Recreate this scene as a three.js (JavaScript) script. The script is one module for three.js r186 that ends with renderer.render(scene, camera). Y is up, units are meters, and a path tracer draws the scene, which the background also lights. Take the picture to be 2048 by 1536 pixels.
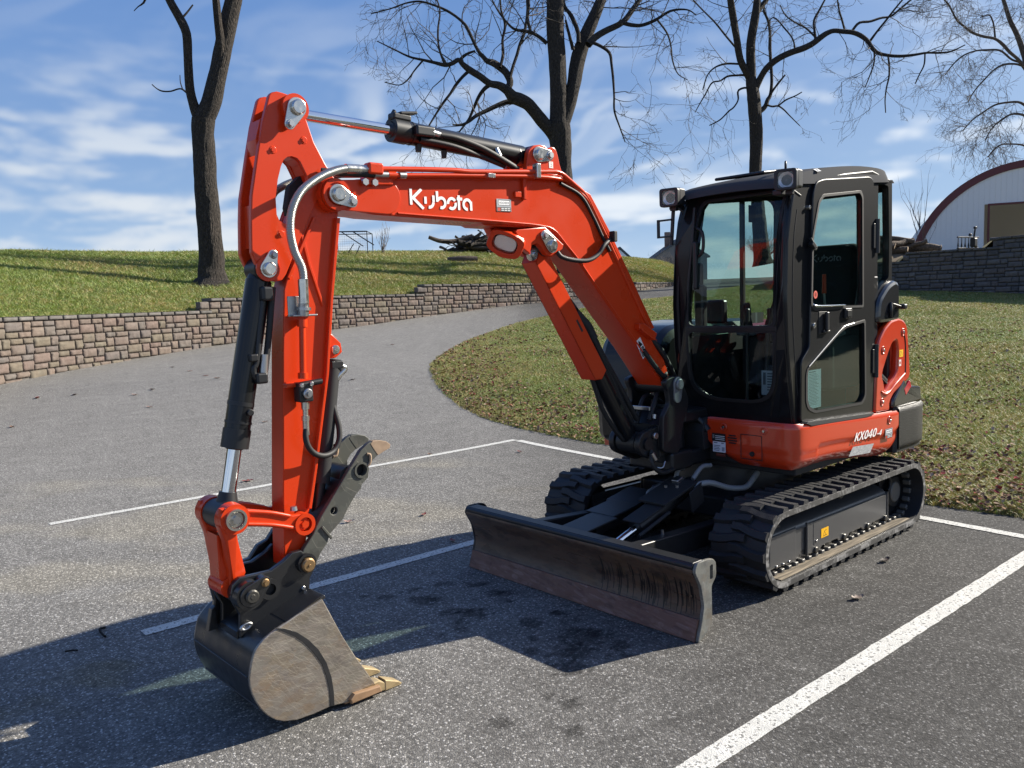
import * as THREE from 'three';
import { RoundedBoxGeometry } from 'three/addons/geometries/RoundedBoxGeometry.js';
import { mergeGeometries, toCreasedNormals } from 'three/addons/utils/BufferGeometryUtils.js';

// ---------------------------------------------------------------- camera, sky, sun, exposure
const scene = new THREE.Scene();
const renderer = new THREE.WebGLRenderer({ antialias: true });
renderer.toneMapping = THREE.LinearToneMapping;
renderer.toneMappingExposure = 2.05;
renderer.shadowMap.enabled = true;
const camera = new THREE.PerspectiveCamera(49.75, 4 / 3, 0.05, 1500);
{
  const pitch = 0.10066, roll = -0.03473, c = Math.cos(roll), s = Math.sin(roll);
  const fwd = new THREE.Vector3(0, -Math.sin(pitch), -Math.cos(pitch)), up = new THREE.Vector3(0, Math.cos(pitch), -Math.sin(pitch)), right = new THREE.Vector3(1, 0, 0);
  const r2 = right.clone().multiplyScalar(c).addScaledVector(up, s), u2 = up.clone().multiplyScalar(c).addScaledVector(right, -s);
  camera.position.set(0, 1.684, 0);
  camera.quaternion.setFromRotationMatrix(new THREE.Matrix4().makeBasis(r2, u2, fwd.clone().negate()));
  camera.updateMatrixWorld();
}
function rng(seed) { let a = seed >>> 0; return () => { a = (a + 0x6D2B79F5) | 0; let t = Math.imul(a ^ (a >>> 15), 1 | a); t = (t + Math.imul(t ^ (t >>> 7), 61 | t)) ^ t; return ((t ^ (t >>> 14)) >>> 0) / 4294967296; }; }
const PERM = new Uint8Array(512); { const r = rng(7), p = [...Array(256).keys()]; for (let i = 255; i > 0; i--) { const j = Math.floor(r() * (i + 1)); [p[i], p[j]] = [p[j], p[i]]; } for (let i = 0; i < 512; i++) PERM[i] = p[i & 255]; }
const GR = [[1, 1, 0], [-1, 1, 0], [1, -1, 0], [-1, -1, 0], [1, 0, 1], [-1, 0, 1], [1, 0, -1], [-1, 0, -1], [0, 1, 1], [0, -1, 1], [0, 1, -1], [0, -1, -1], [1, 1, 0], [-1, 1, 0], [0, -1, 1], [0, -1, -1]];
function noise(x, y, z = 0) {
  const X = Math.floor(x), Y = Math.floor(y), Zf = Math.floor(z), fx = x - X, fy = y - Y, fz = z - Zf;
  const u = fx * fx * fx * (fx * (fx * 6 - 15) + 10), v = fy * fy * fy * (fy * (fy * 6 - 15) + 10), w = fz * fz * fz * (fz * (fz * 6 - 15) + 10);
  const xi = X & 255, yi = Y & 255, zi = Zf & 255;
  const g = (a, b, c2, p, q, r) => { const k = GR[PERM[PERM[PERM[a & 255] + (b & 255)] + (c2 & 255)] & 15]; return k[0] * p + k[1] * q + k[2] * r; };
  const L = (a, b, t) => a + (b - a) * t;
  return L(L(L(g(xi, yi, zi, fx, fy, fz), g(xi + 1, yi, zi, fx - 1, fy, fz), u), L(g(xi, yi + 1, zi, fx, fy - 1, fz), g(xi + 1, yi + 1, zi, fx - 1, fy - 1, fz), u), v),
    L(L(g(xi, yi, zi + 1, fx, fy, fz - 1), g(xi + 1, yi, zi + 1, fx - 1, fy, fz - 1), u), L(g(xi, yi + 1, zi + 1, fx, fy - 1, fz - 1), g(xi + 1, yi + 1, zi + 1, fx - 1, fy - 1, fz - 1), u), v), w);
}
function fbm(x, y, z = 0, n = 4) { let a = 0.5, s = 0; for (let i = 0; i < n; i++) { s += a * noise(x, y, z); x = x * 2.03 + 17.1; y = y * 2.03 - 9.3; z *= 2.03; a *= 0.5; } return s; }
const clamp = (x, a = 0, b = 1) => Math.min(b, Math.max(a, x)), lerp = (a, b, t) => a + (b - a) * t;
const smooth = (a, b, x) => { const t = clamp((x - a) / (b - a)); return t * t * (3 - 2 * t); };

const SUN = new THREE.Vector3(1.67, 1.0, -0.687).normalize();
{
  const W = 2048, Hh = 1024, data = new Float32Array(W * Hh * 4), K = 0.488;
  for (let j = 0; j < Hh; j++) {
    const el = ((j + 0.5) / Hh - 0.5) * Math.PI, y = Math.sin(el), ce = Math.cos(el);
    for (let i = 0; i < W; i++) {
      const az = ((i + 0.5) / W - 0.5) * 2 * Math.PI, x = ce * Math.cos(az), z = ce * Math.sin(az);
      const o = (j * W + i) * 4, yy = Math.max(y, 0);
      const t = 1 - Math.exp(-yy * 4.6), t2 = smooth(0.25, 1, yy);
      let r = lerp(0.47, 0.066, t), g = lerp(0.66, 0.200, t), b = lerp(0.86, 0.56, t);
      r = lerp(r, 0.10, t2); g = lerp(g, 0.205, t2); b = lerp(b, 0.53, t2);
      const mu = x * SUN.x + y * SUN.y + z * SUN.z, glow = Math.pow(Math.max(mu, 0), 5) * 0.5 + Math.pow(Math.max(mu, 0), 60) * 0.7;
      r += glow * 0.9; g += glow * 0.93; b += glow * 0.8;
      if (y > 0) {
        const q = 1 / (y + 0.16), px = x * q, pz = z * q;
        const wx = px + 0.6 * fbm(px * 0.8, pz * 0.8, 3, 2), wz = pz + 0.6 * fbm(px * 0.8 + 9, pz * 0.8, 5, 2);
        const ca = 0.82, sa = 0.57, a1 = wx * ca + wz * sa, a2 = -wx * sa + wz * ca;
        const w3 = fbm(a1 * 1.1 + 5, a2 * 1.1, 6.5, 3), big = fbm(px * 0.42 + 2, pz * 0.42, 8, 3), fil = fbm(a1 * 1.3 + 4 + w3, a2 * 5.5 + 2.2 * w3, 1.5, 7);
        let c1 = smooth(-0.16, 0.22, big + 0.04) * smooth(-0.10, 0.30, fil + 0.10 * big) * smooth(0.9, 0.14, y) * 0.70;
        const el2 = Math.max(y, 0.012), hl = 1 / Math.hypot(x, z), cx = x * hl, cz = z * hl, puff = fbm(cx * 5.2 + 3, el2 * 24, cz * 5.2 + 2, 3) + 0.60 * fbm(cx * 16 + 3 + 1.6 * w3, el2 * 74 + 2 * w3, cz * 16, 6);
        let c2 = smooth(0.05, 0.54, puff + 0.16 * smooth(0.22, 0.03, y) + 0.08) * smooth(0.33, 0.12, y) * 0.97;
        const veil = 0.34 * smooth(0.10, 0.0, y), c = clamp(1 - (1 - c1) * (1 - c2) * (1 - veil));
        const sh = 1 + 0.25 * Math.max(mu, 0);
        r = lerp(r, 0.74 * sh, c); g = lerp(g, 0.80 * sh, c); b = lerp(b, 0.87 * sh, c);
      }
      data[o] = r * K; data[o + 1] = g * K; data[o + 2] = b * K; data[o + 3] = 1;
    }
  }
  const sky = new THREE.DataTexture(data, W, Hh, THREE.RGBAFormat, THREE.FloatType);
  sky.mapping = THREE.EquirectangularReflectionMapping; sky.magFilter = sky.minFilter = THREE.LinearFilter; sky.wrapS = THREE.RepeatWrapping; sky.needsUpdate = true;
  scene.background = sky; scene.environment = sky;
}
const sun = new THREE.DirectionalLight(new THREE.Color(1.0, 0.93, 0.81), 4.9);
sun.name = 'sun'; sun.position.copy(SUN).multiplyScalar(80); sun.castShadow = true; sun.shadow.radius = 1; sun.shadow.mapSize.set(4096, 4096);
Object.assign(sun.shadow.camera, { left: -45, right: 45, top: 45, bottom: -45, near: 1, far: 220 });
scene.add(sun, sun.target);

// ---------------------------------------------------------------- helpers
const V = (x, y, z) => new THREE.Vector3(x, y, z);
const taken = new Map();
function numbered(n) { const k = taken.get(n) ?? 0; taken.set(n, k + 1); return k ? `${n}_${String(k).padStart(3, '0')}` : n; }
function tag(o, label, category, group, kind) { if (label) o.userData.label = label; if (category) o.userData.category = category; if (group) o.userData.group = group; if (kind) o.userData.kind = kind; return o; }
function top(o) { o.name = numbered(o.name); scene.add(o); return o; }
function group(name, parent) { const g = new THREE.Group(); g.name = name; parent.add(g); return g; }
function clean(g) { const o = g.index ? g.toNonIndexed() : g; for (const k of Object.keys(o.attributes)) if (!['position', 'normal', 'uv'].includes(k)) o.deleteAttribute(k); if (!o.attributes.normal) o.computeVertexNormals(); if (!o.attributes.uv) o.setAttribute('uv', new THREE.BufferAttribute(new Float32Array(o.attributes.position.count * 2), 2)); return o; }
function part(name, parent, mat, ...gs) { const l = gs.flat().map(clean); const m = new THREE.Mesh(l.length > 1 ? mergeGeometries(l) : l[0], mat); m.name = name; m.castShadow = m.receiveShadow = true; parent.add(m); return m; }
function shapeOf(pts, holes = []) { const s = new THREE.Shape(pts.map(p => new THREE.Vector2(p[0], p[1]))); for (const h of holes) s.holes.push(new THREE.Path(h.map(p => new THREE.Vector2(p[0], p[1])))); return s; }
function prism(pts, z0, z1, b = 0.004, holes = []) {
  const d = Math.max(z1 - z0 - 2 * b, 1e-4), g = new THREE.ExtrudeGeometry(shapeOf(pts, holes), { depth: d, bevelEnabled: b > 0, bevelThickness: b, bevelSize: b, bevelOffset: -b, bevelSegments: 2, curveSegments: 8 });
  g.translate(0, 0, z0 + b); return b > 0 ? toCreasedNormals(g, 0.33) : g;
}
function box(cx, cy, cz, sx, sy, sz, r = 0.006, rx = 0, ry = 0, rz = 0) { const g = new RoundedBoxGeometry(sx, sy, sz, 2, Math.min(r, sx / 2.05, sy / 2.05, sz / 2.05)); if (rx || ry || rz) g.applyMatrix4(new THREE.Matrix4().makeRotationFromEuler(new THREE.Euler(rx, ry, rz))); g.translate(cx, cy, cz); return g; }
function cyl(a, b, r0, r1 = r0, seg = 24, open = false) { const A = V(...a), B = V(...b), d = B.clone().sub(A), g = new THREE.CylinderGeometry(r1, r0, d.length(), seg, 1, open); g.applyQuaternion(new THREE.Quaternion().setFromUnitVectors(V(0, 1, 0), d.normalize())); g.translate((a[0] + b[0]) / 2, (a[1] + b[1]) / 2, (a[2] + b[2]) / 2); return g; }
function pin(x, y, z0, z1, r, seg = 28) { const b = Math.min(0.006, r * 0.2), g = new THREE.LatheGeometry([[0, 0], [r, 0], [r, z1 - z0 - b], [r - b, z1 - z0], [0, z1 - z0]].map(p => new THREE.Vector2(...p)), seg); g.rotateX(Math.PI / 2); g.translate(x, y, z0); return toCreasedNormals(g, 0.5); }
function ring(x, y, z0, z1, ro, ri, seg = 28) { const g = new THREE.LatheGeometry([[ri, 0], [ro, 0], [ro, z1 - z0], [ri, z1 - z0], [ri, 0]].map(p => new THREE.Vector2(...p)), seg); g.rotateX(Math.PI / 2); g.translate(x, y, z0); return toCreasedNormals(g, 0.5); }
function hexBolt(x, y, z0, r = 0.014, h = 0.012) { const g = new THREE.CylinderGeometry(r, r, h, 6); g.rotateX(Math.PI / 2); g.translate(x, y, z0 + h / 2); return g; }
function tube(pts, r, seg = 8, n, tension = 0.5) { const c = new THREE.CatmullRomCurve3(pts.map(p => V(...p)), false, 'catmullrom', tension); return new THREE.TubeGeometry(c, n ?? pts.length * 6, r, seg); }
function bentTube(pts, r, seg = 8) { // straight runs with short rounded bends
  const P = pts.map(p => V(...p)), c = new THREE.CurvePath();
  let last = P[0];
  for (let i = 1; i < P.length - 1; i++) { const d = Math.min(0.045, P[i].distanceTo(P[i - 1]) * 0.45, P[i].distanceTo(P[i + 1]) * 0.45), a = P[i].clone().lerp(P[i - 1], d / P[i].distanceTo(P[i - 1])), b = P[i].clone().lerp(P[i + 1], d / P[i].distanceTo(P[i + 1])); c.add(new THREE.LineCurve3(last, a)); c.add(new THREE.QuadraticBezierCurve3(a, P[i], b)); last = b; }
  c.add(new THREE.LineCurve3(last, P[P.length - 1]));
  return new THREE.TubeGeometry(c, P.length * 14, r, seg);
}
function hull2(x0, y0, r0, x1, y1, r1, n = 14) { // outline of two circles joined by tangents
  const a = Math.atan2(y1 - y0, x1 - x0), d = Math.hypot(x1 - x0, y1 - y0), t = Math.acos(clamp((r0 - r1) / d, -1, 1)), o = [];
  for (let i = 0; i <= n; i++) { const u = a + t + (2 * Math.PI - 2 * t) * i / n; o.push([x0 + r0 * Math.cos(u), y0 + r0 * Math.sin(u)]); }
  for (let i = 0; i <= n; i++) { const u = a - t + 2 * t * i / n; o.push([x1 + r1 * Math.cos(u), y1 + r1 * Math.sin(u)]); }
  return o;
}
function roundPoly(pts, r, n = 5) { const o = [], N = pts.length; for (let i = 0; i < N; i++) { const p = pts[i], a = pts[(i + N - 1) % N], b = pts[(i + 1) % N], R = p[2] ?? r, la = Math.hypot(a[0] - p[0], a[1] - p[1]), lb = Math.hypot(b[0] - p[0], b[1] - p[1]), da = Math.min(R, la * 0.48), db = Math.min(R, lb * 0.48); if (R <= 0) { o.push([p[0], p[1]]); continue; } const A = [p[0] + (a[0] - p[0]) * da / la, p[1] + (a[1] - p[1]) * da / la], B = [p[0] + (b[0] - p[0]) * db / lb, p[1] + (b[1] - p[1]) * db / lb]; for (let k = 0; k <= n; k++) { const t = k / n; o.push([A[0] * (1 - t) ** 2 + 2 * p[0] * t * (1 - t) + B[0] * t * t, A[1] * (1 - t) ** 2 + 2 * p[1] * t * (1 - t) + B[1] * t * t]); } } return o; }
function circle(x, y, r, n = 24) { return Array.from({ length: n }, (_, i) => [x + r * Math.cos(i / n * 2 * Math.PI), y + r * Math.sin(i / n * 2 * Math.PI)]); }
function surface(nu, nv, f) { // grid surface f(u, v) -> [x, y, z, (u in m), (v in m)]
  const p = [], uv = [], idx = []; for (let j = 0; j <= nv; j++) for (let i = 0; i <= nu; i++) { const q = f(i / nu, j / nv); p.push(q[0], q[1], q[2]); uv.push(q[3] ?? i / nu, q[4] ?? j / nv); }
  for (let j = 0; j < nv; j++) for (let i = 0; i < nu; i++) { const a = j * (nu + 1) + i, b = a + 1, c = a + nu + 1, d = c + 1; idx.push(a, b, d, a, d, c); }
  const g = new THREE.BufferGeometry(); g.setAttribute('position', new THREE.Float32BufferAttribute(p, 3)); g.setAttribute('uv', new THREE.Float32BufferAttribute(uv, 2)); g.setIndex(idx); g.computeVertexNormals(); return g;
}
// ---------------------------------------------------------------- textures
function dataTex(n, f, srgb = true, m = n) { const d = new Uint8Array(n * m * 4); for (let j = 0; j < m; j++) for (let i = 0; i < n; i++) { const c = f(i / n, j / m), o = (j * n + i) * 4; for (let k = 0; k < 3; k++) { let v = clamp(c[k] ?? c[0]); if (srgb) v = v <= 0.0031308 ? v * 12.92 : 1.055 * Math.pow(v, 1 / 2.4) - 0.055; d[o + k] = Math.round(v * 255); } d[o + 3] = 255 * (c[3] ?? 1); } const t = new THREE.DataTexture(d, n, m); t.wrapS = t.wrapT = THREE.RepeatWrapping; t.magFilter = THREE.LinearFilter; t.minFilter = THREE.LinearMipmapLinearFilter; t.generateMipmaps = true; if (srgb) t.colorSpace = THREE.SRGBColorSpace; t.needsUpdate = true; return t; }
function tnoise(u, v, f, o = 0, n = 4) { // tiling fbm on the unit square
  let a = 0.5, s = 0; for (let k = 0; k < n; k++) { const A = f * (1 << k), cu = u * A, cv = v * A, tu = u, tv = v; const q = (x, y) => noise(x, y, o + k * 7.3); s += a * ((1 - tu) * (1 - tv) * q(cu, cv) + tu * (1 - tv) * q(cu - A, cv) + (1 - tu) * tv * q(cu, cv - A) + tu * tv * q(cu - A, cv - A)); a *= 0.5; } return s; }
function rep(t, a, b = a) { const c = t.clone(); c.repeat.set(a, b); c.needsUpdate = true; return c; }
function canvasTex(w, h, draw) { const c = document.createElement('canvas'); c.width = w; c.height = h; const x = c.getContext('2d'); draw(x, w, h); const t = new THREE.CanvasTexture(c); t.colorSpace = THREE.SRGBColorSpace; t.anisotropy = 8; return t; }
const std = o => new THREE.MeshStandardMaterial(o), phys = o => new THREE.MeshPhysicalMaterial(o);
const lin = (r, g, b) => new THREE.Color().setRGB(r, g, b);
const aggHash = (i, j, k) => PERM[PERM[PERM[i & 255] + (j & 255)] + (k & 255)] / 255;
// loose stones in worn bitumen: every cell one stone of its own tone
const TILE = 1.6, CELLS = 176;
function stoneAt(u, v, cells, k) { const x = u * cells, y = v * cells, X = Math.floor(x), Y = Math.floor(y); let b1 = 9, b2 = 9, id = 0; for (let j = -1; j <= 1; j++) for (let i = -1; i <= 1; i++) { const cx = ((X + i) % cells + cells) % cells, cy = ((Y + j) % cells + cells) % cells, px = X + i + aggHash(cx, cy, k), py = Y + j + aggHash(cy, cx + 91, k + 3), d = (px - x) ** 2 + (py - y) ** 2; if (d < b1) { b2 = b1; b1 = d; id = aggHash(cx + 13, cy + 57, k + 9); } else if (d < b2) b2 = d; } return [Math.sqrt(b1), Math.sqrt(b2), id]; }
const asphaltField = (() => { const n = 1024, a = new Float32Array(n * n * 2); for (let j = 0; j < n; j++) for (let i = 0; i < n; i++) { const u = i / n, v = j / n, [d1, d2, id] = stoneAt(u, v, CELLS, 1), [q1, q2, iq] = stoneAt(u, v, 97, 4), e = smooth(0.0, 0.30, d2 - d1), f = smooth(0.0, 0.2, q2 - q1), big = tnoise(u, v, 6, 2, 4); const tone = id < 0.5 ? 0.45 + 0.6 * id : id < 0.88 ? 0.75 + 0.9 * (id - 0.5) : 1.4 + 11 * (id - 0.88), t2 = iq > 0.76 ? lerp(tone, 0.6 + 3.0 * (iq - 0.76), 0.42 * f) : iq < 0.12 ? tone * 0.72 : tone; a[(j * n + i) * 2] = lerp(0.46, t2, e) * (1 + 0.35 * big); a[(j * n + i) * 2 + 1] = e * (0.4 + 0.6 * id) * 0.6 + 0.4 * f * iq; } return { n, a }; })();
const asphaltMap = dataTex(1024, (u, v) => { const k = (Math.round(v * 1024) * 1024 + Math.round(u * 1024)) * 2, t = asphaltField.a[k] * 0.5; return [t * 1.0, t * 0.985, t * 0.955]; });
const asphaltBump = dataTex(1024, (u, v) => { const k = (Math.round(v * 1024) * 1024 + Math.round(u * 1024)) * 2; return [asphaltField.a[k + 1]]; }, false);
const grain = dataTex(512, (u, v) => { const t = 0.5 + 0.5 * tnoise(u, v, 24, 5, 4); return [t]; }, false);
const roughMottle = dataTex(256, (u, v) => { const t = 0.62 + 0.6 * tnoise(u, v, 5, 4, 5); return [t, t, t]; }, false);
const stoneBump = dataTex(512, (u, v) => [0.5 + 0.55 * tnoise(u, v, 7, 11, 6)], false);
const stoneMap = dataTex(512, (u, v) => { const a = tnoise(u, v, 4, 3, 5), b = tnoise(u, v, 30, 8, 3), t = 0.82 + 0.55 * a + 0.35 * b, w = clamp(0.5 + 1.3 * tnoise(u, v, 3, 21, 3)); return [t, t * lerp(0.9, 1.02, w), t * lerp(0.85, 1.0, w)]; });
const barkMap = dataTex(256, (u, v) => { const r = Math.abs(tnoise(u + 0.06 * tnoise(u, v, 4, 6, 3), v * 1, 12, 1, 2)), r2 = tnoise(u, v, 20, 4, 4), t = 0.40 + 2.6 * r + 0.6 * r2; return [t, t * 0.93, t * 0.85]; });
const barkBump = dataTex(512, (u, v) => { const w = u + 0.05 * tnoise(u, v, 4, 6, 3), r = Math.abs(Math.sin(w * Math.PI * 2 * 9 + 5 * tnoise(u, v, 3, 2, 3))), r2 = tnoise(u, v, 16, 4, 4); return [0.25 + 0.55 * Math.sqrt(r) * (0.7 + r2) + 0.25 * r2]; }, false);
// ---------------------------------------------------------------- ground
const HD = [[-60, 0], [0, 0], [9, 0.005], [11, 0.05], [14, 0.2], [16.2, 0.38], [20, 0.5], [23.5, 0.66], [27.7, 0.94], [32, 1.27], [34.6, 1.49], [48, 2.2], [60, 2.7], [100, 3.5], [400, 5]];
function H(x, z) { // the paved ground and the lawn beside it climb away from the parking bays
  const d = -z; let i = 1; while (i < HD.length - 1 && HD[i][0] < d) i++;
  const p0 = HD[Math.max(i - 2, 0)], p1 = HD[i - 1], p2 = HD[i], p3 = HD[Math.min(i + 1, HD.length - 1)], h = p2[0] - p1[0], t = clamp((d - p1[0]) / h), m = (a, b) => (b[1] - a[1]) / (b[0] - a[0]), s = m(p1, p2), m1 = Math.min(m(p0, p1 === p0 ? p2 : p1), s) * 0.5 + s * 0.25, m2 = s * 0.5 + (p3 === p2 ? 0 : m(p2, p3)) * 0.25;
  return (2 * t ** 3 - 3 * t * t + 1) * p1[1] + (t ** 3 - 2 * t * t + t) * h * m1 + (-2 * t ** 3 + 3 * t * t) * p2[1] + (t ** 3 - t * t) * h * m2;
}
const rot = 0.73488, EXO = V(1.5573, 0, -5.6843);
const exWorld = (x, y, z) => V(EXO.x + x * Math.cos(rot) + z * Math.sin(rot), y, EXO.z - x * Math.sin(rot) + z * Math.cos(rot));
// lawn edge (x, z), from far up the drive round its tip and along the parking bays
const ISLAND = [[7.45,-37.12],[5.7,-34.88],[3.58,-32.84],[2.05,-30.7],[0.51,-27.96],[-0.88,-23.96],[-1.5,-20.42],[-1.65,-17.62],[-1.57,-16.08],[-1.31,-14.54],[-0.95,-12.98],[-0.62,-11.94],[-0.28,-11.18],[0.21,-10.36],[0.72,-9.66],[1.24,-9.12],[1.87,-8.24],[3.18,-6.3],[3.42,-6.04],[3.64,-5.8],[4.09,-5.22]];
const ISL = (() => { const e = new THREE.CatmullRomCurve3([V(14, 0, -46), V(10.2, 0, -41), ...ISLAND.map(p => V(p[0], 0, p[1])), V(6.2, 0, -2.6), V(16, 0, 9)], false, 'centripetal').getPoints(220).map(p => [p.x, p.z]); return [...e, [60, 30], [60, -46]]; })();
function insideIsland(x, z) { let c = false; for (let i = 0, j = ISL.length - 1; i < ISL.length; j = i++) { const [xi, zi] = ISL[i], [xj, zj] = ISL[j]; if ((zi > z) !== (zj > z) && x < (xj - xi) * (z - zi) / (zj - zi) + xi) c = !c; } return c; }
function islandDist(x, z) { let m = 1e9; for (let i = 0; i < ISL.length - 3; i++) { const [ax, az] = ISL[i], [bx, bz] = ISL[i + 1], dx = bx - ax, dz = bz - az, t = clamp(((x - ax) * dx + (z - az) * dz) / (dx * dx + dz * dz)), q = (x - ax - dx * t) ** 2 + (z - az - dz * t) ** 2; if (q < m) m = q; } m = Math.sqrt(m); return (insideIsland(x, z) ? m : -m) + 0.06 * noise(x * 2.3, z * 2.3, 5) + 0.035 * noise(x * 8, z * 8, 6); }
const lawnY = (x, z, sd) => H(x, z) + (sd > 0 ? 0.035 * smooth(0, 0.25, sd) + 0.05 * smooth(0.3, 4, sd) + 0.03 * noise(x * 0.6, z * 0.6, 2) * smooth(0, 1, sd) : sd * 0.5);
function axis(parts) { const o = []; for (const [a, b, s] of parts) { const n = Math.max(1, Math.round((b - a) / s)); for (let i = 0; i < n; i++) o.push(a + (b - a) * i / n); } o.push(parts.at(-1)[1]); return o; }
function field(xs, zs, fy, fc, uvs = 1) { const nx = xs.length, p = [], c = [], uv = [], idx = []; for (const z of zs) for (const x of xs) { p.push(x, fy(x, z), z); if (fc) c.push(...fc(x, z)); uv.push(x * uvs, z * uvs); } for (let j = 0; j < zs.length - 1; j++) for (let i = 0; i < nx - 1; i++) { const a = j * nx + i; idx.push(a, a + nx, a + 1, a + 1, a + nx, a + nx + 1); } const g = new THREE.BufferGeometry(); g.setAttribute('position', new THREE.Float32BufferAttribute(p, 3)); g.setAttribute('uv', new THREE.Float32BufferAttribute(uv, 2)); if (fc) g.setAttribute('color', new THREE.Float32BufferAttribute(c, 3)); g.setIndex(idx); g.computeVertexNormals(); return g; }
function sheet(name, g, mat) { const m = new THREE.Mesh(g, mat); m.name = name; m.castShadow = m.receiveShadow = true; m.userData.kind = 'structure'; top(m); return m; }

// drips, wet spots, dried mud and dust that lie on the asphalt, as stains of the surface itself
const stains = []; {
  const r = rng(21);
  for (let i = 0; i < 62; i++) { const x = -2.42 + r() * 0.62, z = -0.95 + r() * 1.8, w = exWorld(x - (r() < 0.2 ? r() * 0.5 : 0), 0, z); stains.push([w.x, w.z, 0.012 + 0.045 * r() ** 2, 0.5]); }
  for (const [x, z, s] of [[-2.05, 0.42, 0.13], [-2.2, 0.5, 0.09], [-2.25, -0.25, 0.08], [-2.1, 0.1, 0.06], [-2.0, 0.62, 0.06], [-2.35, 0.62, 0.08], [-2.3, -0.6, 0.08], [-2.6, 0.85, 0.06], [-2.75, 1.0, 0.05], [-2.9, 0.75, 0.05]]) { const w = exWorld(x, 0, z); stains.push([w.x, w.z, s, 0.48]); }
}
function asphaltTone(x, z) {
  let t = 0.205 + 0.035 * fbm(x * 0.35, z * 0.35, 1, 3) + 0.05 * fbm(x * 1.7, z * 1.7, 4, 3), w = 0.5;
  const dust = smooth(0.05, 0.35, fbm(x * 0.5 + 8, z * 0.8 + 3, 6, 4) + 0.28 - 0.10 * Math.abs(x + 2.2) - 0.09 * Math.abs(z + 6.5));
  t += 0.215 * smooth(1.6, -0.5, x) + 0.10 * smooth(1.0, -3.0, x) * smooth(-2.0, -5.5, z) * (0.75 + 0.5 * fbm(x * 0.25, z * 0.25, 14, 3)); t += 0.08 * dust; w += 0.45 * dust;
  const a = exWorld(-3.95, 0, -0.9), mud = smooth(0.0, 0.3, fbm(x * 1.6, z * 2.6, 9, 4) + 0.30 - 0.75 * Math.hypot(x - a.x, (z - a.z) * 1.5)); t *= 1 - 0.22 * mud; w += 0.9 * mud;
  const streak = smooth(0.12, 0.3, fbm(x * 0.9 + z * 1.3, (z - x * 0.7) * 6, 3, 3)); t += 0.05 * streak; const scr = smooth(0.16, 0.24, fbm(x * 0.6 - z * 0.9, (z + x * 0.5) * 9, 13, 2)); t -= 0.035 * scr;
  if (z > -8 && z < -2.5 && x > -4 && x < 2.5) for (const s of stains) { const dx = x - s[0], dz = z - s[1]; if (dx * dx + dz * dz > s[2] * s[2] * 2.6) continue; const q = Math.hypot(dx, dz) / s[2] + 0.9 * noise(x * 30, z * 30, s[0] * 9); if (q < 1) t *= lerp(s[3], 1, smooth(0.88, 1, q)); }
  return [t * lerp(0.97, 1.06, w), t * lerp(0.985, 1.0, w), t * lerp(1.03, 0.86, w)];
}
const asphaltMat = phys({ map: rep(asphaltMap, 1), bumpMap: rep(asphaltBump, 1), bumpScale: 0.0025, roughness: 0.9, specularIntensity: 0.35, vertexColors: true });
sheet('asphalt', field(axis([[-90, -14, 4], [-14, -4.6, 0.3], [-4.6, 2.4, 0.024], [2.4, 6, 0.09], [6, 16, 0.4], [16, 90, 4]]), axis([[-62, -20, 0.7], [-20, -9, 0.22], [-9, -6.2, 0.07], [-6.2, -2.2, 0.024], [-2.2, 2, 0.2], [2, 40, 3]]).map(v => v), H, asphaltTone, 1 / TILE), asphaltMat);

function grassTone(x, z, dry) { const a = fbm(x * 0.22, z * 0.22, 3, 3), b = fbm(x * 1.3, z * 1.3, 7, 3), t = clamp(dry + 0.9 * a + 0.5 * b); return [lerp(0.085, 0.23, t), lerp(0.115, 0.18, t), lerp(0.026, 0.075, t)]; }
const soilMat = std({ color: 0xffffff, vertexColors: true, roughness: 0.95, bumpMap: rep(grain, 1), bumpScale: 0.02 });
const islAxis = axis([[-2.4, 6, 0.13], [6, 16, 0.3], [16, 60, 1.5]]), islAxisZ = axis([[-46, -20, 0.4], [-20, -2, 0.13], [-2, 24, 1.2]]);
const sdCache = new Map();
{
  const tri = field(islAxis, islAxisZ, (x, z) => { const s = islandDist(x, z); return s < -0.8 ? -99 : lawnY(x, z, s); }, (x, z) => grassTone(x, z, 0.42).map(v => v * 0.62), 0.8);
  const p = tri.attributes.position, keep = [], id = tri.index.array; for (let i = 0; i < id.length; i += 3) if (p.getY(id[i]) > -50 && p.getY(id[i + 1]) > -50 && p.getY(id[i + 2]) > -50) keep.push(id[i], id[i + 1], id[i + 2]);
  tri.setIndex(keep); tri.computeVertexNormals(); sheet('lawn', tri, soilMat);
}
// path of the retaining wall's foot, from beside the parking bays up along the drive
const WB = [[-9.0, -3], [-9.45, -8], ...([[-9.83,0.35,-12.6],[-10.04,0.4,-16.2],[-9.74,0.46,-19.6],[-8.7,0.56,-23.2],[-8.03,0.61,-24.6],[-5.4,0.93,-28.0],[-2.29,1.24,-31.9],[0.66,1.45,-35.0],[3.01,1.67,-38.0],[6.47,1.99,-42.5],[9.64,2.21,-48.0]]).map(p => [p[0], p[2]]), [13.5, -56]];
const wallCurve = new THREE.CatmullRomCurve3(WB.map(p => V(p[0], 0, p[1])), false, 'centripetal');
const wallPts = wallCurve.getSpacedPoints(600), wallLen = wallCurve.getLength();
const STEP = 0.345, TOPS = [1.70, 1.70 + STEP, 1.70 + 2 * STEP];
const sOf = (x, z) => { let m = 1e9, k = 0; wallPts.forEach((p, i) => { const q = (p.x - x) ** 2 + (p.z - z) ** 2; if (q < m) { m = q; k = i; } }); return k / 600 * wallLen; };
const S1 = sOf(-8.55, -23.4), S2 = sOf(-3.23, -30.8);
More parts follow.
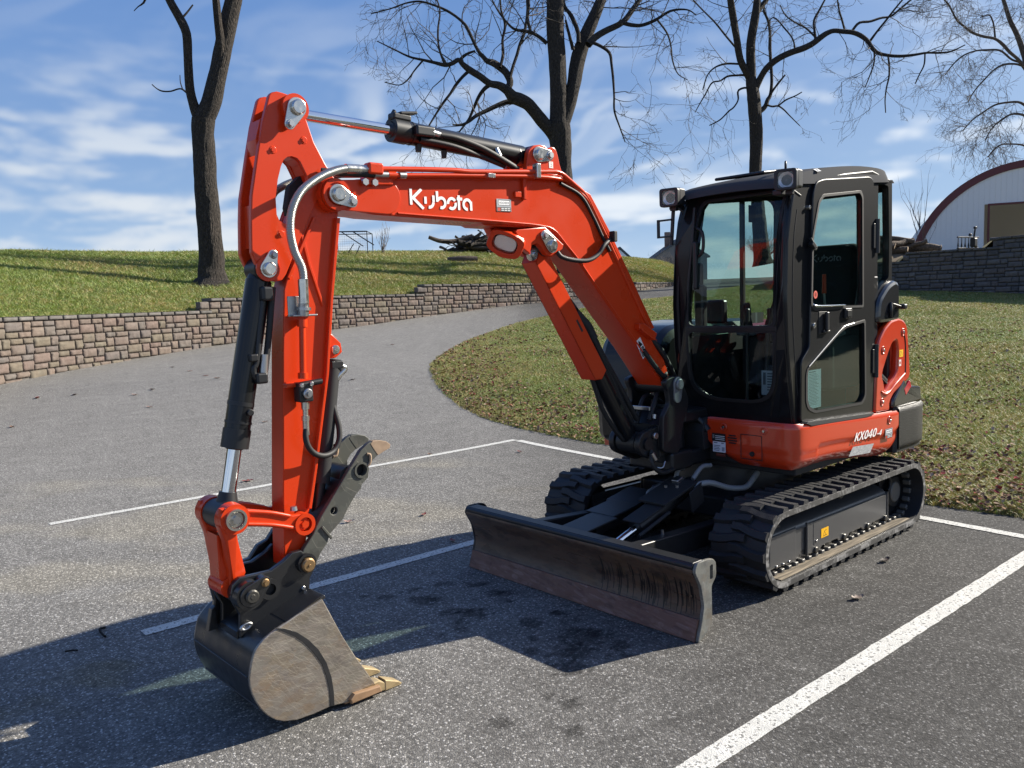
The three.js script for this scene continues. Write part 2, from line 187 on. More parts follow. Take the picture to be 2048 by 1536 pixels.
const wallAt = s => { const k = clamp(s / wallLen) * 600, i = Math.min(599, Math.floor(k)), p = wallPts[i].clone().lerp(wallPts[i + 1], k - i); const t = wallPts[Math.min(600, i + 3)].clone().sub(wallPts[Math.max(0, i - 3)]).normalize(); return { p, t, n: V(-t.z, 0, t.x) }; }; // n points at the drive
const wallTop = s => s < S1 ? TOPS[0] : s < S2 ? TOPS[1] : TOPS[2];
const hillEdge = s => TOPS[0] + STEP * (smooth(S1 + 0.1, S1 + 3.0, s) + smooth(S2 + 0.1, S2 + 3.5, s));
{ // hill behind the wall
  const nu = 190, ts = axis([[0, 1, 0.25], [1, 30, 0.6], [30, 60, 3], [60, 420, 30]]);
  const P = [], C = [], U = [], I = [];
  for (let j = 0; j < ts.length; j++) for (let i = 0; i <= nu; i++) { const q = hillPoint(i / nu, ts[j]); P.push(q.x, q.y, q.z); C.push(...grassTone(q.x, q.z, hillDry(i / nu, ts[j])).map(v => v * 0.7)); U.push(q.x * 0.8, q.z * 0.8); }
  for (let j = 0; j < ts.length - 1; j++) for (let i = 0; i < nu; i++) { const a = j * (nu + 1) + i; I.push(a, a + 1, a + nu + 1, a + 1, a + nu + 2, a + nu + 1); }
  const g = new THREE.BufferGeometry(); g.setAttribute('position', new THREE.Float32BufferAttribute(P, 3)); g.setAttribute('color', new THREE.Float32BufferAttribute(C, 3)); g.setAttribute('uv', new THREE.Float32BufferAttribute(U, 2)); g.setIndex(I); g.computeVertexNormals();
  if (g.attributes.normal.getY(nu * 6) < 0) { for (let i = 0; i < I.length; i += 3) { const t = I[i]; I[i] = I[i + 1]; I[i + 1] = t; } g.setIndex(I); g.computeVertexNormals(); }
  sheet('hill', g, soilMat);
}
function hillDry(u, t) { return 0.16 + 0.34 * smooth(0.30, 0.62, u) + 0.25 * smooth(16, 26, t); }
function hillPoint(u, t) {
  const s = u * wallLen, { p, n } = wallAt(s), k = smooth(0.12, 0.6, u), dir = V(lerp(-0.80, -0.04, k), 0, lerp(-0.60, -1, k)); if (u < 0.1) dir.set(lerp(-1, -0.8, u / 0.1), 0, lerp(0, -0.6, u / 0.1)); dir.normalize();
  const back = p.clone().addScaledVector(n, -0.22).addScaledVector(dir, t), T = lerp(25, 19, k), crest = lerp(4.55, 4.62, k) + 0.12 * fbm(back.x * 0.06, back.z * 0.06, 2, 2), w = hillEdge(s) - 0.07;
  let y = t < T ? w + (crest - w) * Math.sin(Math.PI / 2 * t / T) : crest - 3.0 * smooth(T, T + 90, t);
  y += 0.05 * noise(back.x * 0.5, back.z * 0.5, 3) * smooth(0.5, 3, t);
  return back.setY(y);
}
// ---------------------------------------------------------------- painted bay lines
const paintTex = dataTex(512, (u, v) => { const [d1, d2, id] = stoneAt(u, v, 60, 5), e = smooth(0.0, 0.22, d2 - d1), wear = tnoise(u, v, 6, 9, 4), t = 0.64 * lerp(0.60, 1, e) * (0.94 + 0.4 * wear) * (id > 0.90 - 0.45 * wear ? 0.38 : 1); return [t, t * 0.985, t * 0.90]; });
function bayLine(a, b, w, label, mat) {
  const A = V(a[0], 0, a[1]), B = V(b[0], 0, b[1]), d = B.clone().sub(A), L = d.length(); d.normalize(); const n = V(-d.z, 0, d.x), N = Math.ceil(L / 0.05), k = A.x * 3 + A.z;
  const g = surface(N, 4, (u, v) => { const j = (v === 0 ? -1 : v === 1 ? 1 : 0) * 0.006 * noise(u * L * 16, v * 9, k) + (v - 0.5) * w * 0.03 * noise(u * L * 3, k), q = A.clone().addScaledVector(d, u * L).addScaledVector(n, (v - 0.5) * w + j); return [q.x, H(q.x, q.z) + 0.004, q.z, u * L / 0.55, v * w / 0.55]; });
  const m = sheet('bay_line', g, mat); return m;
}
const paintMat = std({ map: paintTex, bumpMap: rep(asphaltBump, 0.55 / TILE), bumpScale: 0.002, roughness: 0.75, side: THREE.DoubleSide });
const LN = { A: [[-3.81,-6.62],[0.01,-9.81]], B: [[0.01,-9.81],[3.38,-5.38]], C: [[-1.91,-4.32],[-0.32,-5.67]], D: [[0.6,-2.8],[3.11,-4.95]] };
const ext = (a, b, k) => [a[0] + (b[0] - a[0]) * k, a[1] + (b[1] - a[1]) * k];
bayLine(LN.A[0], LN.A[1], 0.085, '', paintMat);
bayLine(ext(LN.A[1], LN.B[1], 0.012), ext(LN.B[0], LN.B[1], 1.6), 0.09, '', paintMat);
bayLine([-2.0, -4.24], [1.62, -7.36], 0.09, '', paintMat);
bayLine(ext(LN.D[0], LN.D[1], -0.5), ext(LN.D[0], LN.D[1], 1.42), 0.10, '', paintMat);
// ---------------------------------------------------------------- split-face block walls
const tones = [[0.165, 0.134, 0.117], [0.155, 0.132, 0.117], [0.168, 0.129, 0.112], [0.158, 0.136, 0.109], [0.148, 0.131, 0.118], [0.160, 0.139, 0.107], [0.143, 0.126, 0.118], [0.178, 0.143, 0.12], [0.158, 0.130, 0.112]];
const blockMats = tones.map((c, i) => { const m = stoneMap.clone(); m.offset.set(i * 0.37 % 1, i * 0.61 % 1); m.needsUpdate = true; return std({ color: lin(...c), map: m, bumpMap: stoneBump, bumpScale: 0.02, roughness: 0.93 }); });
const capMats = [0.135, 0.16, 0.12].map(t => std({ color: lin(t * 1.05, t, t * 0.96), map: stoneMap, bumpMap: stoneBump, bumpScale: 0.012, roughness: 0.95 }));
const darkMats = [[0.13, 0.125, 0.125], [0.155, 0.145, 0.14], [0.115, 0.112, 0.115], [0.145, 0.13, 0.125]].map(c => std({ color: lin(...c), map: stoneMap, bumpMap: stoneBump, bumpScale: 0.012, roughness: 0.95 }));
function blockGeo(seed, w, h, depth, rough = 0.028) { // unit-less split face: x along the wall, y up, z out of the wall
  const r = rng(seed), nx = 9, ny = 5, p = [], uv = [], idx = [], ou = r() * 5, ov = r() * 5;
  for (let j = 0; j <= ny; j++) for (let i = 0; i <= nx; i++) { const u = i / nx, v = j / ny, e = Math.min(u, 1 - u) * w, f = Math.min(v, 1 - v) * h, edge = Math.min(smooth(0, 0.024, e), smooth(0, 0.022, f)), sx = u < 0.001 || u > 0.999 ? (r() - 0.5) * 0.008 : 0, sy = v < 0.001 || v > 0.999 ? (r() - 0.5) * 0.008 : 0; p.push((u - 0.5) * w + sx, (v - 0.5) * h + sy, (edge - 1) * 0.028 + edge * rough * (1.6 * fbm(u * w * 11 + seed, v * h * 11, seed * 0.7, 3) + 0.55 * (r() - 0.5))); uv.push(ou + u * w * 1.6, ov + v * h * 1.6); }
  for (let j = 0; j < ny; j++) for (let i = 0; i < nx; i++) { const a = j * (nx + 1) + i; idx.push(a, a + 1, a + nx + 2, a, a + nx + 2, a + nx + 1); }
  const rim = []; for (let i = 0; i < nx; i++) rim.push(i); for (let j = 0; j < ny; j++) rim.push(j * (nx + 1) + nx); for (let i = nx; i > 0; i--) rim.push(ny * (nx + 1) + i); for (let j = ny; j > 0; j--) rim.push(j * (nx + 1));
  const b = p.length / 3; rim.forEach(k => { p.push(p[k * 3], p[k * 3 + 1], -depth); uv.push(uv[k * 2] + 0.1, uv[k * 2 + 1] + 0.1); });
  for (let i = 0; i < rim.length; i++) { const q = (i + 1) % rim.length; idx.push(rim[i], b + i, b + q, rim[i], b + q, rim[q]); }
  const g = new THREE.BufferGeometry(); g.setAttribute('position', new THREE.Float32BufferAttribute(p, 3)); g.setAttribute('uv', new THREE.Float32BufferAttribute(uv, 2)); g.setIndex(idx); g.computeVertexNormals(); return g;
}
const blockCache = new Map(), blockOf = (w, h, k) => { const id = `${w}_${h}_${k}`; if (!blockCache.has(id)) blockCache.set(id, blockGeo(1 + blockCache.size, w - 0.012, h - 0.012, 0.16)); return blockCache.get(id); };
const TALL = 0.215, LOW = 0.13, WS = [[0.54, 0.28], [0.28, 0.52], [0.50, 0.26], [0.44, 0.38], [0.58, 0.26]];
function buildWall(wall, at, len, topOf, baseOf, mats, caps, capW, s0, limit, seed, rowTop) {
  // courses of one tall and one low row that swap places along the wall, under a row of cap stones
  const r = rng(seed), list = [], core = [];
  const rows = 12;
  for (let k = -3; k < rows; k++) { // course k: its top is at rowTop - k * STEP
    const yT = rowTop - k * STEP; let s = s0 + r() * 0.5, flip = k % 2 === 0;
    while (s < len) {
      const ws = WS[Math.floor(r() * WS.length)], W = ws[0] + ws[1], hi = flip ? yT : yT - LOW, lo = flip ? yT - TALL : yT;
      const lw = Math.round((W * (0.42 + 0.16 * r())) / 0.02) * 0.02;
      for (const [w, h, yt, o] of [[ws[0], TALL, hi, 0], [ws[1], TALL, hi, ws[0]], [lw, LOW, lo, 0], [+(W - lw).toFixed(2), LOW, lo, lw]]) { const sc = s + o + w / 2, y = yt - h / 2; if (sc < len && y + h * 0.35 > baseOf(sc) && yt <= topOf(sc) + 0.01) list.push([sc, y, w, h]); }
      s += W; flip = r() < 0.75 ? !flip : flip;
    }
  }
  const view = (s, y) => at(s).p.clone().setY(y).distanceTo(camera.position);
  list.sort((a, b) => view(a[0], a[1]) - view(b[0], b[1]));
  const far = [];
  list.forEach(([s, y, w, h], i) => {
    const { p, t, n } = at(s), g = blockOf(w, h, Math.floor(r() * 5)), m4 = new THREE.Matrix4().makeBasis(V(t.x, 0, t.z), V(0, 1, 0), n).setPosition(p.x + n.x * (r() - 0.5) * 0.012, y, p.z + n.z * (r() - 0.5) * 0.012);
    if (m4.determinant() < 0) m4.makeBasis(V(-t.x, 0, -t.z), V(0, 1, 0), n).setPosition(p.x, y, p.z);
    if (i < limit) { const b = new THREE.Mesh(g, mats[clamp(Math.floor(r() * mats.length), 0, mats.length - 1)]); b.name = 'block'; b.applyMatrix4(m4); b.castShadow = b.receiveShadow = true; wall.add(b); } else { const gg = clean(g.clone().applyMatrix4(m4)), c = mats[Math.floor(r() * mats.length)].color, k = 0.9 + 0.2 * r(), cc = new Float32Array(gg.attributes.position.count * 3); for (let q = 0; q < cc.length; q += 3) { cc[q] = c.r * k; cc[q + 1] = c.g * k; cc[q + 2] = c.b * k; } gg.setAttribute('color', new THREE.BufferAttribute(cc, 3)); far.push(gg); }
  });
  if (far.length) { const f = new THREE.Mesh(mergeGeometries(far), std({ vertexColors: true, map: stoneMap, bumpMap: stoneBump, bumpScale: 0.02, roughness: 0.93 })); f.name = 'block_course'; f.castShadow = f.receiveShadow = true; wall.add(f); f.userData.kind = 'stuff'; }
  // cap stones
  let s = s0, lastTop = null; const capFar = []; let nc = 0;
  while (s < len) {
    const tp = topOf(s + 0.02); let w = capW; if (lastTop !== null && Math.abs(tp - lastTop) > 0.05) s -= 0.06; lastTop = tp;
    const { p, t, n } = at(s + w / 2), g = blockGeo(900 + (nc % 7), w - 0.012, 0.095, 0.34, 0.016), m4 = new THREE.Matrix4().makeBasis(V(t.x, 0, t.z), V(0, 1, 0), n); if (m4.determinant() < 0) m4.makeBasis(V(-t.x, 0, -t.z), V(0, 1, 0), n); m4.setPosition(p.x + n.x * 0.035, tp - 0.048, p.z + n.z * 0.035);
    const gg = mergeGeometries([clean(g), clean(new THREE.PlaneGeometry(w - 0.012, 0.34).rotateX(-Math.PI / 2).translate(0, 0.047, -0.17))]);
    const b = new THREE.Mesh(gg, caps[nc % caps.length]); b.name = 'cap_stone'; b.applyMatrix4(m4); b.castShadow = b.receiveShadow = true; if (nc < 90) wall.add(b); else capFar.push(clean(gg.clone().applyMatrix4(m4)));
    nc++; s += w;
  }
  if (capFar.length) { const f = part('cap_course', wall, caps[0], mergeGeometries(capFar)); f.userData.kind = 'stuff'; }
  // earth-side core, which also closes the steps
  const N = 260, P = []; for (let i = 0; i <= N; i++) { const s2 = s0 + (len - s0) * i / N, { p, n } = at(s2); P.push([p, n, s2]); }
  const quads = []; for (let i = 0; i < N; i++) { const [p0, n0, sa] = P[i], [p1, n1] = P[i + 1], tp = topOf(sa + 0.01) - 0.1, bt = Math.min(baseOf(sa), tp) - 0.4, f = -0.05, k = -0.30; const v = (p, n, o, y) => [p.x + n.x * o, y, p.z + n.z * o]; const a = v(p0, n0, f, bt), b = v(p1, n1, f, bt), c = v(p1, n1, f, tp), d = v(p0, n0, f, tp), e = v(p0, n0, k, tp), g = v(p1, n1, k, tp), a2 = v(p0, n0, k, bt), b2 = v(p1, n1, k, bt); for (const q of [[a, b, c], [a, c, d], [d, c, g], [d, g, e], [a, d, e], [a, e, a2], [b, g, c], [b, b2, g]]) quads.push(...q.flat()); }
  const cg = new THREE.BufferGeometry(); cg.setAttribute('position', new THREE.Float32BufferAttribute(quads, 3)); cg.computeVertexNormals(); part('wall_core', wall, caps[2], cg);
}
{
  const w = new THREE.Group(); w.name = 'retaining_wall'; top(w);
  tag(w, 'long retaining wall of pinkish tan split-face blocks stepping up beside the drive', 'wall');
  buildWall(w, wallAt, wallLen - 1, wallTop, s => { const { p } = wallAt(s); return H(p.x, p.z); }, blockMats, capMats, 0.50, 6, 296, 5, TOPS[0] - 0.10);
}
const RW = ([[14.76,1.41,-36.0],[15.86,1.36,-34.4],[16.09,1.31,-34.0],[18.29,1.01,-31.5],[18.9,0.9,-30.5],[20.29,0.65,-28.5]]).map(p => V(p[0], 0, p[2]));
const rCurve = new THREE.CatmullRomCurve3([V(12.6, 0, -39.3), ...RW, V(22.6, 0, -25), V(26, 0, -19)], false, 'centripetal'), rLen = rCurve.getLength(), rPts = rCurve.getSpacedPoints(200);
const rAt = s => { const k = clamp(s / rLen) * 200, i = Math.min(199, Math.floor(k)), p = rPts[i].clone().lerp(rPts[i + 1], k - i), t = rPts[Math.min(200, i + 2)].clone().sub(rPts[Math.max(0, i - 2)]).normalize(); return { p, t, n: V(t.z, 0, -t.x).negate() }; };
const sR = (x, z) => { let m = 1e9, k = 0; rPts.forEach((p, i) => { const q = (p.x - x) ** 2 + (p.z - z) ** 2; if (q < m) { m = q; k = i; } }); return k / 200 * rLen; };
const R1 = sR(16.06, -34), R2 = sR(18.23, -31.5), rTop = s => s < R1 ? 2.70 : s < R2 ? 3.06 : 3.42;
{
  const w = new THREE.Group(); w.name = 'retaining_wall'; top(w);
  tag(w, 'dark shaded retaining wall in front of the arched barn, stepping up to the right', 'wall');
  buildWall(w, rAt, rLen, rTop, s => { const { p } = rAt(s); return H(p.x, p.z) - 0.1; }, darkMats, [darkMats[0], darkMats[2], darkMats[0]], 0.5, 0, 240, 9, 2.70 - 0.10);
  // yard behind the wall
  const ts = [0, 1, 4, 10, 20, 40, 90, 300]; const g = surface(60, ts.length - 1, (u, v) => { const t = ts[Math.round(v * (ts.length - 1))], { p } = rAt(u * rLen), tp = rTop(u * rLen), d = V(0.35, 0, -0.94); const q = p.clone().addScaledVector(d, t + 0.25); return [q.x, lerp(tp - 0.08, 2.95, smooth(0, 5, t)) - 0.25 * smooth(40, 300, t), q.z, q.x, q.z]; });
  const c = []; const P = g.attributes.position; for (let i = 0; i < P.count; i++) c.push(...grassTone(P.getX(i), P.getZ(i), 0.75).map(v => v * 0.8)); g.setAttribute('color', new THREE.Float32BufferAttribute(c, 3));
  const m = soilMat.clone(); m.side = THREE.DoubleSide; sheet('yard', g, m);
}
// ---------------------------------------------------------------- arched barn and the things on its yard
{
  const barn = new THREE.Group(); barn.name = 'barn'; barn.position.set(29.0, 2.6, -46.1); barn.rotation.y = -0.40; top(barn);
  tag(barn, 'arched barn with white ribbed end wall, dark red rim and open doorway', 'barn');
  const R = 6.24, cy = -0.44, arc = (r, n, a0 = -0.07, a1 = Math.PI + 0.07) => Array.from({ length: n + 1 }, (_, i) => [r * Math.cos(a0 + (a1 - a0) * i / n), cy + r * Math.sin(a0 + (a1 - a0) * i / n)]);
  const white = std({ color: lin(0.80, 0.79, 0.77), roughness: 0.6, bumpMap: grain, bumpScale: 0.001 }), red = std({ color: lin(0.12, 0.022, 0.025), roughness: 0.5 }), steel = std({ color: lin(0.22, 0.22, 0.23), roughness: 0.5, metalness: 0.6 }), skin = phys({ color: lin(0.55, 0.54, 0.50), roughness: 0.95, side: THREE.DoubleSide, transmission: 0.14, thickness: 0 });
  const D = [[-2.2, -0.3], [4.0, -0.3], [4.0, 3.47], [-2.2, 3.41]];
  for (let k = 0; k < 44; k++) { // every ribbed panel strip of the end wall
    const x0 = -5.9 + k * 0.268, x1 = x0 + 0.262, yc = x => cy + Math.sqrt(Math.max(0.01, 5.9 ** 2 - x * x)); if (x1 > 5.9) break;
    const inDoor = x1 > D[0][0] && x0 < D[1][0], y0 = inDoor ? 3.5 : -0.4, ya = yc(x0), yb = yc(x1); if (Math.min(ya, yb) < y0 + 0.1) continue;
    const xx0 = inDoor ? x0 : x0, g = prism([[xx0, y0], [x1, y0], [x1, yb], [(xx0 + x1) / 2, yc((x0 + x1) / 2)], [xx0, ya]], -0.02, 0.015, 0);
    part('wall_panel', barn, white, g, box((x0 + x1) / 2 + 0.131, (y0 + Math.min(ya, yb)) / 2, 0.022, 0.018, Math.min(ya, yb) - y0, 0.02, 0.004));
  }
  part('rim', barn, red, prism([...arc(R, 48), ...arc(R - 0.4, 48).reverse()], -0.3, 0.09, 0.02));
  const rf = surface(48, 1, (u, v) => { const a = -0.07 + (Math.PI + 0.14) * u; return [(R - 0.1) * Math.cos(a), cy + (R - 0.1) * Math.sin(a), -0.2 - 14 * v, u * 20, v * 14]; }); part('roof', barn, skin, rf);
  part('door_frame', barn, red, box(-2.2, 1.55, 0.03, 0.1, 3.9, 0.14), box(4.0, 1.55, 0.03, 0.1, 3.9, 0.14), box(0.9, 3.47, 0.035, 6.3, 0.1, 0.15));
  for (let k = 0; k < 4; k++) { const z = -2.2 - k * 3.2, a = []; const A = arc(R - 0.2, 30), B = arc(R - 0.65, 30); const l = [tube(A.map(p => [p[0], p[1], z]), 0.03, 6, 60), tube(B.map(p => [p[0], p[1], z]), 0.03, 6, 60)]; for (let i = 1; i < 30; i++) l.push(cyl([A[i][0], A[i][1], z], [B[i + (i % 2 ? 1 : -1)][0], B[i + (i % 2 ? 1 : -1)][1], z], 0.015, 0.015, 5)); part('truss', barn, steel, l); }
  part('back_wall', barn, skin, prism([...arc(R - 0.12, 40)], -14.2, -14.15, 0)); part('purlin', barn, steel, cyl([-4.2, 3.9, -0.3], [-4.2, 3.9, -14], 0.03), cyl([-2, 5.3, -0.3], [-2, 5.3, -14], 0.03), cyl([-5.4, 2.2, -0.3], [-5.4, 2.2, -14], 0.03), cyl([1.5, 5.35, -0.3], [1.5, 5.35, -14], 0.03));
}
const ironMat = std({ color: lin(0.018, 0.018, 0.02), roughness: 0.5, metalness: 0.4 }), woodMat = std({ color: lin(0.16, 0.125, 0.095), map: barkMap, bumpMap: barkBump, bumpScale: 0.02, roughness: 0.95 }), cutMat = std({ color: lin(0.36, 0.27, 0.18), roughness: 0.9, map: stoneMap }), barkMat = std({ color: lin(0.060, 0.050, 0.042), map: barkMap, bumpMap: barkBump, bumpScale: 0.09, roughness: 0.95 });
{ // railing with a lever arm on the wall
  const g = new THREE.Group(); g.name = 'iron_rack'; g.position.set(18.0, 3.06, -32.75); g.rotation.y = 0.55; top(g); tag(g, 'black iron rack with uprights and a lever standing on the dark wall', 'rack');
  part('top_rail', g, ironMat, box(0.05, 0.46, 0, 1.45, 0.05, 0.06)); part('base_rail', g, ironMat, box(0.05, 0.03, 0, 1.4, 0.05, 0.08));
  for (let i = 0; i < 5; i++) part('upright', g, ironMat, cyl([-0.62 + i * 0.24, 0.05, 0], [-0.62 + i * 0.24, 0.45, 0], 0.022, 0.014, 8), cyl([-0.62 + i * 0.24, 0.1, 0], [-0.62 + i * 0.24, 0.24, 0], 0.04, 0.02, 8));
  part('lever', g, ironMat, cyl([0.42, 0.2, 0], [0.5, 0.82, 0.02], 0.045, 0.03, 8), box(0.51, 0.84, 0.02, 0.14, 0.09, 0.09, 0.02), box(0.2, 0.56, 0, 0.1, 0.1, 0.09, 0.02)); part('pump_body', g, ironMat, box(0.42, 0.26, 0.02, 0.24, 0.36, 0.2, 0.05), cyl([0.6, 0.05, 0], [0.6, 0.3, 0], 0.06, 0.06, 12));
}
function logGeo(len, r, seed) { const q = rng(seed), pts = []; for (let i = 0; i <= 4; i++) pts.push([(i / 4 - 0.5) * len, (q() - 0.5) * r * 0.7, (q() - 0.5) * r * 0.7]); return tube(pts, r, 9, 10); }
{ // cut logs heaped behind the dark wall
  const r = rng(31); const base = [];
  for (let k = 0; k < 34; k++) {
    const L = 0.9 + r() * 0.9, R = 0.09 + r() * 0.11, row = Math.floor(k / 11), g = new THREE.Group(); g.name = 'cut_log'; g.position.set(15.6 + (k % 11) * 0.26 + (r() - 0.5) * 0.35 + row * 0.14, 3.28 + row * 0.25 + (r() - 0.5) * 0.14 - 0.032 * Math.abs((k % 11) - 3.5) * (row + 1) , -36.4 - r() * 1.6); g.rotation.set((r() - 0.5) * 0.5, (r() - 0.5) * 2.2 + 0.4, (r() - 0.5) * 0.6); top(g);
    tag(g, ['cut log low in the heap between the cab and the arched barn', 'cut log in the middle layer of the heap between cab and barn', 'cut log on top of the heap between the cab and barn', 'topmost cut log of the heap left of the arched barn'][row], 'log', ['bottom logs of the heap', 'middle logs of the heap', 'upper logs of the heap'][row]);
    part('bark', g, woodMat, logGeo(L, R, 50 + k)); for (const s of [-1, 1]) part('cut_end', g, cutMat, cyl([s * L / 2, 0, 0], [s * (L / 2 + 0.008), 0, 0], R * 0.98, R * 0.96, 12));
  }
  const m = new THREE.Mesh(surface(16, 8, (u, v) => { const x = 14.6 + u * 4.6, z = -39 + v * 3.6; return [x, 2.75 + 0.42 * Math.sin(u * Math.PI) ** 0.6 * Math.sin(v * Math.PI) ** 0.5 + 0.05 * noise(x * 2, z * 2), z, x, z]; }), std({ color: lin(0.17, 0.13, 0.08), map: stoneMap, bumpMap: grain, bumpScale: 0.03, roughness: 1 })); m.name = 'earth_mound'; m.userData.kind = 'structure'; top(m);
}
// ---------------------------------------------------------------- hilltop things
const hillY = (() => { const cache = []; for (let i = 0; i <= 190; i++) for (let t = 0; t < 70; t += 0.7) cache.push(hillPoint(i / 190, t)); return (x, z) => { let m = 1e9, y = 0, w = 0, s = 0; for (const c of cache) { const q = (c.x - x) ** 2 + (c.z - z) ** 2; if (q < 0.6) { w += 1 / (q + 0.01); s += c.y / (q + 0.01); } if (q < m) { m = q; y = c.y; } } return w ? s / w : y; }; })();
{
  const g = new THREE.Group(); g.name = 'wire_cage'; const y0 = 3.80; g.position.set(0, 0, 0); top(g); tag(g, 'dark steel frame cage with wire mesh on the hilltop behind the arm', 'cage');
  const z = -41, x0 = -8.6, x1 = -6.83, y1 = 5.28, zb = -42.6; const bar = (a, b, r = 0.022) => cyl(a, b, r, r, 8);
  part('frame', g, ironMat, bar([x1, y0 - 0.15, z], [x1, y1, z]), bar([x0, y0 - 0.1, z], [x0, y1 + 0.03, z]), bar([x0, y1 + 0.03, z], [x1, y1, z], 0.03), bar([x0, y1 + 0.03, zb], [x1, y1, zb]), bar([x1, y1, z], [x1, y1, zb]), bar([x1, y0, zb], [x1, y1, zb]), bar([x0, y0, zb], [x0, y1, zb]), bar([x0, y1, z], [x0, y1, zb]));
  part('brace', g, ironMat, bar([-8.05, y1, z], [-7.0, 4.55, z + 0.2], 0.025)); part('brace', g, ironMat, bar([-7.5, y1, z + 0.02], [-6.45, 4.58, z + 0.4], 0.028)); part('brace', g, ironMat, bar([-7.6, y0, z], [-7.2, 4.6, z])); part('brace', g, ironMat, bar([-8.1, y0, z], [-7.5, 4.7, z]));
  const w = []; for (let i = 1; i < 16; i++) w.push(bar([x0 + (x1 - x0) * i / 16, y0, z - 0.01], [x0 + (x1 - x0) * i / 16, y1, z - 0.01], 0.004)); for (let i = 1; i < 13; i++) w.push(bar([x0, y0 + (y1 - y0) * i / 13, z - 0.01], [x1, y0 + (y1 - y0) * i / 13, z - 0.01], 0.004)); const m = part('wire_mesh', g, std({ color: lin(0.25, 0.25, 0.25), metalness: 0.6, roughness: 0.5 }), w); m.userData.kind = 'stuff';
  const b = part('concrete_block', scene, std({ color: lin(0.36, 0.34, 0.31), roughness: 0.95, map: stoneMap }), box(-8.42, 3.95, -40.6, 0.5, 0.62, 0.4, 0.03)); b.name = numbered('concrete_block'); tag(b, 'pale concrete block at the foot of the wire cage', 'block');
}
function branchTube(pts, n = 7, sub = 3) { // pts [x, y, z, r]
  const P = pts.map(p => V(p[0], p[1], p[2])), c = new THREE.CatmullRomCurve3(P, false, 'centripetal'), N = (pts.length - 1) * sub, g = new THREE.TubeGeometry(c, N, 1, n), p = g.attributes.position, uv = g.attributes.uv; const L = c.getLength(); let i = 0;
  for (let k = 0; k <= N; k++) { const u = k / N, ctr = c.getPointAt(u), f = c.getUtoTmapping(u) * (pts.length - 1), a = Math.min(Math.floor(f), pts.length - 2), r = lerp(pts[a][3], pts[a + 1][3], f - a); for (let j = 0; j <= n; j++, i++) { const d = V(p.getX(i), p.getY(i), p.getZ(i)).sub(ctr); const ja = j % n, w = n > 20 ? 1 + 0.05 * noise(Math.cos(ja / n * 6.283) * 1.2, ctr.y * 0.7, Math.sin(ja / n * 6.283) * 1.2) + 0.10 * Math.abs(noise(Math.cos(ja / n * 6.283) * 6.5, ctr.y * 1.3, Math.sin(ja / n * 6.283) * 6.5)) - 0.03 : n > 8 ? 1 + 0.07 * noise(ctr.y * 2.2 + ja * 1.7, ja * 0.9, 3) : 1; p.setXYZ(i, ctr.x + d.x * r * w, ctr.y + d.y * r * w, ctr.z + d.z * r * w); uv.setXY(i, j / n * Math.max(1, Math.round(r * 8)), u * L * 0.5); } }
  g.computeVertexNormals(); return g;
}
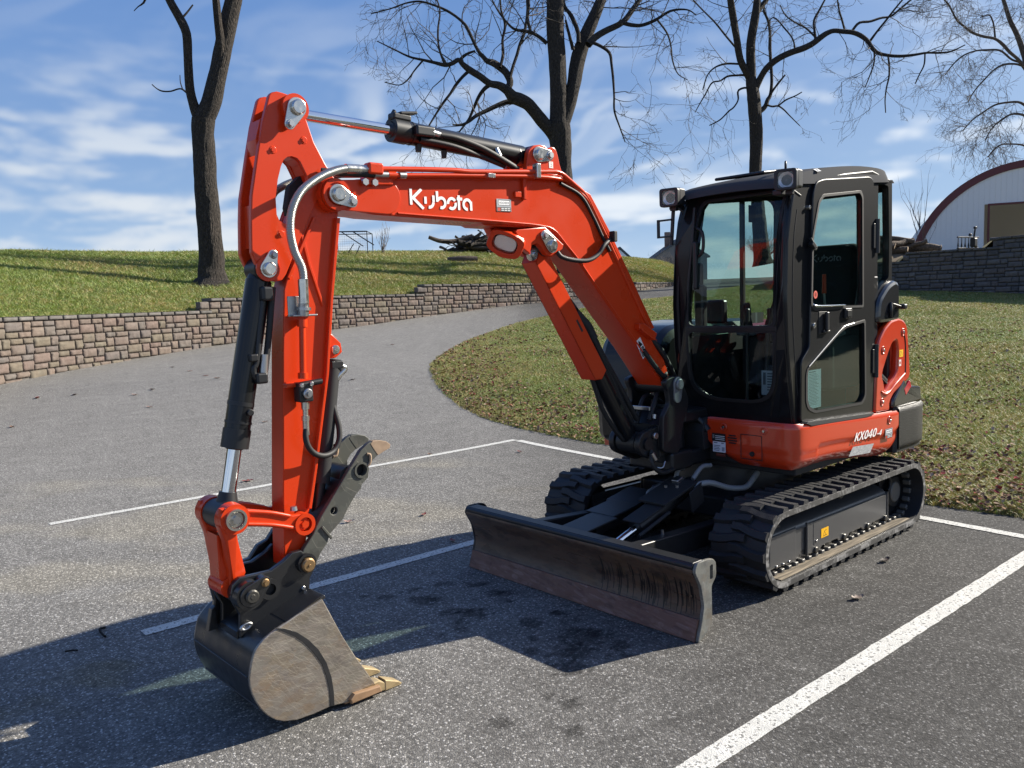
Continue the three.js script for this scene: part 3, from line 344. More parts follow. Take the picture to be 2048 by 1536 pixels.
{ // heap of dead limbs
  const r = rng(77);
  const zb = -46.5, yb = hillY(-2, zb), labels = ['thick dead limb low in the brush heap on the hill under the boom', 'thin dead branch poking out of the brush heap on the hill under the boom'];
  for (let k = 0; k < 92; k++) {
    const thin = k > 40, x = lerp(-3.3, 0.9, r() ** 0.85), prof = Math.sin(Math.PI * clamp((x + 4.0) / 5.4)), L = thin ? 0.9 + r() * 1.6 : 1.1 + r() * 1.9, a = (r() - 0.5) * (thin ? 1.5 : 0.75), yaw = (r() - 0.5) * 2.2, rr = thin ? 0.018 + 0.03 * r() : 0.05 + 0.10 * r(), y = yb + 0.05 + r() * 0.85 * prof, z = zb + (r() - 0.5) * 1.6, pts = [];
    for (let i = 0; i <= 5; i++) { const t = i / 5 - 0.5; pts.push([x + t * L * Math.cos(yaw) + (r() - 0.5) * 0.10, y + t * L * a + (r() - 0.5) * 0.16 + 0.25 * t * t * (thin ? 1 : 0), z + t * L * Math.sin(yaw) + (r() - 0.5) * 0.12, rr * (1.15 - 0.8 * i / 5) * (0.85 + 0.3 * r())]); }
    const gs = [branchTube(pts, thin ? 5 : 7, 2)]; for (let q = 0; q < (thin ? 2 : 1); q++) { const b0 = pts[1 + Math.floor(r() * 4)], e = []; for (let i = 0; i <= 3; i++) e.push([b0[0] + i * 0.12 * (r() - 0.4), b0[1] + i * 0.13 * (r() - 0.2), b0[2] + i * 0.1 * (r() - 0.5), Math.max(0.006, b0[3] * 0.5 * (1 - i / 4))]); gs.push(branchTube(e, 5, 1)); }
    const m = new THREE.Mesh(mergeGeometries(gs.map(clean)), r() < 0.3 ? woodMat : barkMat); m.name = 'dead_limb'; m.castShadow = m.receiveShadow = true; top(m); tag(m, labels[+thin], 'branch', thin ? 'thin branches of the brush heap' : 'thick limbs of the brush heap');
  }
  const one = (pts, label) => { const m = new THREE.Mesh(branchTube(pts, 8, 3), woodMat); m.name = 'dead_limb'; m.castShadow = true; top(m); tag(m, label, 'branch'); };
  one([[-4.3, yb + 0.95, zb + 0.3, 0.1], [-3.7, yb + 0.72, zb + 0.3, 0.12], [-2.9, yb + 0.7, zb, 0.13], [-1.9, yb + 0.95, zb - 0.2, 0.14]], 'thick pale dead limb sticking out at the left end of the brush heap');
  one([[-2.8, yb, zb + 0.3, 0.16], [-2.3, yb + 0.35, zb + 0.2, 0.17], [-1.8, yb + 0.75, zb, 0.14], [-1.4, yb + 1.15, zb, 0.07]], 'grey forked dead limb leaning up in the middle of the brush heap');
  const s = branchTube([[-2.9, 0, 0, 0.2], [-2.2, 0.03, 0.1, 0.2], [-1.5, 0.02, 0.0, 0.17]], 9, 4); const sm = new THREE.Mesh(s, woodMat); sm.name = 'fallen_log'; sm.position.set(0.05, hillY(-2.2, -40) + 0.1, -40); sm.castShadow = true; top(sm); tag(sm, 'short fallen log lying in the grass below the brush heap', 'log');
}
// houses and bushes past the crest
function farHouse(x, y, z, w, h, rh, wall, roof, label, chim) {
  const g = new THREE.Group(); g.name = 'house'; g.position.set(x, y, z); top(g); tag(g, label, 'house');
  part('wall', g, wall, prism([[-w / 2, -4], [w / 2, -4], [w / 2, h], [0, h + rh], [-w / 2, h]], -6, 0, 0));
  part('roof', g, roof, prism([[-w / 2 - 0.4, h - 0.25], [0, h + rh + 0.12], [w / 2 + 0.4, h - 0.25], [w / 2 + 0.4, h], [0, h + rh + 0.4], [-w / 2 - 0.4, h]], -6.4, 0.35, 0));
  for (const s of [-1, 1]) part('window', g, std({ color: lin(0.03, 0.035, 0.04), roughness: 0.2 }), box(s * w / 4, h - 0.6, 0.02, 0.9, 1.2, 0.06));
  if (chim) part('chimney', g, std({ color: lin(0.15, 0.1, 0.08), roughness: 0.9 }), box(-w * 0.22, h + rh + 0.2, -2, 0.8, 2.4, 0.7, 0.02), box(w * 0.25, h + rh * 0.6 + 0.3, -3, 0.7, 1.6, 0.6, 0.02));
}
const slate = std({ color: lin(0.05, 0.055, 0.06), roughness: 0.8 });
farHouse(16.1, 5.6, -120, 3.6, 1.1, 1.7, std({ color: lin(0.6, 0.6, 0.62), roughness: 0.7 }), slate, 'small white gabled house far off on the skyline right of the boom');
farHouse(27.0, 6.2, -130, 8, 1.3, 2.6, std({ color: lin(0.10, 0.095, 0.09), roughness: 0.8 }), slate, 'dark house with two chimneys on the skyline beside the cab', true);
function bareBush(name, x, y, z, h, w, n, label, col, cat = 'bush') { const r = rng(Math.floor(x * 77 + 5000)), l = []; for (let k = 0; k < n; k++) { const a = r() * 6.283, sp = w * (0.2 + 0.8 * r()), hh = h * (0.55 + 0.45 * r()), pts = []; for (let i = 0; i <= 3; i++) { const t = i / 3; pts.push([x + Math.cos(a) * sp * t ** 1.3 + (r() - 0.5) * 0.1 * h, y + hh * t, z + Math.sin(a) * sp * t ** 1.3, 0.006 * h * (1.2 - t) + 0.004]); } l.push(branchTube(pts, 3, 1)); for (let q = 0; q < 4; q++) { const b = pts[1 + Math.floor(r() * 3)], e = [b[0] + (r() - 0.5) * 0.5 * w, b[1] + r() * 0.35 * h, b[2] + (r() - 0.5) * 0.4 * w, 0.005]; l.push(branchTube([[b[0], b[1], b[2], 0.008], e], 3, 1)); } } const g = new THREE.Group(); g.name = name; top(g); tag(g, label, cat); part('stems', g, std({ color: lin(...col), roughness: 1 }), l); }
bareBush('bush', 21.3, 4.6, -110, 2.6, 3.2, 90, 'round bare bush on the skyline between the two far houses', [0.11, 0.085, 0.07]);
bareBush('bush', 23.0, 4.3, -75, 2.5, 2.3, 120, 'bare bush on the hill crest seen through the cab glass', [0.10, 0.08, 0.065]);
bareBush('sapling', -6.4, 4.15, -43, 1.5, 0.5, 14, 'thin bare sapling beside the wire cage on the hilltop', [0.15, 0.12, 0.1], 'sapling');
bareBush('sapling', 21.9, 2.9, -44, 2.2, 0.7, 7, 'thin bare sapling left of the arched barn', [0.15, 0.11, 0.09], 'sapling');
bareBush('sapling', 26.6, 4.6, -54, 4.3, 1.6, 6, 'tall bare sapling rising behind the rim of the arched barn', [0.16, 0.13, 0.11], 'sapling');
// ---------------------------------------------------------------- bare trees
const TREES = {
  L: { trunk: [[-10.12,2.49,-28.5,0.826],[-10.11,2.68,-28.5,0.602],[-10.1,2.81,-28.5,0.499],[-10.12,3.07,-28.5,0.439],[-10.07,3.47,-28.5,0.413],[-10.08,4.74,-28.5,0.387],[-10.08,5.89,-28.5,0.37],[-10.06,7.11,-28.5,0.361],[-10.06,7.68,-28.5,0.37],[-10.01,8.08,-28.5,0.379]], limbs: [[[-10.01,8.04,-28.5,0.344],[-9.72,8.61,-28.53,0.31],[-9.45,9.54,-28.58,0.285],[-9.14,10.74,-28.65,0.285],[-8.81,11.94,-28.71,0.269],[-8.49,13.39,-28.79,0.235],[-8.22,15.48,-28.9,0.175],[-7.96,18.03,-29.04,0.105]],[[-9.33,9.96,-28.5,0.172],[-9.23,10.48,-28.38,0.146],[-9.22,11.08,-28.24,0.128],[-9.19,11.73,-28.09,0.119],[-9.14,12.86,-27.81,0.101],[-9.17,14.5,-27.39,0.066]],[[-10.07,7.95,-28.5,0.224],[-10.2,8.23,-28.45,0.18],[-10.28,8.59,-28.38,0.154],[-10.32,9.01,-28.31,0.145],[-10.25,10.04,-28.14,0.136],[-10.2,10.69,-28.03,0.144],[-10.28,10.98,-27.97,0.144],[-10.4,11.25,-27.92,0.135],[-10.6,11.69,-27.83,0.126],[-10.91,12.7,-27.64,0.1],[-11.31,14.11,-27.36,0.066],[-11.56,15.33,-27.11,0.033]],[[-10.56,11.28,-28.5,0.043],[-10.38,11.5,-28.59,0.035],[-10.17,11.82,-28.71,0.026]],[[-10.5,8.94,-28.5,0.034],[-10.71,9.09,-28.55,0.026],[-11.11,9.04,-28.63,0.026],[-11.42,9.08,-28.69,0.026],[-11.61,9.19,-28.73,0.017],[-11.75,9.32,-28.77,0.017]],[[-10.63,9.04,-28.5,0.022],[-10.71,9.3,-28.55,0.017],[-10.73,9.55,-28.61,0.014]],[[-10.93,12.88,-28.5,0.069],[-11.49,12.45,-28.57,0.043],[-11.76,11.93,-28.64,0.035],[-11.98,11.8,-28.66,0.017],[-12.13,11.68,-28.68,0.013]]] },
  C: { trunk: [[2.86,2.96,-38.0,0.665],[2.78,3.3,-38.0,0.574],[2.68,4.54,-38.0,0.505],[2.61,6.1,-38.0,0.47],[2.55,7.76,-38.0,0.459],[2.55,8.64,-38.0,0.482],[2.48,9.41,-38.0,0.528]], limbs: [[[2.47,9.15,-38.0,0.436],[2.51,10.39,-38.0,0.379],[2.51,11.85,-38.0,0.379],[2.46,13.33,-38.0,0.39],[2.48,14.78,-38.0,0.379],[2.47,17.3,-38.0,0.298],[2.64,20.2,-38.0,0.207],[2.51,23.05,-38.0,0.103]],[[2.59,9.3,-38.0,0.344],[2.92,10.19,-38.14,0.322],[3.22,11.17,-38.3,0.312],[3.5,12.48,-38.5,0.337],[3.92,13.49,-38.67,0.304],[4.62,15.03,-38.92,0.235],[5.37,16.84,-39.22,0.178],[6.35,19.59,-39.65,0.108],[6.91,21.9,-40.0,0.048]],[[3.89,12.82,-38.0,0.161],[4.22,13.17,-38.14,0.15],[4.67,13.46,-38.3,0.139],[5.54,13.93,-38.58,0.128],[6.06,14.58,-38.82,0.117],[6.44,15.1,-39.0,0.106],[7.42,16.68,-39.52,0.072],[8.22,18.15,-39.98,0.048]],[[5.46,13.7,-38.0,0.092],[5.8,13.58,-37.92,0.092],[6.2,13.52,-37.84,0.08],[6.61,13.6,-37.75,0.08],[6.92,13.72,-37.67,0.068],[7.49,13.99,-37.53,0.057],[8.2,13.95,-37.37,0.034],[8.53,13.7,-37.28,0.023]],[[6.98,13.78,-38.0,0.046],[7.4,13.14,-37.92,0.041],[7.54,12.55,-37.86,0.034],[7.58,11.99,-37.8,0.034],[7.8,11.37,-37.73,0.027],[8.21,11.08,-37.68,0.018]],[[4.02,12.94,-38.0,0.08],[4.4,12.72,-37.86,0.074],[4.79,12.36,-37.7,0.068],[4.85,11.8,-37.53,0.057],[4.88,11.24,-37.37,0.056],[4.88,10.42,-37.12,0.045],[4.85,9.69,-36.9,0.045],[5.04,8.94,-36.66,0.033],[5.22,8.28,-36.45,0.022]],[[2.35,8.8,-38.0,0.275],[2.04,9.22,-37.86,0.274],[1.69,9.61,-37.72,0.285],[1.39,9.96,-37.59,0.272],[1.11,10.25,-37.48,0.272],[0.78,10.41,-37.38,0.282],[0.5,10.51,-37.3,0.27],[0.23,10.79,-37.19,0.202],[-0.11,10.98,-37.09,0.168],[-0.5,11.05,-36.98,0.145],[-0.92,11.32,-36.84,0.145],[-1.35,11.57,-36.7,0.144],[-1.64,11.8,-36.59,0.11],[-1.78,11.95,-36.53,0.099],[-2.08,11.79,-36.44,0.088],[-2.35,11.72,-36.37,0.088],[-2.83,11.8,-36.23,0.066],[-3.27,11.88,-36.1,0.055],[-3.8,11.98,-35.95,0.043],[-4.39,12.23,-35.76,0.032],[-5.09,12.54,-35.53,0.021]],[[-1.85,12.32,-38.0,0.08],[-1.62,12.5,-37.9,0.069],[-1.37,12.6,-37.82,0.057],[-1.12,12.65,-37.74,0.046]],[[0.19,10.96,-38.0,0.161],[0.38,11.32,-38.08,0.149],[0.3,11.64,-38.15,0.161],[0.17,11.86,-38.2,0.161],[-0.07,12.08,-38.26,0.162],[-0.35,12.28,-38.33,0.15],[-0.62,12.39,-38.39,0.116],[-0.79,12.61,-38.45,0.093],[-0.94,12.78,-38.49,0.081],[-1.13,13.16,-38.58,0.07],[-1.3,13.58,-38.67,0.07],[-1.51,14.05,-38.77,0.07],[-1.82,14.4,-38.86,0.059],[-2.33,14.8,-38.99,0.059],[-2.96,15.13,-39.13,0.047],[-3.58,15.35,-39.26,0.047],[-4.16,15.35,-39.37,0.036],[-5.0,15.17,-39.54,0.03],[-5.91,15.04,-39.72,0.024]],[[0.36,11.47,-38.0,0.08],[0.56,12.13,-38.23,0.069],[0.74,12.63,-38.41,0.07],[0.89,13.13,-38.59,0.07],[1.09,13.62,-38.76,0.07],[1.23,14.29,-38.99,0.059],[1.31,15.27,-39.31,0.047],[1.24,16.27,-39.63,0.036]],[[0.46,10.5,-38.0,0.138],[0.12,10.43,-37.86,0.114],[-0.26,10.26,-37.69,0.102],[-0.73,10.01,-37.48,0.091],[-1.17,9.77,-37.27,0.079],[-1.48,9.51,-37.11,0.067],[-1.76,9.36,-36.98,0.056],[-2.18,9.32,-36.79,0.033]],[[-0.47,11.29,-38.0,0.103],[-0.75,11.11,-38.03,0.092],[-1.0,10.83,-38.08,0.08],[-1.27,10.33,-38.14,0.069],[-1.49,9.89,-38.19,0.058],[-1.76,9.56,-38.23,0.046],[-2.06,9.22,-38.28,0.029]],[[-1.43,11.88,-38.0,0.08],[-1.74,11.59,-37.91,0.069],[-2.04,11.23,-37.82,0.069],[-2.29,10.85,-37.72,0.057],[-2.59,10.47,-37.63,0.057],[-2.93,9.96,-37.5,0.045],[-3.28,9.41,-37.37,0.034],[-3.43,9.21,-37.31,0.023]],[[2.07,12.94,-38.0,0.092],[1.77,13.18,-37.92,0.08],[1.37,13.38,-37.82,0.08],[1.0,13.43,-37.74,0.068],[0.63,13.5,-37.66,0.057],[0.25,13.84,-37.55,0.045],[-0.07,14.25,-37.43,0.034],[-0.37,14.83,-37.28,0.028]],[[3.47,12.92,-38.0,0.103],[3.47,13.39,-38.1,0.092],[3.29,13.95,-38.21,0.104],[3.15,14.26,-38.28,0.092],[2.94,14.57,-38.36,0.081],[2.83,15.15,-38.48,0.07],[2.6,16.08,-38.67,0.047]],[[3.22,12.63,-38.0,0.08],[3.08,13.11,-37.82,0.069],[2.95,13.55,-37.66,0.057],[2.89,13.78,-37.57,0.045]],[[-0.04,11.98,-38.0,0.069],[0.11,12.57,-38.18,0.069],[0.11,13.27,-38.38,0.058],[0.25,13.98,-38.59,0.058],[0.09,14.71,-38.81,0.047],[0.08,15.67,-39.08,0.035]],[[-2.48,12.17,-38.0,0.057],[-2.73,12.98,-38.17,0.046],[-2.75,13.78,-38.33,0.046],[-2.64,14.7,-38.52,0.035],[-2.84,15.4,-38.66,0.035]],[[-3.45,12.4,-38.0,0.046],[-3.84,12.05,-38.17,0.035],[-4.21,11.67,-38.34,0.035],[-4.57,11.5,-38.47,0.023],[-5.27,11.69,-38.68,0.023]],[[1.38,13.41,-38.0,0.069],[1.25,14.13,-38.15,0.069],[1.34,14.69,-38.26,0.058],[1.24,15.62,-38.45,0.046]]] },
  R: { trunk: [[13.77,3.11,-45.0,0.598],[13.72,3.43,-45.0,0.462],[13.59,4.71,-45.0,0.394],[13.46,6.56,-45.0,0.34],[13.35,7.98,-45.0,0.326],[13.4,9.18,-45.0,0.326],[13.4,10.19,-45.0,0.34],[13.28,11.87,-45.0,0.34],[13.15,12.8,-45.0,0.272],[13.15,13.31,-45.0,0.245],[13.16,14.78,-45.0,0.231],[13.39,16.01,-45.0,0.217],[13.49,16.84,-45.0,0.177],[13.6,18.34,-45.0,0.136],[13.45,20.57,-45.0,0.082]], limbs: [[[13.1,12.85,-45.0,0.217],[12.86,13.22,-44.91,0.176],[12.54,13.75,-44.77,0.176],[12.27,14.84,-44.52,0.175],[12.03,15.83,-44.29,0.187],[11.86,16.58,-44.11,0.173],[11.54,18.16,-43.72,0.132],[11.13,20.12,-43.23,0.078]],[[13.43,16.14,-45.0,0.149],[13.72,16.51,-45.09,0.136],[14.04,16.89,-45.19,0.123],[14.69,17.83,-45.41,0.096],[15.46,19.31,-45.74,0.055]],[[13.36,12.33,-45.0,0.19],[13.5,12.64,-44.92,0.176],[13.68,12.99,-44.83,0.162],[13.89,13.29,-44.74,0.162],[14.25,13.6,-44.63,0.162],[14.68,13.83,-44.52,0.161],[15.14,13.99,-44.41,0.161],[15.69,14.13,-44.27,0.16],[16.11,14.31,-44.16,0.147],[16.46,14.56,-44.06,0.146],[16.74,14.73,-43.98,0.133],[17.06,14.82,-43.9,0.119],[17.51,14.74,-43.8,0.119],[17.98,14.64,-43.69,0.119],[18.34,14.43,-43.59,0.118],[18.66,14.12,-43.5,0.105],[18.83,13.77,-43.41,0.105],[19.08,13.5,-43.33,0.092],[19.54,13.33,-43.22,0.078],[20.13,13.23,-43.08,0.078],[20.74,13.23,-42.93,0.065],[21.29,13.27,-42.79,0.052],[21.89,13.21,-42.65,0.052],[22.38,13.23,-42.53,0.039],[22.98,13.47,-42.36,0.026]],[[13.48,11.12,-45.0,0.163],[13.72,11.25,-45.06,0.136],[13.95,11.47,-45.14,0.123],[14.09,11.8,-45.23,0.109],[14.24,12.01,-45.29,0.096],[14.37,12.61,-45.44,0.082],[14.42,13.25,-45.6,0.083],[14.43,13.99,-45.78,0.083],[14.45,14.61,-45.93,0.083],[14.51,15.39,-46.12,0.07],[14.47,16.18,-46.31,0.07],[14.3,16.75,-46.46,0.056],[14.4,17.37,-46.61,0.042]],[[14.18,12.05,-45.0,0.068],[14.43,12.38,-45.04,0.054],[14.65,12.64,-45.08,0.054],[14.99,13.03,-45.13,0.041]],[[13.02,12.39,-45.0,0.054],[12.74,12.39,-44.95,0.054],[12.43,12.23,-44.88,0.054],[12.4,11.75,-44.78,0.041],[12.13,11.35,-44.68,0.04],[11.88,11.17,-44.62,0.04],[11.36,10.7,-44.48,0.034],[10.78,10.41,-44.36,0.027]],[[12.94,13.06,-45.0,0.068],[12.45,13.07,-45.05,0.054],[11.94,13.05,-45.11,0.054],[11.55,12.84,-45.15,0.041],[11.17,12.79,-45.2,0.041],[10.78,12.18,-45.27,0.034],[10.47,11.68,-45.34,0.027],[10.26,11.31,-45.38,0.022]],[[12.58,13.63,-45.0,0.054],[11.72,13.6,-44.76,0.054],[11.1,13.36,-44.56,0.04],[10.72,12.98,-44.41,0.034],[10.39,12.17,-44.15,0.027]],[[12.45,14.35,-45.0,0.054],[11.77,15.1,-44.89,0.054],[11.23,15.72,-44.81,0.047],[10.56,16.34,-44.71,0.04],[10.11,16.78,-44.64,0.04],[9.64,17.31,-44.57,0.027]],[[20.37,13.78,-45.0,0.054],[20.45,13.33,-45.05,0.054],[20.48,12.76,-45.11,0.048],[20.38,12.21,-45.17,0.041],[20.34,11.59,-45.24,0.034],[20.41,10.93,-45.31,0.027]],[[19.63,14.16,-45.0,0.054],[19.57,13.44,-44.85,0.041],[19.3,12.77,-44.71,0.034],[18.98,12.11,-44.56,0.027]],[[22.31,13.87,-45.0,0.041],[22.33,13.29,-45.13,0.041],[22.14,12.82,-45.25,0.034],[21.98,12.39,-45.36,0.027]],[[16.55,14.72,-45.0,0.082],[16.53,15.26,-45.11,0.068],[16.54,15.75,-45.21,0.061],[16.91,16.39,-45.35,0.055],[17.28,17.01,-45.49,0.041]],[[18.1,15.07,-45.0,0.054],[17.85,15.62,-44.8,0.054],[17.63,16.07,-44.63,0.047],[17.44,16.63,-44.42,0.04]],[[18.44,15.09,-45.0,0.068],[18.89,15.55,-45.15,0.068],[19.53,15.65,-45.3,0.068],[20.18,15.86,-45.46,0.062],[20.74,15.96,-45.59,0.055],[21.32,16.38,-45.76,0.055],[21.99,16.89,-45.95,0.042]],[[19.41,14.57,-45.0,0.068],[19.74,15.03,-44.86,0.054],[20.09,15.47,-44.72,0.054],[20.46,15.96,-44.57,0.047],[20.85,16.44,-44.42,0.04]],[[16.63,14.77,-45.0,0.054],[16.09,15.45,-45.27,0.048],[15.63,15.78,-45.45,0.041],[15.17,16.25,-45.66,0.034],[14.96,16.83,-45.84,0.028]],[[13.96,11.49,-45.0,0.054],[14.31,11.42,-45.1,0.054],[14.63,11.46,-45.19,0.048],[14.99,11.27,-45.31,0.041],[15.23,11.07,-45.4,0.034],[15.6,10.77,-45.54,0.027],[15.97,10.48,-45.68,0.022]],[[14.57,11.42,-45.0,0.041],[14.96,11.69,-44.89,0.041],[15.4,11.85,-44.78,0.034],[15.73,12.02,-44.7,0.027]],[[15.47,14.2,-45.0,0.054],[15.41,14.8,-45.12,0.041],[15.04,15.41,-45.27,0.041],[14.44,16.08,-45.45,0.034],[14.09,15.5,-45.61,0.028]]] },
  F: { trunk: [[38.02,3.17,-58.0,0.525],[37.55,7.29,-58.0,0.49],[37.17,10.67,-58.0,0.455],[36.85,13.35,-58.0,0.42],[36.49,15.02,-58.0,0.385]], limbs: [[[36.57,14.69,-58.0,0.28],[36.07,15.73,-58.12,0.246],[35.65,17.17,-58.27,0.194],[35.22,18.48,-58.42,0.159],[34.76,19.55,-58.54,0.141],[34.49,20.54,-58.64,0.124],[34.19,21.57,-58.75,0.106],[33.92,23.62,-58.97,0.071]],[[36.0,15.63,-58.0,0.175],[35.41,16.2,-57.84,0.122],[34.87,16.7,-57.7,0.105],[34.22,17.14,-57.55,0.104],[33.62,17.63,-57.39,0.104],[33.07,17.94,-57.27,0.086],[32.16,18.08,-57.1,0.086],[31.34,18.31,-56.94,0.086],[30.72,18.67,-56.8,0.069],[30.22,19.0,-56.68,0.068],[29.81,19.51,-56.54,0.051],[29.43,20.01,-56.4,0.051],[28.81,20.48,-56.25,0.042]],[[35.5,16.5,-58.0,0.088],[34.81,16.77,-58.17,0.07],[34.07,17.48,-58.39,0.071],[33.32,17.59,-58.56,0.071],[32.56,17.6,-58.74,0.053],[31.81,17.35,-58.93,0.053],[31.23,16.82,-59.11,0.045],[30.81,16.21,-59.29,0.036]],[[35.44,16.31,-58.0,0.088],[34.85,16.44,-57.94,0.07],[33.95,16.38,-57.85,0.07],[33.24,15.99,-57.77,0.052],[32.7,15.47,-57.7,0.052],[31.98,14.74,-57.59,0.043],[31.43,13.92,-57.49,0.035]],[[36.7,12.69,-58.0,0.14],[36.06,13.4,-58.1,0.105],[35.41,13.94,-58.19,0.088],[34.61,13.99,-58.27,0.07],[33.8,13.87,-58.36,0.062],[33.17,13.51,-58.45,0.053],[32.38,12.96,-58.55,0.044],[31.76,12.26,-58.66,0.035]],[[36.79,12.02,-58.0,0.105],[35.48,12.94,-57.7,0.087],[34.52,13.06,-57.52,0.069],[33.76,12.73,-57.37,0.052],[32.99,12.15,-57.18,0.043],[32.38,11.31,-56.98,0.034]],[[36.95,10.01,-58.0,0.105],[35.91,11.04,-58.31,0.07],[35.0,11.24,-58.53,0.053],[34.39,11.22,-58.67,0.053],[33.96,10.85,-58.8,0.044],[33.69,10.44,-58.92,0.036]],[[33.49,18.14,-58.0,0.07],[33.54,18.97,-58.24,0.053],[33.51,19.44,-58.38,0.053],[33.35,19.89,-58.53,0.044],[32.85,19.8,-58.73,0.035]],[[36.14,15.36,-58.0,0.158],[36.51,17.05,-58.18,0.141],[37.09,18.72,-58.36,0.123],[37.51,20.75,-58.57,0.106],[37.92,22.77,-58.79,0.071]]] }
};
function twigs(limbs, seed, o) { // finer branching grown from the limbs
  const r = rng(seed), out = []; let count = 0;
  const grow = (P, dir, len, rad, lvl) => {
    if (count > o.max) return; count++;
    const n = 4, pts = [[P.x, P.y, P.z, rad]], d = dir.clone(), q = P.clone();
    for (let i = 1; i <= n; i++) { d.add(V((r() - 0.5) * 0.75, (r() - 0.5) * 0.6 + o.up * (lvl ? 0.5 : 1) * 0.16, (r() - 0.5) * 0.75)).normalize(); q.addScaledVector(d, len / n); pts.push([q.x, q.y, q.z, Math.max(rad * (1 - 0.7 * i / n), o.min)]); if (lvl < o.lvl) { const k = r() < o.den ? 1 : 0; for (let j = 0; j < k; j++) grow(q.clone(), d.clone().add(V((r() - 0.5) * 2, (r() - 0.5) * 1.6 - o.droop, (r() - 0.5) * 2)).normalize(), len * (0.4 + 0.35 * r()), Math.max(rad * 0.6, o.min), lvl + 1); } }
    out.push(branchTube(pts, lvl ? 3 : 4, 1));
  };
  for (const L of limbs) {
    const len = L.reduce((s, p, i) => i ? s + Math.hypot(p[0] - L[i - 1][0], p[1] - L[i - 1][1], p[2] - L[i - 1][2]) : 0, 0), thick = L[0][3];
    const n = Math.round(len * o.per * (thick > 0.25 ? 0.5 : 1));
    for (let k = 0; k < n; k++) { const f = (thick > 0.16 ? 0.35 : 0.12) + (1 - (thick > 0.16 ? 0.35 : 0.12)) * Math.pow(r(), 0.75), a = Math.min(Math.floor(f * (L.length - 1)), L.length - 2), t = f * (L.length - 1) - a, p0 = V(...L[a].slice(0, 3)), p1 = V(...L[a + 1].slice(0, 3)), P = p0.clone().lerp(p1, t), ax = p1.clone().sub(p0).normalize(), rr = lerp(L[a][3], L[a + 1][3], t); if (rr > 0.3) continue; const side = V(r() - 0.5, r() - 0.5, r() - 0.5).cross(ax).normalize(); grow(P, side.multiplyScalar(0.9).addScaledVector(ax, 0.55).normalize(), o.len * (0.45 + 0.9 * r()), clamp(rr * 0.45, o.min * 1.2, o.r0), 0); }
  }
  return out;
}
function tree(name, T, label, seed, o, mat = barkMat) {
  const g = new THREE.Group(); g.name = name; top(g); tag(g, label, 'tree');
  part('trunk', g, mat, branchTube(T.trunk, 44, 12));
  for (const l of T.limbs) part('limb', g, mat, branchTube(l, l[0][3] > 0.25 ? 32 : l[0][3] > 0.15 ? 14 : 8, l[0][3] > 0.25 ? 8 : 4));
  if (o.per) { const m = part('twigs', g, o.mat, twigs(T.limbs, seed, o)); m.userData.kind = 'stuff'; }
}
const twigMat = std({ color: lin(0.075, 0.062, 0.052), roughness: 0.95 }), twigPale = std({ color: lin(0.13, 0.105, 0.085), roughness: 0.95 });
tree('tree', TREES.L, 'stout bare tree with a forked trunk on the grass bank behind the arm', 3, { per: 0.0, mat: twigMat });
tree('tree', TREES.C, 'large bare spreading tree behind the arm cylinder and boom', 11, { per: 1.8, len: 2.0, r0: 0.03, min: 0.0062, up: 0.22, droop: 0.35, den: 0.56, lvl: 3, max: 9000, mat: twigMat });
tree('tree', TREES.R, 'bare tree behind the cab with one long limb arching right', 17, { per: 1.3, len: 1.9, r0: 0.026, min: 0.0065, up: 0.1, droop: 0.35, den: 0.55, lvl: 3, max: 6500, mat: twigMat });
tree('tree', TREES.F, 'far bare tree with drooping fine twigs above the arched barn', 23, { per: 3.6, len: 1.9, r0: 0.02, min: 0.007, up: -0.15, droop: 0.5, den: 0.68, lvl: 3, max: 9000, mat: twigPale }, std({ color: lin(0.11, 0.092, 0.078), map: barkMap, roughness: 0.95 }));

// conifer row along the yard to the right: dark mass that the cab's glass and paint mirror
{
  const needle = std({ color: lin(0.016, 0.026, 0.012), roughness: 0.9 });
  for (let k = 0; k < 16; k++) {
    const r = rng(400 + k), x = 27 + k * 1.1 + 2 * (k % 2) + r(), z = -21 + k * 2.0, y0 = H(0, z) + 0.1, h = 9 + 2.6 * r(), g = new THREE.Group(); g.name = 'conifer'; g.position.set(x, y0, z); top(g); tag(g, 'dark conifer in the row right of the parking bays', 'tree', 'conifers right of the parking bays');
    part('trunk', g, barkMat, branchTube([[0, -2, 0, 0.24], [0, h * 0.5, 0, 0.13], [0, h, 0, 0.03]], 8, 2));
    const p = []; for (let i = 0; i < 3200; i++) { const t = r() ** 0.75, y = 0.05 + t * (h - 0.05), R = (1 - t) * h * 0.30 + 0.15, a = r() * 6.283, q = R * Math.sqrt(0.25 + 0.75 * r()), bx = Math.cos(a) * q, bz = Math.sin(a) * q, s = 0.22 + 0.2 * r(), d = r() * 6.283; p.push(bx, y, bz, bx + Math.cos(a) * s * 1.6, y - s * (0.2 + 0.6 * r()), bz + Math.sin(a) * s * 1.6, bx + Math.cos(d) * s, y + s * 0.3 * (r() - 0.5), bz + Math.sin(d) * s); }
    const cg = new THREE.BufferGeometry(); cg.setAttribute('position', new THREE.Float32BufferAttribute(p, 3)); cg.computeVertexNormals(); part('inner_foliage', g, needle, branchTube([[0, 0.05, 0, h * 0.25], [0, h * 0.3, 0, h * 0.175], [0, h * 0.65, 0, h * 0.085], [0, h * 0.97, 0, 0.03]], 10, 2)); const m = part('crown', g, needle, cg); m.material.side = THREE.DoubleSide; m.userData.kind = 'stuff';
  }
}
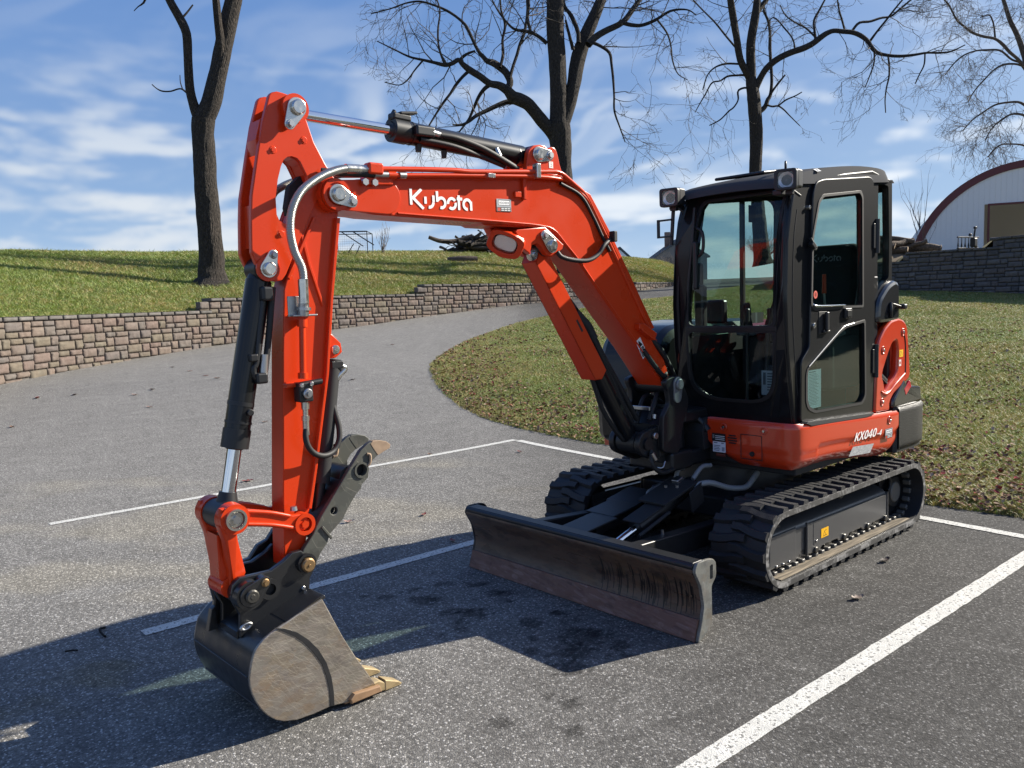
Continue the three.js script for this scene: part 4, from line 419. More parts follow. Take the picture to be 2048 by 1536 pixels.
// ---------------------------------------------------------------- the excavator
// its own frame: x runs to the rear of the machine, y up, z towards its cab side; metres, origin on the ground under the slew ring
const EX = new THREE.Group(); EX.name = 'excavator'; EX.position.copy(EXO); EX.rotation.y = rot; top(EX);
tag(EX, 'orange and black compact excavator with enclosed cab parked across the bay lines', 'excavator');
const P = {
  armPlate: [[-3.367,2.532],[-3.359,2.543],[-3.352,2.548],[-3.331,2.554],[-3.306,2.552],[-3.263,2.544],[-3.237,2.534],[-3.219,2.513],[-3.209,2.463],[-3.177,2.368],[-3.127,2.28],[-3.08,2.214],[-3.057,2.149],[-3.099,2.109],[-3.178,2.13],[-3.241,2.015],[-3.34,1.822],[-3.358,1.799],[-3.387,1.793],[-3.41,1.798],[-3.439,1.814],[-3.468,1.864],[-3.484,1.909],[-3.477,2.037],[-3.468,2.132],[-3.431,2.3],[-3.402,2.424]],
  armHole: [[-3.324,2.287],[-3.305,2.302],[-3.283,2.307],[-3.257,2.301],[-3.241,2.286],[-3.213,2.229],[-3.209,2.185],[-3.236,2.148],[-3.272,2.086],[-3.297,2.029],[-3.324,2.02],[-3.358,2.035],[-3.37,2.062],[-3.37,2.132],[-3.355,2.207],[-3.338,2.259]],
  armBox: [[-3.174,2.137],[-3.065,2.149],[-3.079,2.053],[-3.135,1.712],[-3.175,1.399],[-3.255,1.007],[-3.295,0.816],[-3.337,0.586],[-3.423,0.603],[-3.411,0.888],[-3.369,1.512],[-3.348,1.759],[-3.304,1.881],[-3.251,1.995]],
  boom: [[-3.162,2.154],[-3.151,2.183],[-3.126,2.203],[-3.058,2.214],[-2.993,2.227],[-2.851,2.239],[-2.431,2.269],[-1.876,2.314],[-1.76,2.33],[-1.521,2.24],[-1.362,2.032],[-0.994,1.492],[-0.91,1.361],[-0.827,1.185],[-0.872,1.096],[-1.121,1.374],[-1.508,1.761],[-1.608,1.866],[-1.714,1.959],[-1.802,2.033],[-1.898,2.055],[-2.127,2.064],[-2.913,2.078],[-3.065,2.094],[-3.125,2.104],[-3.155,2.125]],
  boomTop: [[-1.991,2.314],[-1.986,2.357],[-1.968,2.434],[-1.957,2.453],[-1.929,2.473],[-1.882,2.481],[-1.848,2.478],[-1.83,2.465],[-1.815,2.471],[-1.8,2.477],[-1.778,2.475],[-1.765,2.463],[-1.753,2.436],[-1.741,2.39],[-1.719,2.339],[-1.736,2.307]],
  boomLug: [[-2.083,2.029],[-2.069,2.04],[-1.872,2.059],[-1.737,1.97],[-1.745,1.949],[-1.819,1.906],[-1.867,1.916],[-1.913,1.962],[-1.938,1.974],[-1.974,1.961],[-1.987,1.919],[-2.031,1.944]],
  p_armTop: [-3.265,2.492,0.03],
  p_armTopBolt: [-3.302,2.422,0.03],
  p_armPin: [-3.11,2.153,0.06],
  p_armPinBolt: [-3.044,2.126,0.06],
  p_bktCyl: [-3.421,1.844,0.03],
  p_bktCylBolt: [-3.399,1.9,0.03],
  p_boomTopPin: [-1.902,2.428,0.05],
  p_boomTopBolt: [-1.824,2.43,0.05],
  p_boomCyl: [-1.833,1.965,0.05],
  p_boomCylBolt: [-1.887,2.015,0.05],
  p_guardPin: [-1.95,1.917,0.02],
  linkBar: [[-3.704,0.917],[-3.687,0.918],[-3.626,0.898],[-3.592,0.894],[-3.514,0.873],[-3.442,0.849],[-3.401,0.832],[-3.374,0.831],[-3.34,0.819],[-3.331,0.781],[-3.356,0.757],[-3.401,0.778],[-3.482,0.809],[-3.553,0.828],[-3.617,0.838],[-3.638,0.832],[-3.692,0.85],[-3.71,0.884]],
  hLink: [[-3.712,0.848],[-3.645,0.833],[-3.642,0.778],[-3.624,0.629],[-3.64,0.599],[-3.678,0.567],[-3.695,0.586],[-3.689,0.653],[-3.693,0.783]],
  ear: [[-3.654,0.38],[-3.648,0.471],[-3.67,0.518],[-3.681,0.568],[-3.672,0.602],[-3.642,0.624],[-3.563,0.621],[-3.507,0.62],[-3.447,0.647],[-3.409,0.672],[-3.368,0.672],[-3.336,0.637],[-3.305,0.587],[-3.335,0.545],[-3.344,0.462],[-3.461,0.445],[-3.578,0.407]],
  earFar: [[-3.675,0.368],[-3.66,0.48],[-3.672,0.539],[-3.667,0.573],[-3.651,0.597],[-3.634,0.599],[-3.569,0.611],[-3.496,0.622],[-3.456,0.67],[-3.41,0.685],[-3.376,0.725],[-3.348,0.697],[-3.361,0.501],[-3.47,0.457],[-3.583,0.416]],
  bucket: [[-3.359,0.494],[-3.356,0.488],[-3.275,0.309],[-3.219,0.202],[-3.111,0.02],[-3.262,0.016],[-3.347,0.029],[-3.43,0.025],[-3.503,0.028],[-3.559,0.043],[-3.593,0.062],[-3.625,0.092],[-3.65,0.126],[-3.668,0.161],[-3.682,0.199],[-3.689,0.234],[-3.69,0.267],[-3.685,0.292],[-3.678,0.322],[-3.668,0.352],[-3.655,0.372],[-3.639,0.388],[-3.617,0.405],[-3.589,0.419],[-3.475,0.459]],
  bktStrip: [[-3.574,0.435],[-3.534,0.422],[-3.479,0.389],[-3.432,0.344],[-3.391,0.29],[-3.358,0.223],[-3.339,0.154],[-3.332,0.087],[-3.333,0.028],[-3.353,0.031],[-3.352,0.095],[-3.362,0.161],[-3.38,0.223],[-3.414,0.283],[-3.454,0.337],[-3.494,0.377],[-3.535,0.406]],
  thumb: [[-3.377,0.598],[-3.369,0.636],[-3.352,0.673],[-3.305,0.725],[-3.266,0.79],[-3.184,0.888],[-3.112,0.976],[-3.049,1.05],[-3.01,1.075],[-2.988,1.083],[-2.949,1.08],[-2.917,1.071],[-2.895,1.054],[-2.899,1.037],[-2.925,1.029],[-2.964,1.014],[-2.993,0.995],[-3.013,0.97],[-3.018,0.923],[-3.053,0.897],[-3.059,0.879],[-3.087,0.856],[-3.11,0.828],[-3.136,0.795],[-3.156,0.762],[-3.226,0.708],[-3.239,0.674],[-3.271,0.64],[-3.301,0.595],[-3.33,0.561],[-3.36,0.562]],
  p_thA: [-3.054,0.962,0.05],
  p_thB: [-3.2,0.806,0.05],
  hoseN: [[-2.992,2.264,0.07],[-3.07,2.26,0.08],[-3.155,2.236,0.09],[-3.238,2.195,0.1],[-3.299,2.146,0.1],[-3.334,2.081,0.09],[-3.345,1.998,0.08],[-3.323,1.915,0.06],[-3.293,1.843,0.05],[-3.29,1.77,0.05],[-3.295,1.703,0.05]],
  hoseF: [[-2.883,2.291,-0.17],[-2.969,2.274,-0.17],[-3.085,2.248,-0.17],[-3.181,2.23,-0.17],[-3.244,2.202,-0.17],[-3.276,2.179,-0.17],[-3.31,2.123,-0.17]],
  thumbHose: [[-3.312,1.188,0.05],[-3.321,1.142,0.06],[-3.31,1.102,0.06],[-3.276,1.068,0.05],[-3.22,1.05,0.03],[-3.164,1.061,0.01],[-3.131,1.102,0.0],[-3.122,1.157,-0.01],[-3.132,1.223,-0.02],[-3.14,1.288,-0.03],[-3.133,1.344,-0.03],[-3.098,1.381,-0.03]],
  elbow: [[-3.098,1.381,-0.03],[-3.065,1.41,-0.03],[-3.101,1.428,-0.03]],
  pipeA: [[-2.966,2.267,0.075],[-2.689,2.287,0.075],[-2.482,2.299,0.075],[-2.403,2.298,0.075],[-1.974,2.331,0.075],[-1.778,2.346,0.075],[-1.548,2.247,0.075],[-1.381,2.01,0.075],[-1.016,1.481,0.075]],
  pipeB: [[-2.815,2.252,0.075],[-2.503,2.275,0.075],[-1.975,2.309,0.075],[-1.822,2.311,0.075]],
  boomHose: [[-1.798,1.929,0.06],[-1.772,1.903,0.07],[-1.683,1.886,0.08],[-1.591,1.886,0.09],[-1.51,1.918,0.09],[-1.454,1.972,0.09],[-1.361,2.016,0.07]],
  bcPipe: [[-3.445,1.759,0.02],[-3.471,1.629,0.02],[-3.497,1.48,0.02],[-3.513,1.448,0.02],[-3.512,1.416,0.02],[-3.494,1.401,0.02],[-3.473,1.402,0.02]],
  bcHose: [[-3.417,1.771,0.03],[-3.437,1.641,0.03],[-3.454,1.536,0.03],[-3.476,1.419,0.03]],
  door: [[-0.317,0.888],[-0.463,0.906],[-0.459,1.271],[-0.361,1.346],[-0.334,1.99],[-0.321,2.24],[-0.282,2.316],[-0.2,2.338],[0.415,2.398],[0.471,2.379],[0.5,2.073],[0.502,0.858]],
  hood: [[0.488,0.853],[0.524,1.287],[0.552,1.341],[0.629,1.411],[0.729,1.46],[0.852,1.472],[0.937,1.451],[0.993,1.403],[1.046,1.086],[1.037,1.041],[0.783,0.955],[0.712,0.899],[0.724,0.844]],
  hoodHole: [[0.815,1.322],[0.753,1.308],[0.684,1.232],[0.606,1.123],[0.597,1.089],[0.628,1.033],[0.639,0.987],[0.699,1.026],[0.78,1.064],[0.831,1.104],[0.837,1.267]],
  bladeEnd: [[-1.74,0.385],[-1.721,0.396],[-1.638,0.395],[-1.6,0.387],[-1.577,0.365],[-1.575,0.294],[-1.615,0.254],[-1.612,0.053],[-1.723,-0.005],[-1.735,-0.001],[-1.702,0.087],[-1.681,0.167],[-1.705,0.273],[-1.753,0.354]],
  bladeSlot: [[-1.633,0.359],[-1.613,0.366],[-1.6,0.359],[-1.602,0.289],[-1.621,0.286],[-1.634,0.293]],
  bracket: [[-0.818,1.186],[-0.88,1.189],[-0.943,1.176],[-0.958,1.154],[-0.925,1.103],[-0.916,1.025],[-0.979,0.956],[-0.988,0.752],[-0.969,0.732],[-0.829,0.704],[-0.794,0.846],[-0.726,0.985],[-0.724,1.044],[-0.767,1.121],[-0.778,1.166]]
};
const scuff = dataTex(512, (u, v) => { const t = 0.30 + 0.22 * tnoise(u, v, 5, 14, 5); return [t, t, t]; }, false);
const red = phys({ color: lin(0.60, 0.043, 0.007), roughness: 0.38, clearcoat: 0.12, clearcoatRoughness: 0.2, specularIntensity: 0.6, roughnessMap: scuff });
red.roughness = 1; red.roughnessMap = rep(scuff, 1);
const cover = phys({ color: lin(0.58, 0.042, 0.007), roughness: 0.32, clearcoat: 0.8, clearcoatRoughness: 0.06 });
const black = phys({ color: lin(0.0075, 0.008, 0.0095), roughness: 0.42, specularIntensity: 0.3, clearcoat: 0.55, clearcoatRoughness: 0.06 });
const satin = std({ color: lin(0.012, 0.0125, 0.014), roughness: 0.42 });
const matte = std({ color: lin(0.014, 0.0145, 0.016), roughness: 0.7 });
const rubber = std({ color: lin(0.017, 0.0175, 0.019), roughness: 0.62, bumpMap: rep(grain, 3), bumpScale: 0.002 });
const hoseMat = std({ color: lin(0.010, 0.010, 0.011), roughness: 0.62 });
const zinc = std({ color: lin(0.60, 0.58, 0.53), roughness: 0.34, metalness: 0.9, roughnessMap: roughMottle }), chrome = std({ color: lin(0.78, 0.79, 0.81), roughness: 0.08, metalness: 1 }), steelM = std({ color: lin(0.45, 0.45, 0.45), roughness: 0.35, metalness: 1 }), brass = std({ color: lin(0.30, 0.19, 0.09), roughness: 0.45, metalness: 0.7 }), dullPin = std({ color: lin(0.07, 0.067, 0.06), roughness: 0.45, metalness: 0.6 });
const glassTint = phys({ color: lin(0.72, 0.82, 0.79), roughness: 0.0, transmission: 1, thickness: 0, ior: 1.5, side: THREE.DoubleSide, specularIntensity: 0.8 });
const lensGlass = phys({ color: lin(0.95, 0.95, 0.95), roughness: 0.02, transmission: 1, thickness: 0, ior: 1.5 }), mirrorBowl = std({ color: lin(0.88, 0.86, 0.85), roughness: 0.45, metalness: 0.85 });
// worn bare steel: scratches, mud film and rust with outlines of their own
function wornTex(w, h, seed, base, opts) { return canvasTex(w, h, (x) => { const r = rng(seed); x.fillStyle = base; x.fillRect(0, 0, w, h); for (let i = 0; i < opts.blots; i++) { x.fillStyle = opts.tones[Math.floor(r() * opts.tones.length)] + ((opts.k ?? 1) * (0.03 + r() * 0.10)).toFixed(3) + ')'; const cx = r() * w, cy = r() * h, R = (0.01 + r() * 0.09) * w; x.beginPath(); for (let k = 0; k <= 14; k++) { const a = k / 14 * 6.283, q = R * (0.5 + r() * 0.8); x[k ? 'lineTo' : 'moveTo'](cx + Math.cos(a) * q * opts.sx, cy + Math.sin(a) * q * opts.sy); } x.fill(); } for (let i = 0; i < opts.scr; i++) { const b = r() < 0.68; x.strokeStyle = (b ? 'rgba(215,205,186,' : 'rgba(52,44,36,') + (b ? 0.08 + r() * 0.34 : 0.03 + r() * 0.14).toFixed(3) + ')'; x.lineWidth = opts.lw ? opts.lw * (0.4 + r()) : 0.5 + r() * 1.2; const cx = r() * w, cy = r() * h, a = opts.ang + (r() - 0.5) * opts.spread, L = (0.02 + r() * 0.16) * w; x.beginPath(); x.moveTo(cx, cy); x.quadraticCurveTo(cx + Math.cos(a) * L * 0.5 + (r() - 0.5) * L * 0.3, cy + Math.sin(a) * L * 0.5 + (r() - 0.5) * L * 0.3, cx + Math.cos(a) * L, cy + Math.sin(a) * L); x.stroke(); } }); }
const fit = (t, x0, y0, w, h) => { t.wrapS = t.wrapT = THREE.RepeatWrapping; t.repeat.set(1 / w, 1 / h); t.offset.set(-x0 / w, -y0 / h); return t; };
const bucketSide = fit(wornTex(1024, 1024, 5, '#8d857b', { blots: 420, tones: ['rgba(122,98,70,', 'rgba(176,170,160,', 'rgba(92,86,80,', 'rgba(120,112,104,', 'rgba(156,124,88,'], sx: 0.8, sy: 0.5, scr: 2600, ang: 0.45, spread: 1.4, lw: 2.6, k: 1.5 }), -3.7, 0, 0.62, 0.62);
const worn = std({ map: bucketSide, roughness: 0.5, metalness: 0.45, roughnessMap: rep(roughMottle, 3) });
const thumbTex = fit(wornTex(512, 512, 8, '#54554f', { blots: 200, tones: ['rgba(90,88,80,', 'rgba(20,20,20,', 'rgba(110,100,84,'], sx: 1, sy: 1, scr: 240, ang: 0.8, spread: 1.5 }), -3.4, 0.5, 0.6, 0.6);
const thumbMat = std({ map: thumbTex, roughness: 0.55, metalness: 0.3 });
const toothMat = std({ color: lin(0.46, 0.36, 0.2), roughness: 0.5, metalness: 0.25, map: stoneMap }), tipMat = std({ color: lin(0.42, 0.31, 0.21), roughness: 0.7, map: stoneMap }), lipMat = std({ color: lin(0.42, 0.27, 0.16), roughness: 0.5, metalness: 0.3, map: stoneMap });
function decal(name, parent, cx, cy, z, w, h, px, draw, rz = 0, rough = 0.5, alpha = false) { const t = canvasTex(px, Math.max(8, Math.round(px * h / w)), draw), m = std({ map: t, roughness: rough, transparent: alpha, alphaTest: alpha ? 0.5 : 0 }); const g = new THREE.PlaneGeometry(w, h); g.rotateZ(rz); g.translate(cx, cy, z); return part(name, parent, m, g); }
function kubotaLogo(color) { return (x, w, h) => { x.clearRect(0, 0, w, h); x.strokeStyle = x.fillStyle = color; x.lineCap = 'butt'; x.lineJoin = 'miter'; const s = h / 100, L = 15 * s, X = v => v * w / 380; x.lineWidth = L; const line = (...p) => { x.beginPath(); p.forEach((q, i) => x[i ? 'lineTo' : 'moveTo'](X(q[0]), q[1] * s)); x.stroke(); }, arc = (cx, cy, r, a, b) => { x.beginPath(); x.arc(X(cx), cy * s, r * s, a, b); x.stroke(); };
  line([9, 3], [9, 80]); line([70, 3], [20, 46], [78, 97]); // K
  line([91, 38], [91, 72]); line([138, 30], [138, 62]); arc(112, 62, 26, 0.05, 1.75); // u
  line([160, 8], [160, 60]); arc(184, 64, 24, -2.6, 1.9); // b
  arc(247, 64, 24, -3.3, -0.55); arc(247, 66, 24, -0.25, 2.3); // o
  line([290, 22], [290, 96]); line([278, 40], [312, 40]); // t
  arc(342, 66, 24, 1.5, 6.1); line([366, 50], [366, 96]); }; }
const dealer = (x, w, h) => { x.fillStyle = '#9fa3a6'; x.fillRect(0, 0, w, h); x.fillStyle = '#f4f4f2'; x.fillRect(w * 0.1, h * 0.08, w * 0.82, h * 0.46); x.strokeStyle = '#20242c'; x.lineWidth = w * 0.035; x.strokeRect(w * 0.12, h * 0.1, w * 0.78, h * 0.4); x.fillStyle = '#181b22'; x.font = `bold ${h * 0.26}px sans-serif`; x.textAlign = 'center'; x.textBaseline = 'middle'; x.fillText('HOOBER', w * 0.51, h * 0.31, w * 0.68); x.fillStyle = '#16181d'; x.fillRect(w * 0.02, h * 0.66, w * 0.96, h * 0.34); x.fillStyle = '#c53a20'; x.fillRect(w * 0.05, h * 0.7, w * 0.2, h * 0.27); x.fillStyle = '#e9e9e6'; for (let k = 0; k < 2; k++) for (let i = 0; i < 3; i++) x.fillRect(w * (0.31 + i * 0.22), h * (0.72 + k * 0.14), w * 0.18, h * 0.07); };
const ZC = -0.05;
// ---- boom
{
  const b = group('boom', EX), main = P.boom;
  // box of the boom with a thicker foot and fork, weld beads along its lower seam
  part('boom_body', b, red, prism(main, -0.145, 0.045, 0.006));
  const seam = [[-2.80, 2.082], [-2.127, 2.067], [-1.898, 2.057], [-1.805, 2.037], [-1.716, 1.963], [-1.61, 1.87], [-1.508, 1.765], [-1.121, 1.378], [-0.9, 1.13]]; part('weld_seam', b, red, tube(seam.map(p => [p[0] + 0.004, p[1] + 0.008, 0.046]), 0.006, 6, 60));
  part('top_flange', b, red, prism([[-2.86, 2.232], [-2.43, 2.262], [-1.876, 2.307], [-1.77, 2.318], [-1.535, 2.228], [-1.378, 2.024], [-1.01, 1.482], [-0.98, 1.49], [-1.358, 2.042], [-1.52, 2.247], [-1.765, 2.338], [-1.876, 2.322], [-2.43, 2.277], [-2.86, 2.247]], -0.155, 0.056, 0.003));
  part('fork_cheek', b, red, prism(hull2(-3.105, 2.152, 0.062, -2.86, 2.158, 0.076), 0.043, 0.058, 0.003), prism(hull2(-3.105, 2.152, 0.062, -2.86, 2.158, 0.076), -0.16, -0.143, 0.003), ring(-3.11, 2.153, 0.05, 0.066, 0.066, 0.05));
  part('stiffener', b, red, box(-2.83, 2.155, 0.048, 0.014, 0.15, 0.012, 0.004));
  for (const [z0, z1] of [[0.012, 0.042], [-0.142, -0.112]]) part('cylinder_bracket', b, red, prism(P.boomTop, z0, z1, 0.004));
  for (const [z0, z1] of [[0.015, 0.05], [-0.15, -0.115]]) part('cylinder_lug', b, red, prism(P.boomLug, z0, z1, 0.004));
  part('clamp_block', b, red, prism([[-2.99, 2.20], [-2.83, 2.21], [-2.83, 2.245], [-2.90, 2.268], [-2.96, 2.262]], 0.03, 0.072, 0.004), box(-2.93, 2.27, 0.075, 0.075, 0.05, 0.05, 0.01));
  for (const x of [-2.978, -2.93]) part('bolt', b, steelM, hexBolt(x, 2.212, 0.07, 0.016, 0.014));
  const flag = (n, A, B, ra, rb, z, mat = zinc) => { part(n, b, mat, prism(hull2(A[0], A[1], ra, B[0], B[1], rb), z, z + 0.010, 0.002)); part('pivot_pin', b, zinc, pin(A[0], A[1], z + 0.008, z + 0.026, ra * 0.72)); part('bolt', b, steelM, pin(B[0], B[1], z + 0.009, z + 0.014, rb * 0.8), hexBolt(B[0], B[1], z + 0.012, rb * 0.55, 0.014)); };
  flag('pin_plate', P.p_armPin, P.p_armPinBolt, 0.042, 0.026, 0.064);
  flag('pin_plate', P.p_boomTopPin, P.p_boomTopBolt, 0.040, 0.028, 0.042);
  flag('pin_plate', P.p_boomCyl, P.p_boomCylBolt, 0.040, 0.026, 0.052);
  // work light under the bend
  part('lamp_bracket', b, red, prism([[-2.15, 2.062], [-1.97, 2.062], [-1.95, 1.96], [-1.985, 1.92], [-2.06, 1.925]], -0.13, -0.075, 0.006), prism([[-2.30, 2.072], [-1.98, 2.068], [-1.98, 2.054], [-2.26, 2.057]], -0.14, 0.02, 0.003));
  { const q = new THREE.Matrix4().makeRotationY(-0.92).multiply(new THREE.Matrix4().makeRotationX(0.30)).multiply(new THREE.Matrix4().makeRotationZ(-0.42)), f = g => g.applyMatrix4(q).translate(-2.105, 1.976, -0.005), oval = (w, h, n = 28) => Array.from({ length: n }, (_, i) => { const a = i / n * 6.2832, c = Math.cos(a), d = Math.sin(a); return [w * Math.sign(c) * Math.abs(c) ** 0.7, h * Math.sign(d) * Math.abs(d) ** 0.7]; }), rim = roundPoly([[-0.092, -0.045], [0.0, -0.075], [0.092, -0.05], [0.098, 0.05], [0.0, 0.066], [-0.088, 0.052]], 0.03);
    part('lamp_guard', b, red, f(prism(rim, -0.012, 0.030, 0.003, [oval(0.066, 0.044)]))); part('lamp_housing', b, matte, f(prism(oval(0.064, 0.042), -0.06, -0.004, 0.006))); part('lamp_reflector', b, mirrorBowl, f(prism(oval(0.058, 0.037), -0.004, 0.006, 0.002))); part('lamp_lens', b, lensGlass, f(prism(oval(0.060, 0.039), 0.014, 0.020, 0.002))); }
  part('hose_clamp', b, zinc, box(-1.955, 2.335, 0.085, 0.03, 0.075, 0.04, 0.006)); part('hose_clamp', b, zinc, box(-2.27, 2.288, 0.085, 0.045, 0.022, 0.03, 0.004)); part('hose_clamp', b, matte, box(-1.372, 2.02, 0.085, 0.03, 0.06, 0.04, 0.006)); part('pipe_bracket', b, red, box(-2.02, 2.245, 0.055, 0.02, 0.11, 0.02, 0.004), box(-2.06, 2.215, 0.052, 0.05, 0.03, 0.014, 0.004), box(-1.06, 1.47, 0.06, 0.14, 0.05, 0.05, 0.008, 0, 0, -0.5), box(-1.13, 1.505, 0.06, 0.05, 0.035, 0.05, 0.006));
  part('hydraulic_pipe', b, red, bentTube(P.pipeA.map((p, i) => [p[0], p[1], i > 5 ? 0.045 : 0.078]), 0.012, 10)); part('hydraulic_pipe', b, red, bentTube([...P.pipeB.map(p => [p[0], p[1], 0.075]), [-1.70, 2.31, 0.055], [-1.53, 2.215, 0.045], [-1.40, 2.0, 0.04]], 0.0105, 10)); part('hydraulic_pipe', b, red, bentTube(P.pipeA.map((p, i) => [p[0], p[1] + 0.006, -0.17]), 0.012, 8));
  part('pipe_fitting', b, steelM, cyl([-2.93, 2.247, 0.075], [-2.86, 2.25, 0.075], 0.0155, 0.0155, 12), cyl([-2.80, 2.253, 0.075], [-2.765, 2.255, 0.075], 0.016, 0.016, 8)); part('pipe_fitting', b, red, cyl([-2.86, 2.25, 0.075], [-2.82, 2.252, 0.075], 0.018, 0.018, 6)); part('hose', b, hoseMat, tube([[-3.16, 2.25, 0.03], [-3.06, 2.245, 0.06], [-2.97, 2.246, 0.075], [-2.92, 2.247, 0.075]], 0.014, 8));
  part('hose', b, hoseMat, tube([[-1.76, 2.29, 0.06], [-1.60, 2.235, 0.055], [-1.50, 2.13, 0.05], [-1.43, 2.02, 0.055], [-1.37, 1.94, 0.055]], 0.009, 8)); part('hose', b, hoseMat, tube(P.boomHose, 0.0125, 8, 50));
  decal('brand_lettering', b, -2.541, 2.162, 0.0475, 0.375, 0.094, 760, kubotaLogo('#f3f0ec'), 0.012, 0.45, true);
  decal('dealer_sticker', b, -2.154, 2.157, 0.0475, 0.097, 0.062, 256, dealer, 0.01); decal('lift_sticker', b, -1.808, 2.384, 0.0435, 0.03, 0.034, 64, (x, w, h) => { x.fillStyle = '#e8e4dc'; x.fillRect(0, 0, w, h); x.strokeStyle = '#222'; x.lineWidth = 5; x.beginPath(); x.arc(w * 0.5, h * 0.62, w * 0.2, -2.2, 2.6); x.stroke(); x.beginPath(); x.moveTo(w * 0.5, h * 0.05); x.lineTo(w * 0.5, h * 0.42); x.stroke(); });
  decal('warning_sticker', b, -1.095, 1.375, 0.0475, 0.05, 0.125, 128, (x, w, h) => { x.fillStyle = '#eceae6'; x.fillRect(0, 0, w, h); x.fillStyle = '#101010'; x.beginPath(); x.moveTo(w * 0.5, h * 0.06); x.lineTo(w * 0.92, h * 0.4); x.lineTo(w * 0.08, h * 0.4); x.fill(); x.fillRect(w * 0.08, h * 0.46, w * 0.84, h * 0.48); x.fillStyle = '#d8d8d4'; for (let k = 0; k < 6; k++) x.fillRect(w * 0.16, h * (0.5 + k * 0.07), w * (0.5 + 0.16 * (k % 2)), h * 0.025); }, 0.55);
}
function cylinder(name, A, M, Bp, rBarrel, rRod, z = ZC) { // barrel from A to M, rod from M to B
  const g = group(name, EX), a = [A[0], A[1], z], m = [M[0], M[1], z], b = [Bp[0], Bp[1], z], L = Math.hypot(m[0] - a[0], m[1] - a[1]), dx = (m[0] - a[0]) / L, dy = (m[1] - a[1]) / L, at = t => [a[0] + dx * t, a[1] + dy * t, z];
  part('barrel', g, black, cyl(at(0), at(L - 0.075), rBarrel, rBarrel, 28)); part('gland', g, satin, cyl(at(L - 0.078), at(L), rBarrel * 1.07, rBarrel * 1.07, 28), cyl(at(L - 0.005), at(L + 0.006), rBarrel * 0.8, rBarrel * 0.62, 24), cyl(at(L - 0.11), at(L - 0.1), rBarrel * 1.04, rBarrel * 1.04, 28)); part('rod', g, chrome, cyl(at(L - 0.05), [b[0], b[1], z], rRod, rRod, 28)); return { g, at, L, dx, dy };
}
{ // arm cylinder on top of the boom
  const c = cylinder('arm_cylinder', [-1.94, 2.432], [-2.745, 2.478], P.p_armTop, 0.052, 0.024), { g, at, L } = c;
  part('barrel_end', g, satin, cyl([-1.985, 2.43, ZC], [-1.93, 2.43, ZC], 0.055, 0.045, 24), prism(circle(-1.902, 2.428, 0.05), -0.105, 0.005, 0.004));
  part('valve_port', g, satin, box(-2.70, 2.534, ZC + 0.01, 0.10, 0.032, 0.055, 0.01, 0, 0, -0.05), box(-2.665, 2.556, ZC + 0.02, 0.095, 0.014, 0.04, 0.005, 0, 0, 0.12), cyl([-2.745, 2.525, ZC], [-2.72, 2.565, ZC], 0.012, 0.01, 8), box(-2.60, 2.475, 0.008, 0.11, 0.05, 0.04, 0.012)); part('port_fitting', g, steelM, cyl([-2.56, 2.474, 0.012], [-2.50, 2.466, 0.012], 0.017, 0.015, 12), cyl([-2.16, 2.44, 0.01], [-2.15, 2.40, 0.02], 0.012, 0.016, 10));
  part('hose', g, hoseMat, tube([[-2.52, 2.468, 0.012], [-2.42, 2.462, 0.02], [-2.30, 2.44, 0.02], [-2.2, 2.41, 0.022], [-2.1, 2.375, 0.02], [-2.02, 2.35, 0.01]], 0.016, 8), tube([[-2.62, 2.44, 0.0], [-2.45, 2.425, 0.015], [-2.3, 2.40, 0.01], [-2.1, 2.36, 0.0]], 0.013, 8)); part('bleed_plug', g, satin, cyl([-2.60, 2.425, ZC + 0.01], [-2.603, 2.39, ZC + 0.01], 0.018, 0.014, 10), cyl([-2.45, 2.405, ZC + 0.01], [-2.453, 2.375, ZC + 0.01], 0.016, 0.012, 10));
}
{ // bucket cylinder in front of the arm
  const c = cylinder('bucket_cylinder', [-3.432, 1.80], [-3.582, 1.128], [-3.625, 0.925], 0.052, 0.030), { g } = c;
  part('barrel_end', g, satin, prism(circle(-3.421, 1.844, 0.05), -0.1, 0.0, 0.004), cyl([-3.424, 1.835, ZC], [-3.436, 1.78, ZC], 0.04, 0.052, 20)); part('rod_end', g, satin, cyl([-3.622, 0.955, ZC], [-3.63, 0.905, ZC], 0.034, 0.045, 20), prism(circle(-3.652, 0.867, 0.058), -0.115, 0.015, 0.006));
  part('port_pipe', g, satin, tube(P.bcPipe.map(p => [p[0] + 0.012, p[1], 0.0]), 0.013, 8, 60), box(-3.432, 1.745, 0.006, 0.05, 0.06, 0.06, 0.012), box(-3.475, 1.405, 0.0, 0.05, 0.045, 0.05, 0.01)); part('hose', g, hoseMat, tube(P.bcHose.map((p, i) => [p[0] + 0.02, p[1], 0.0]), 0.014, 8)); part('hose_fitting', g, steelM, cyl([-3.452, 1.50, 0.0], [-3.462, 1.42, 0.0], 0.018, 0.018, 12), ring(-3.458, 1.47, -0.01, 0.01, 0.01, 0.005)); part('clamp_band', g, satin, box(-3.505, 1.49, 0.0, 0.035, 0.03, 0.05, 0.006), cyl([-3.541, 1.312, ZC], [-3.545, 1.296, ZC], 0.0535, 0.0535, 28), pin(-3.53, 1.27, 0.0, 0.012, 0.014));
}
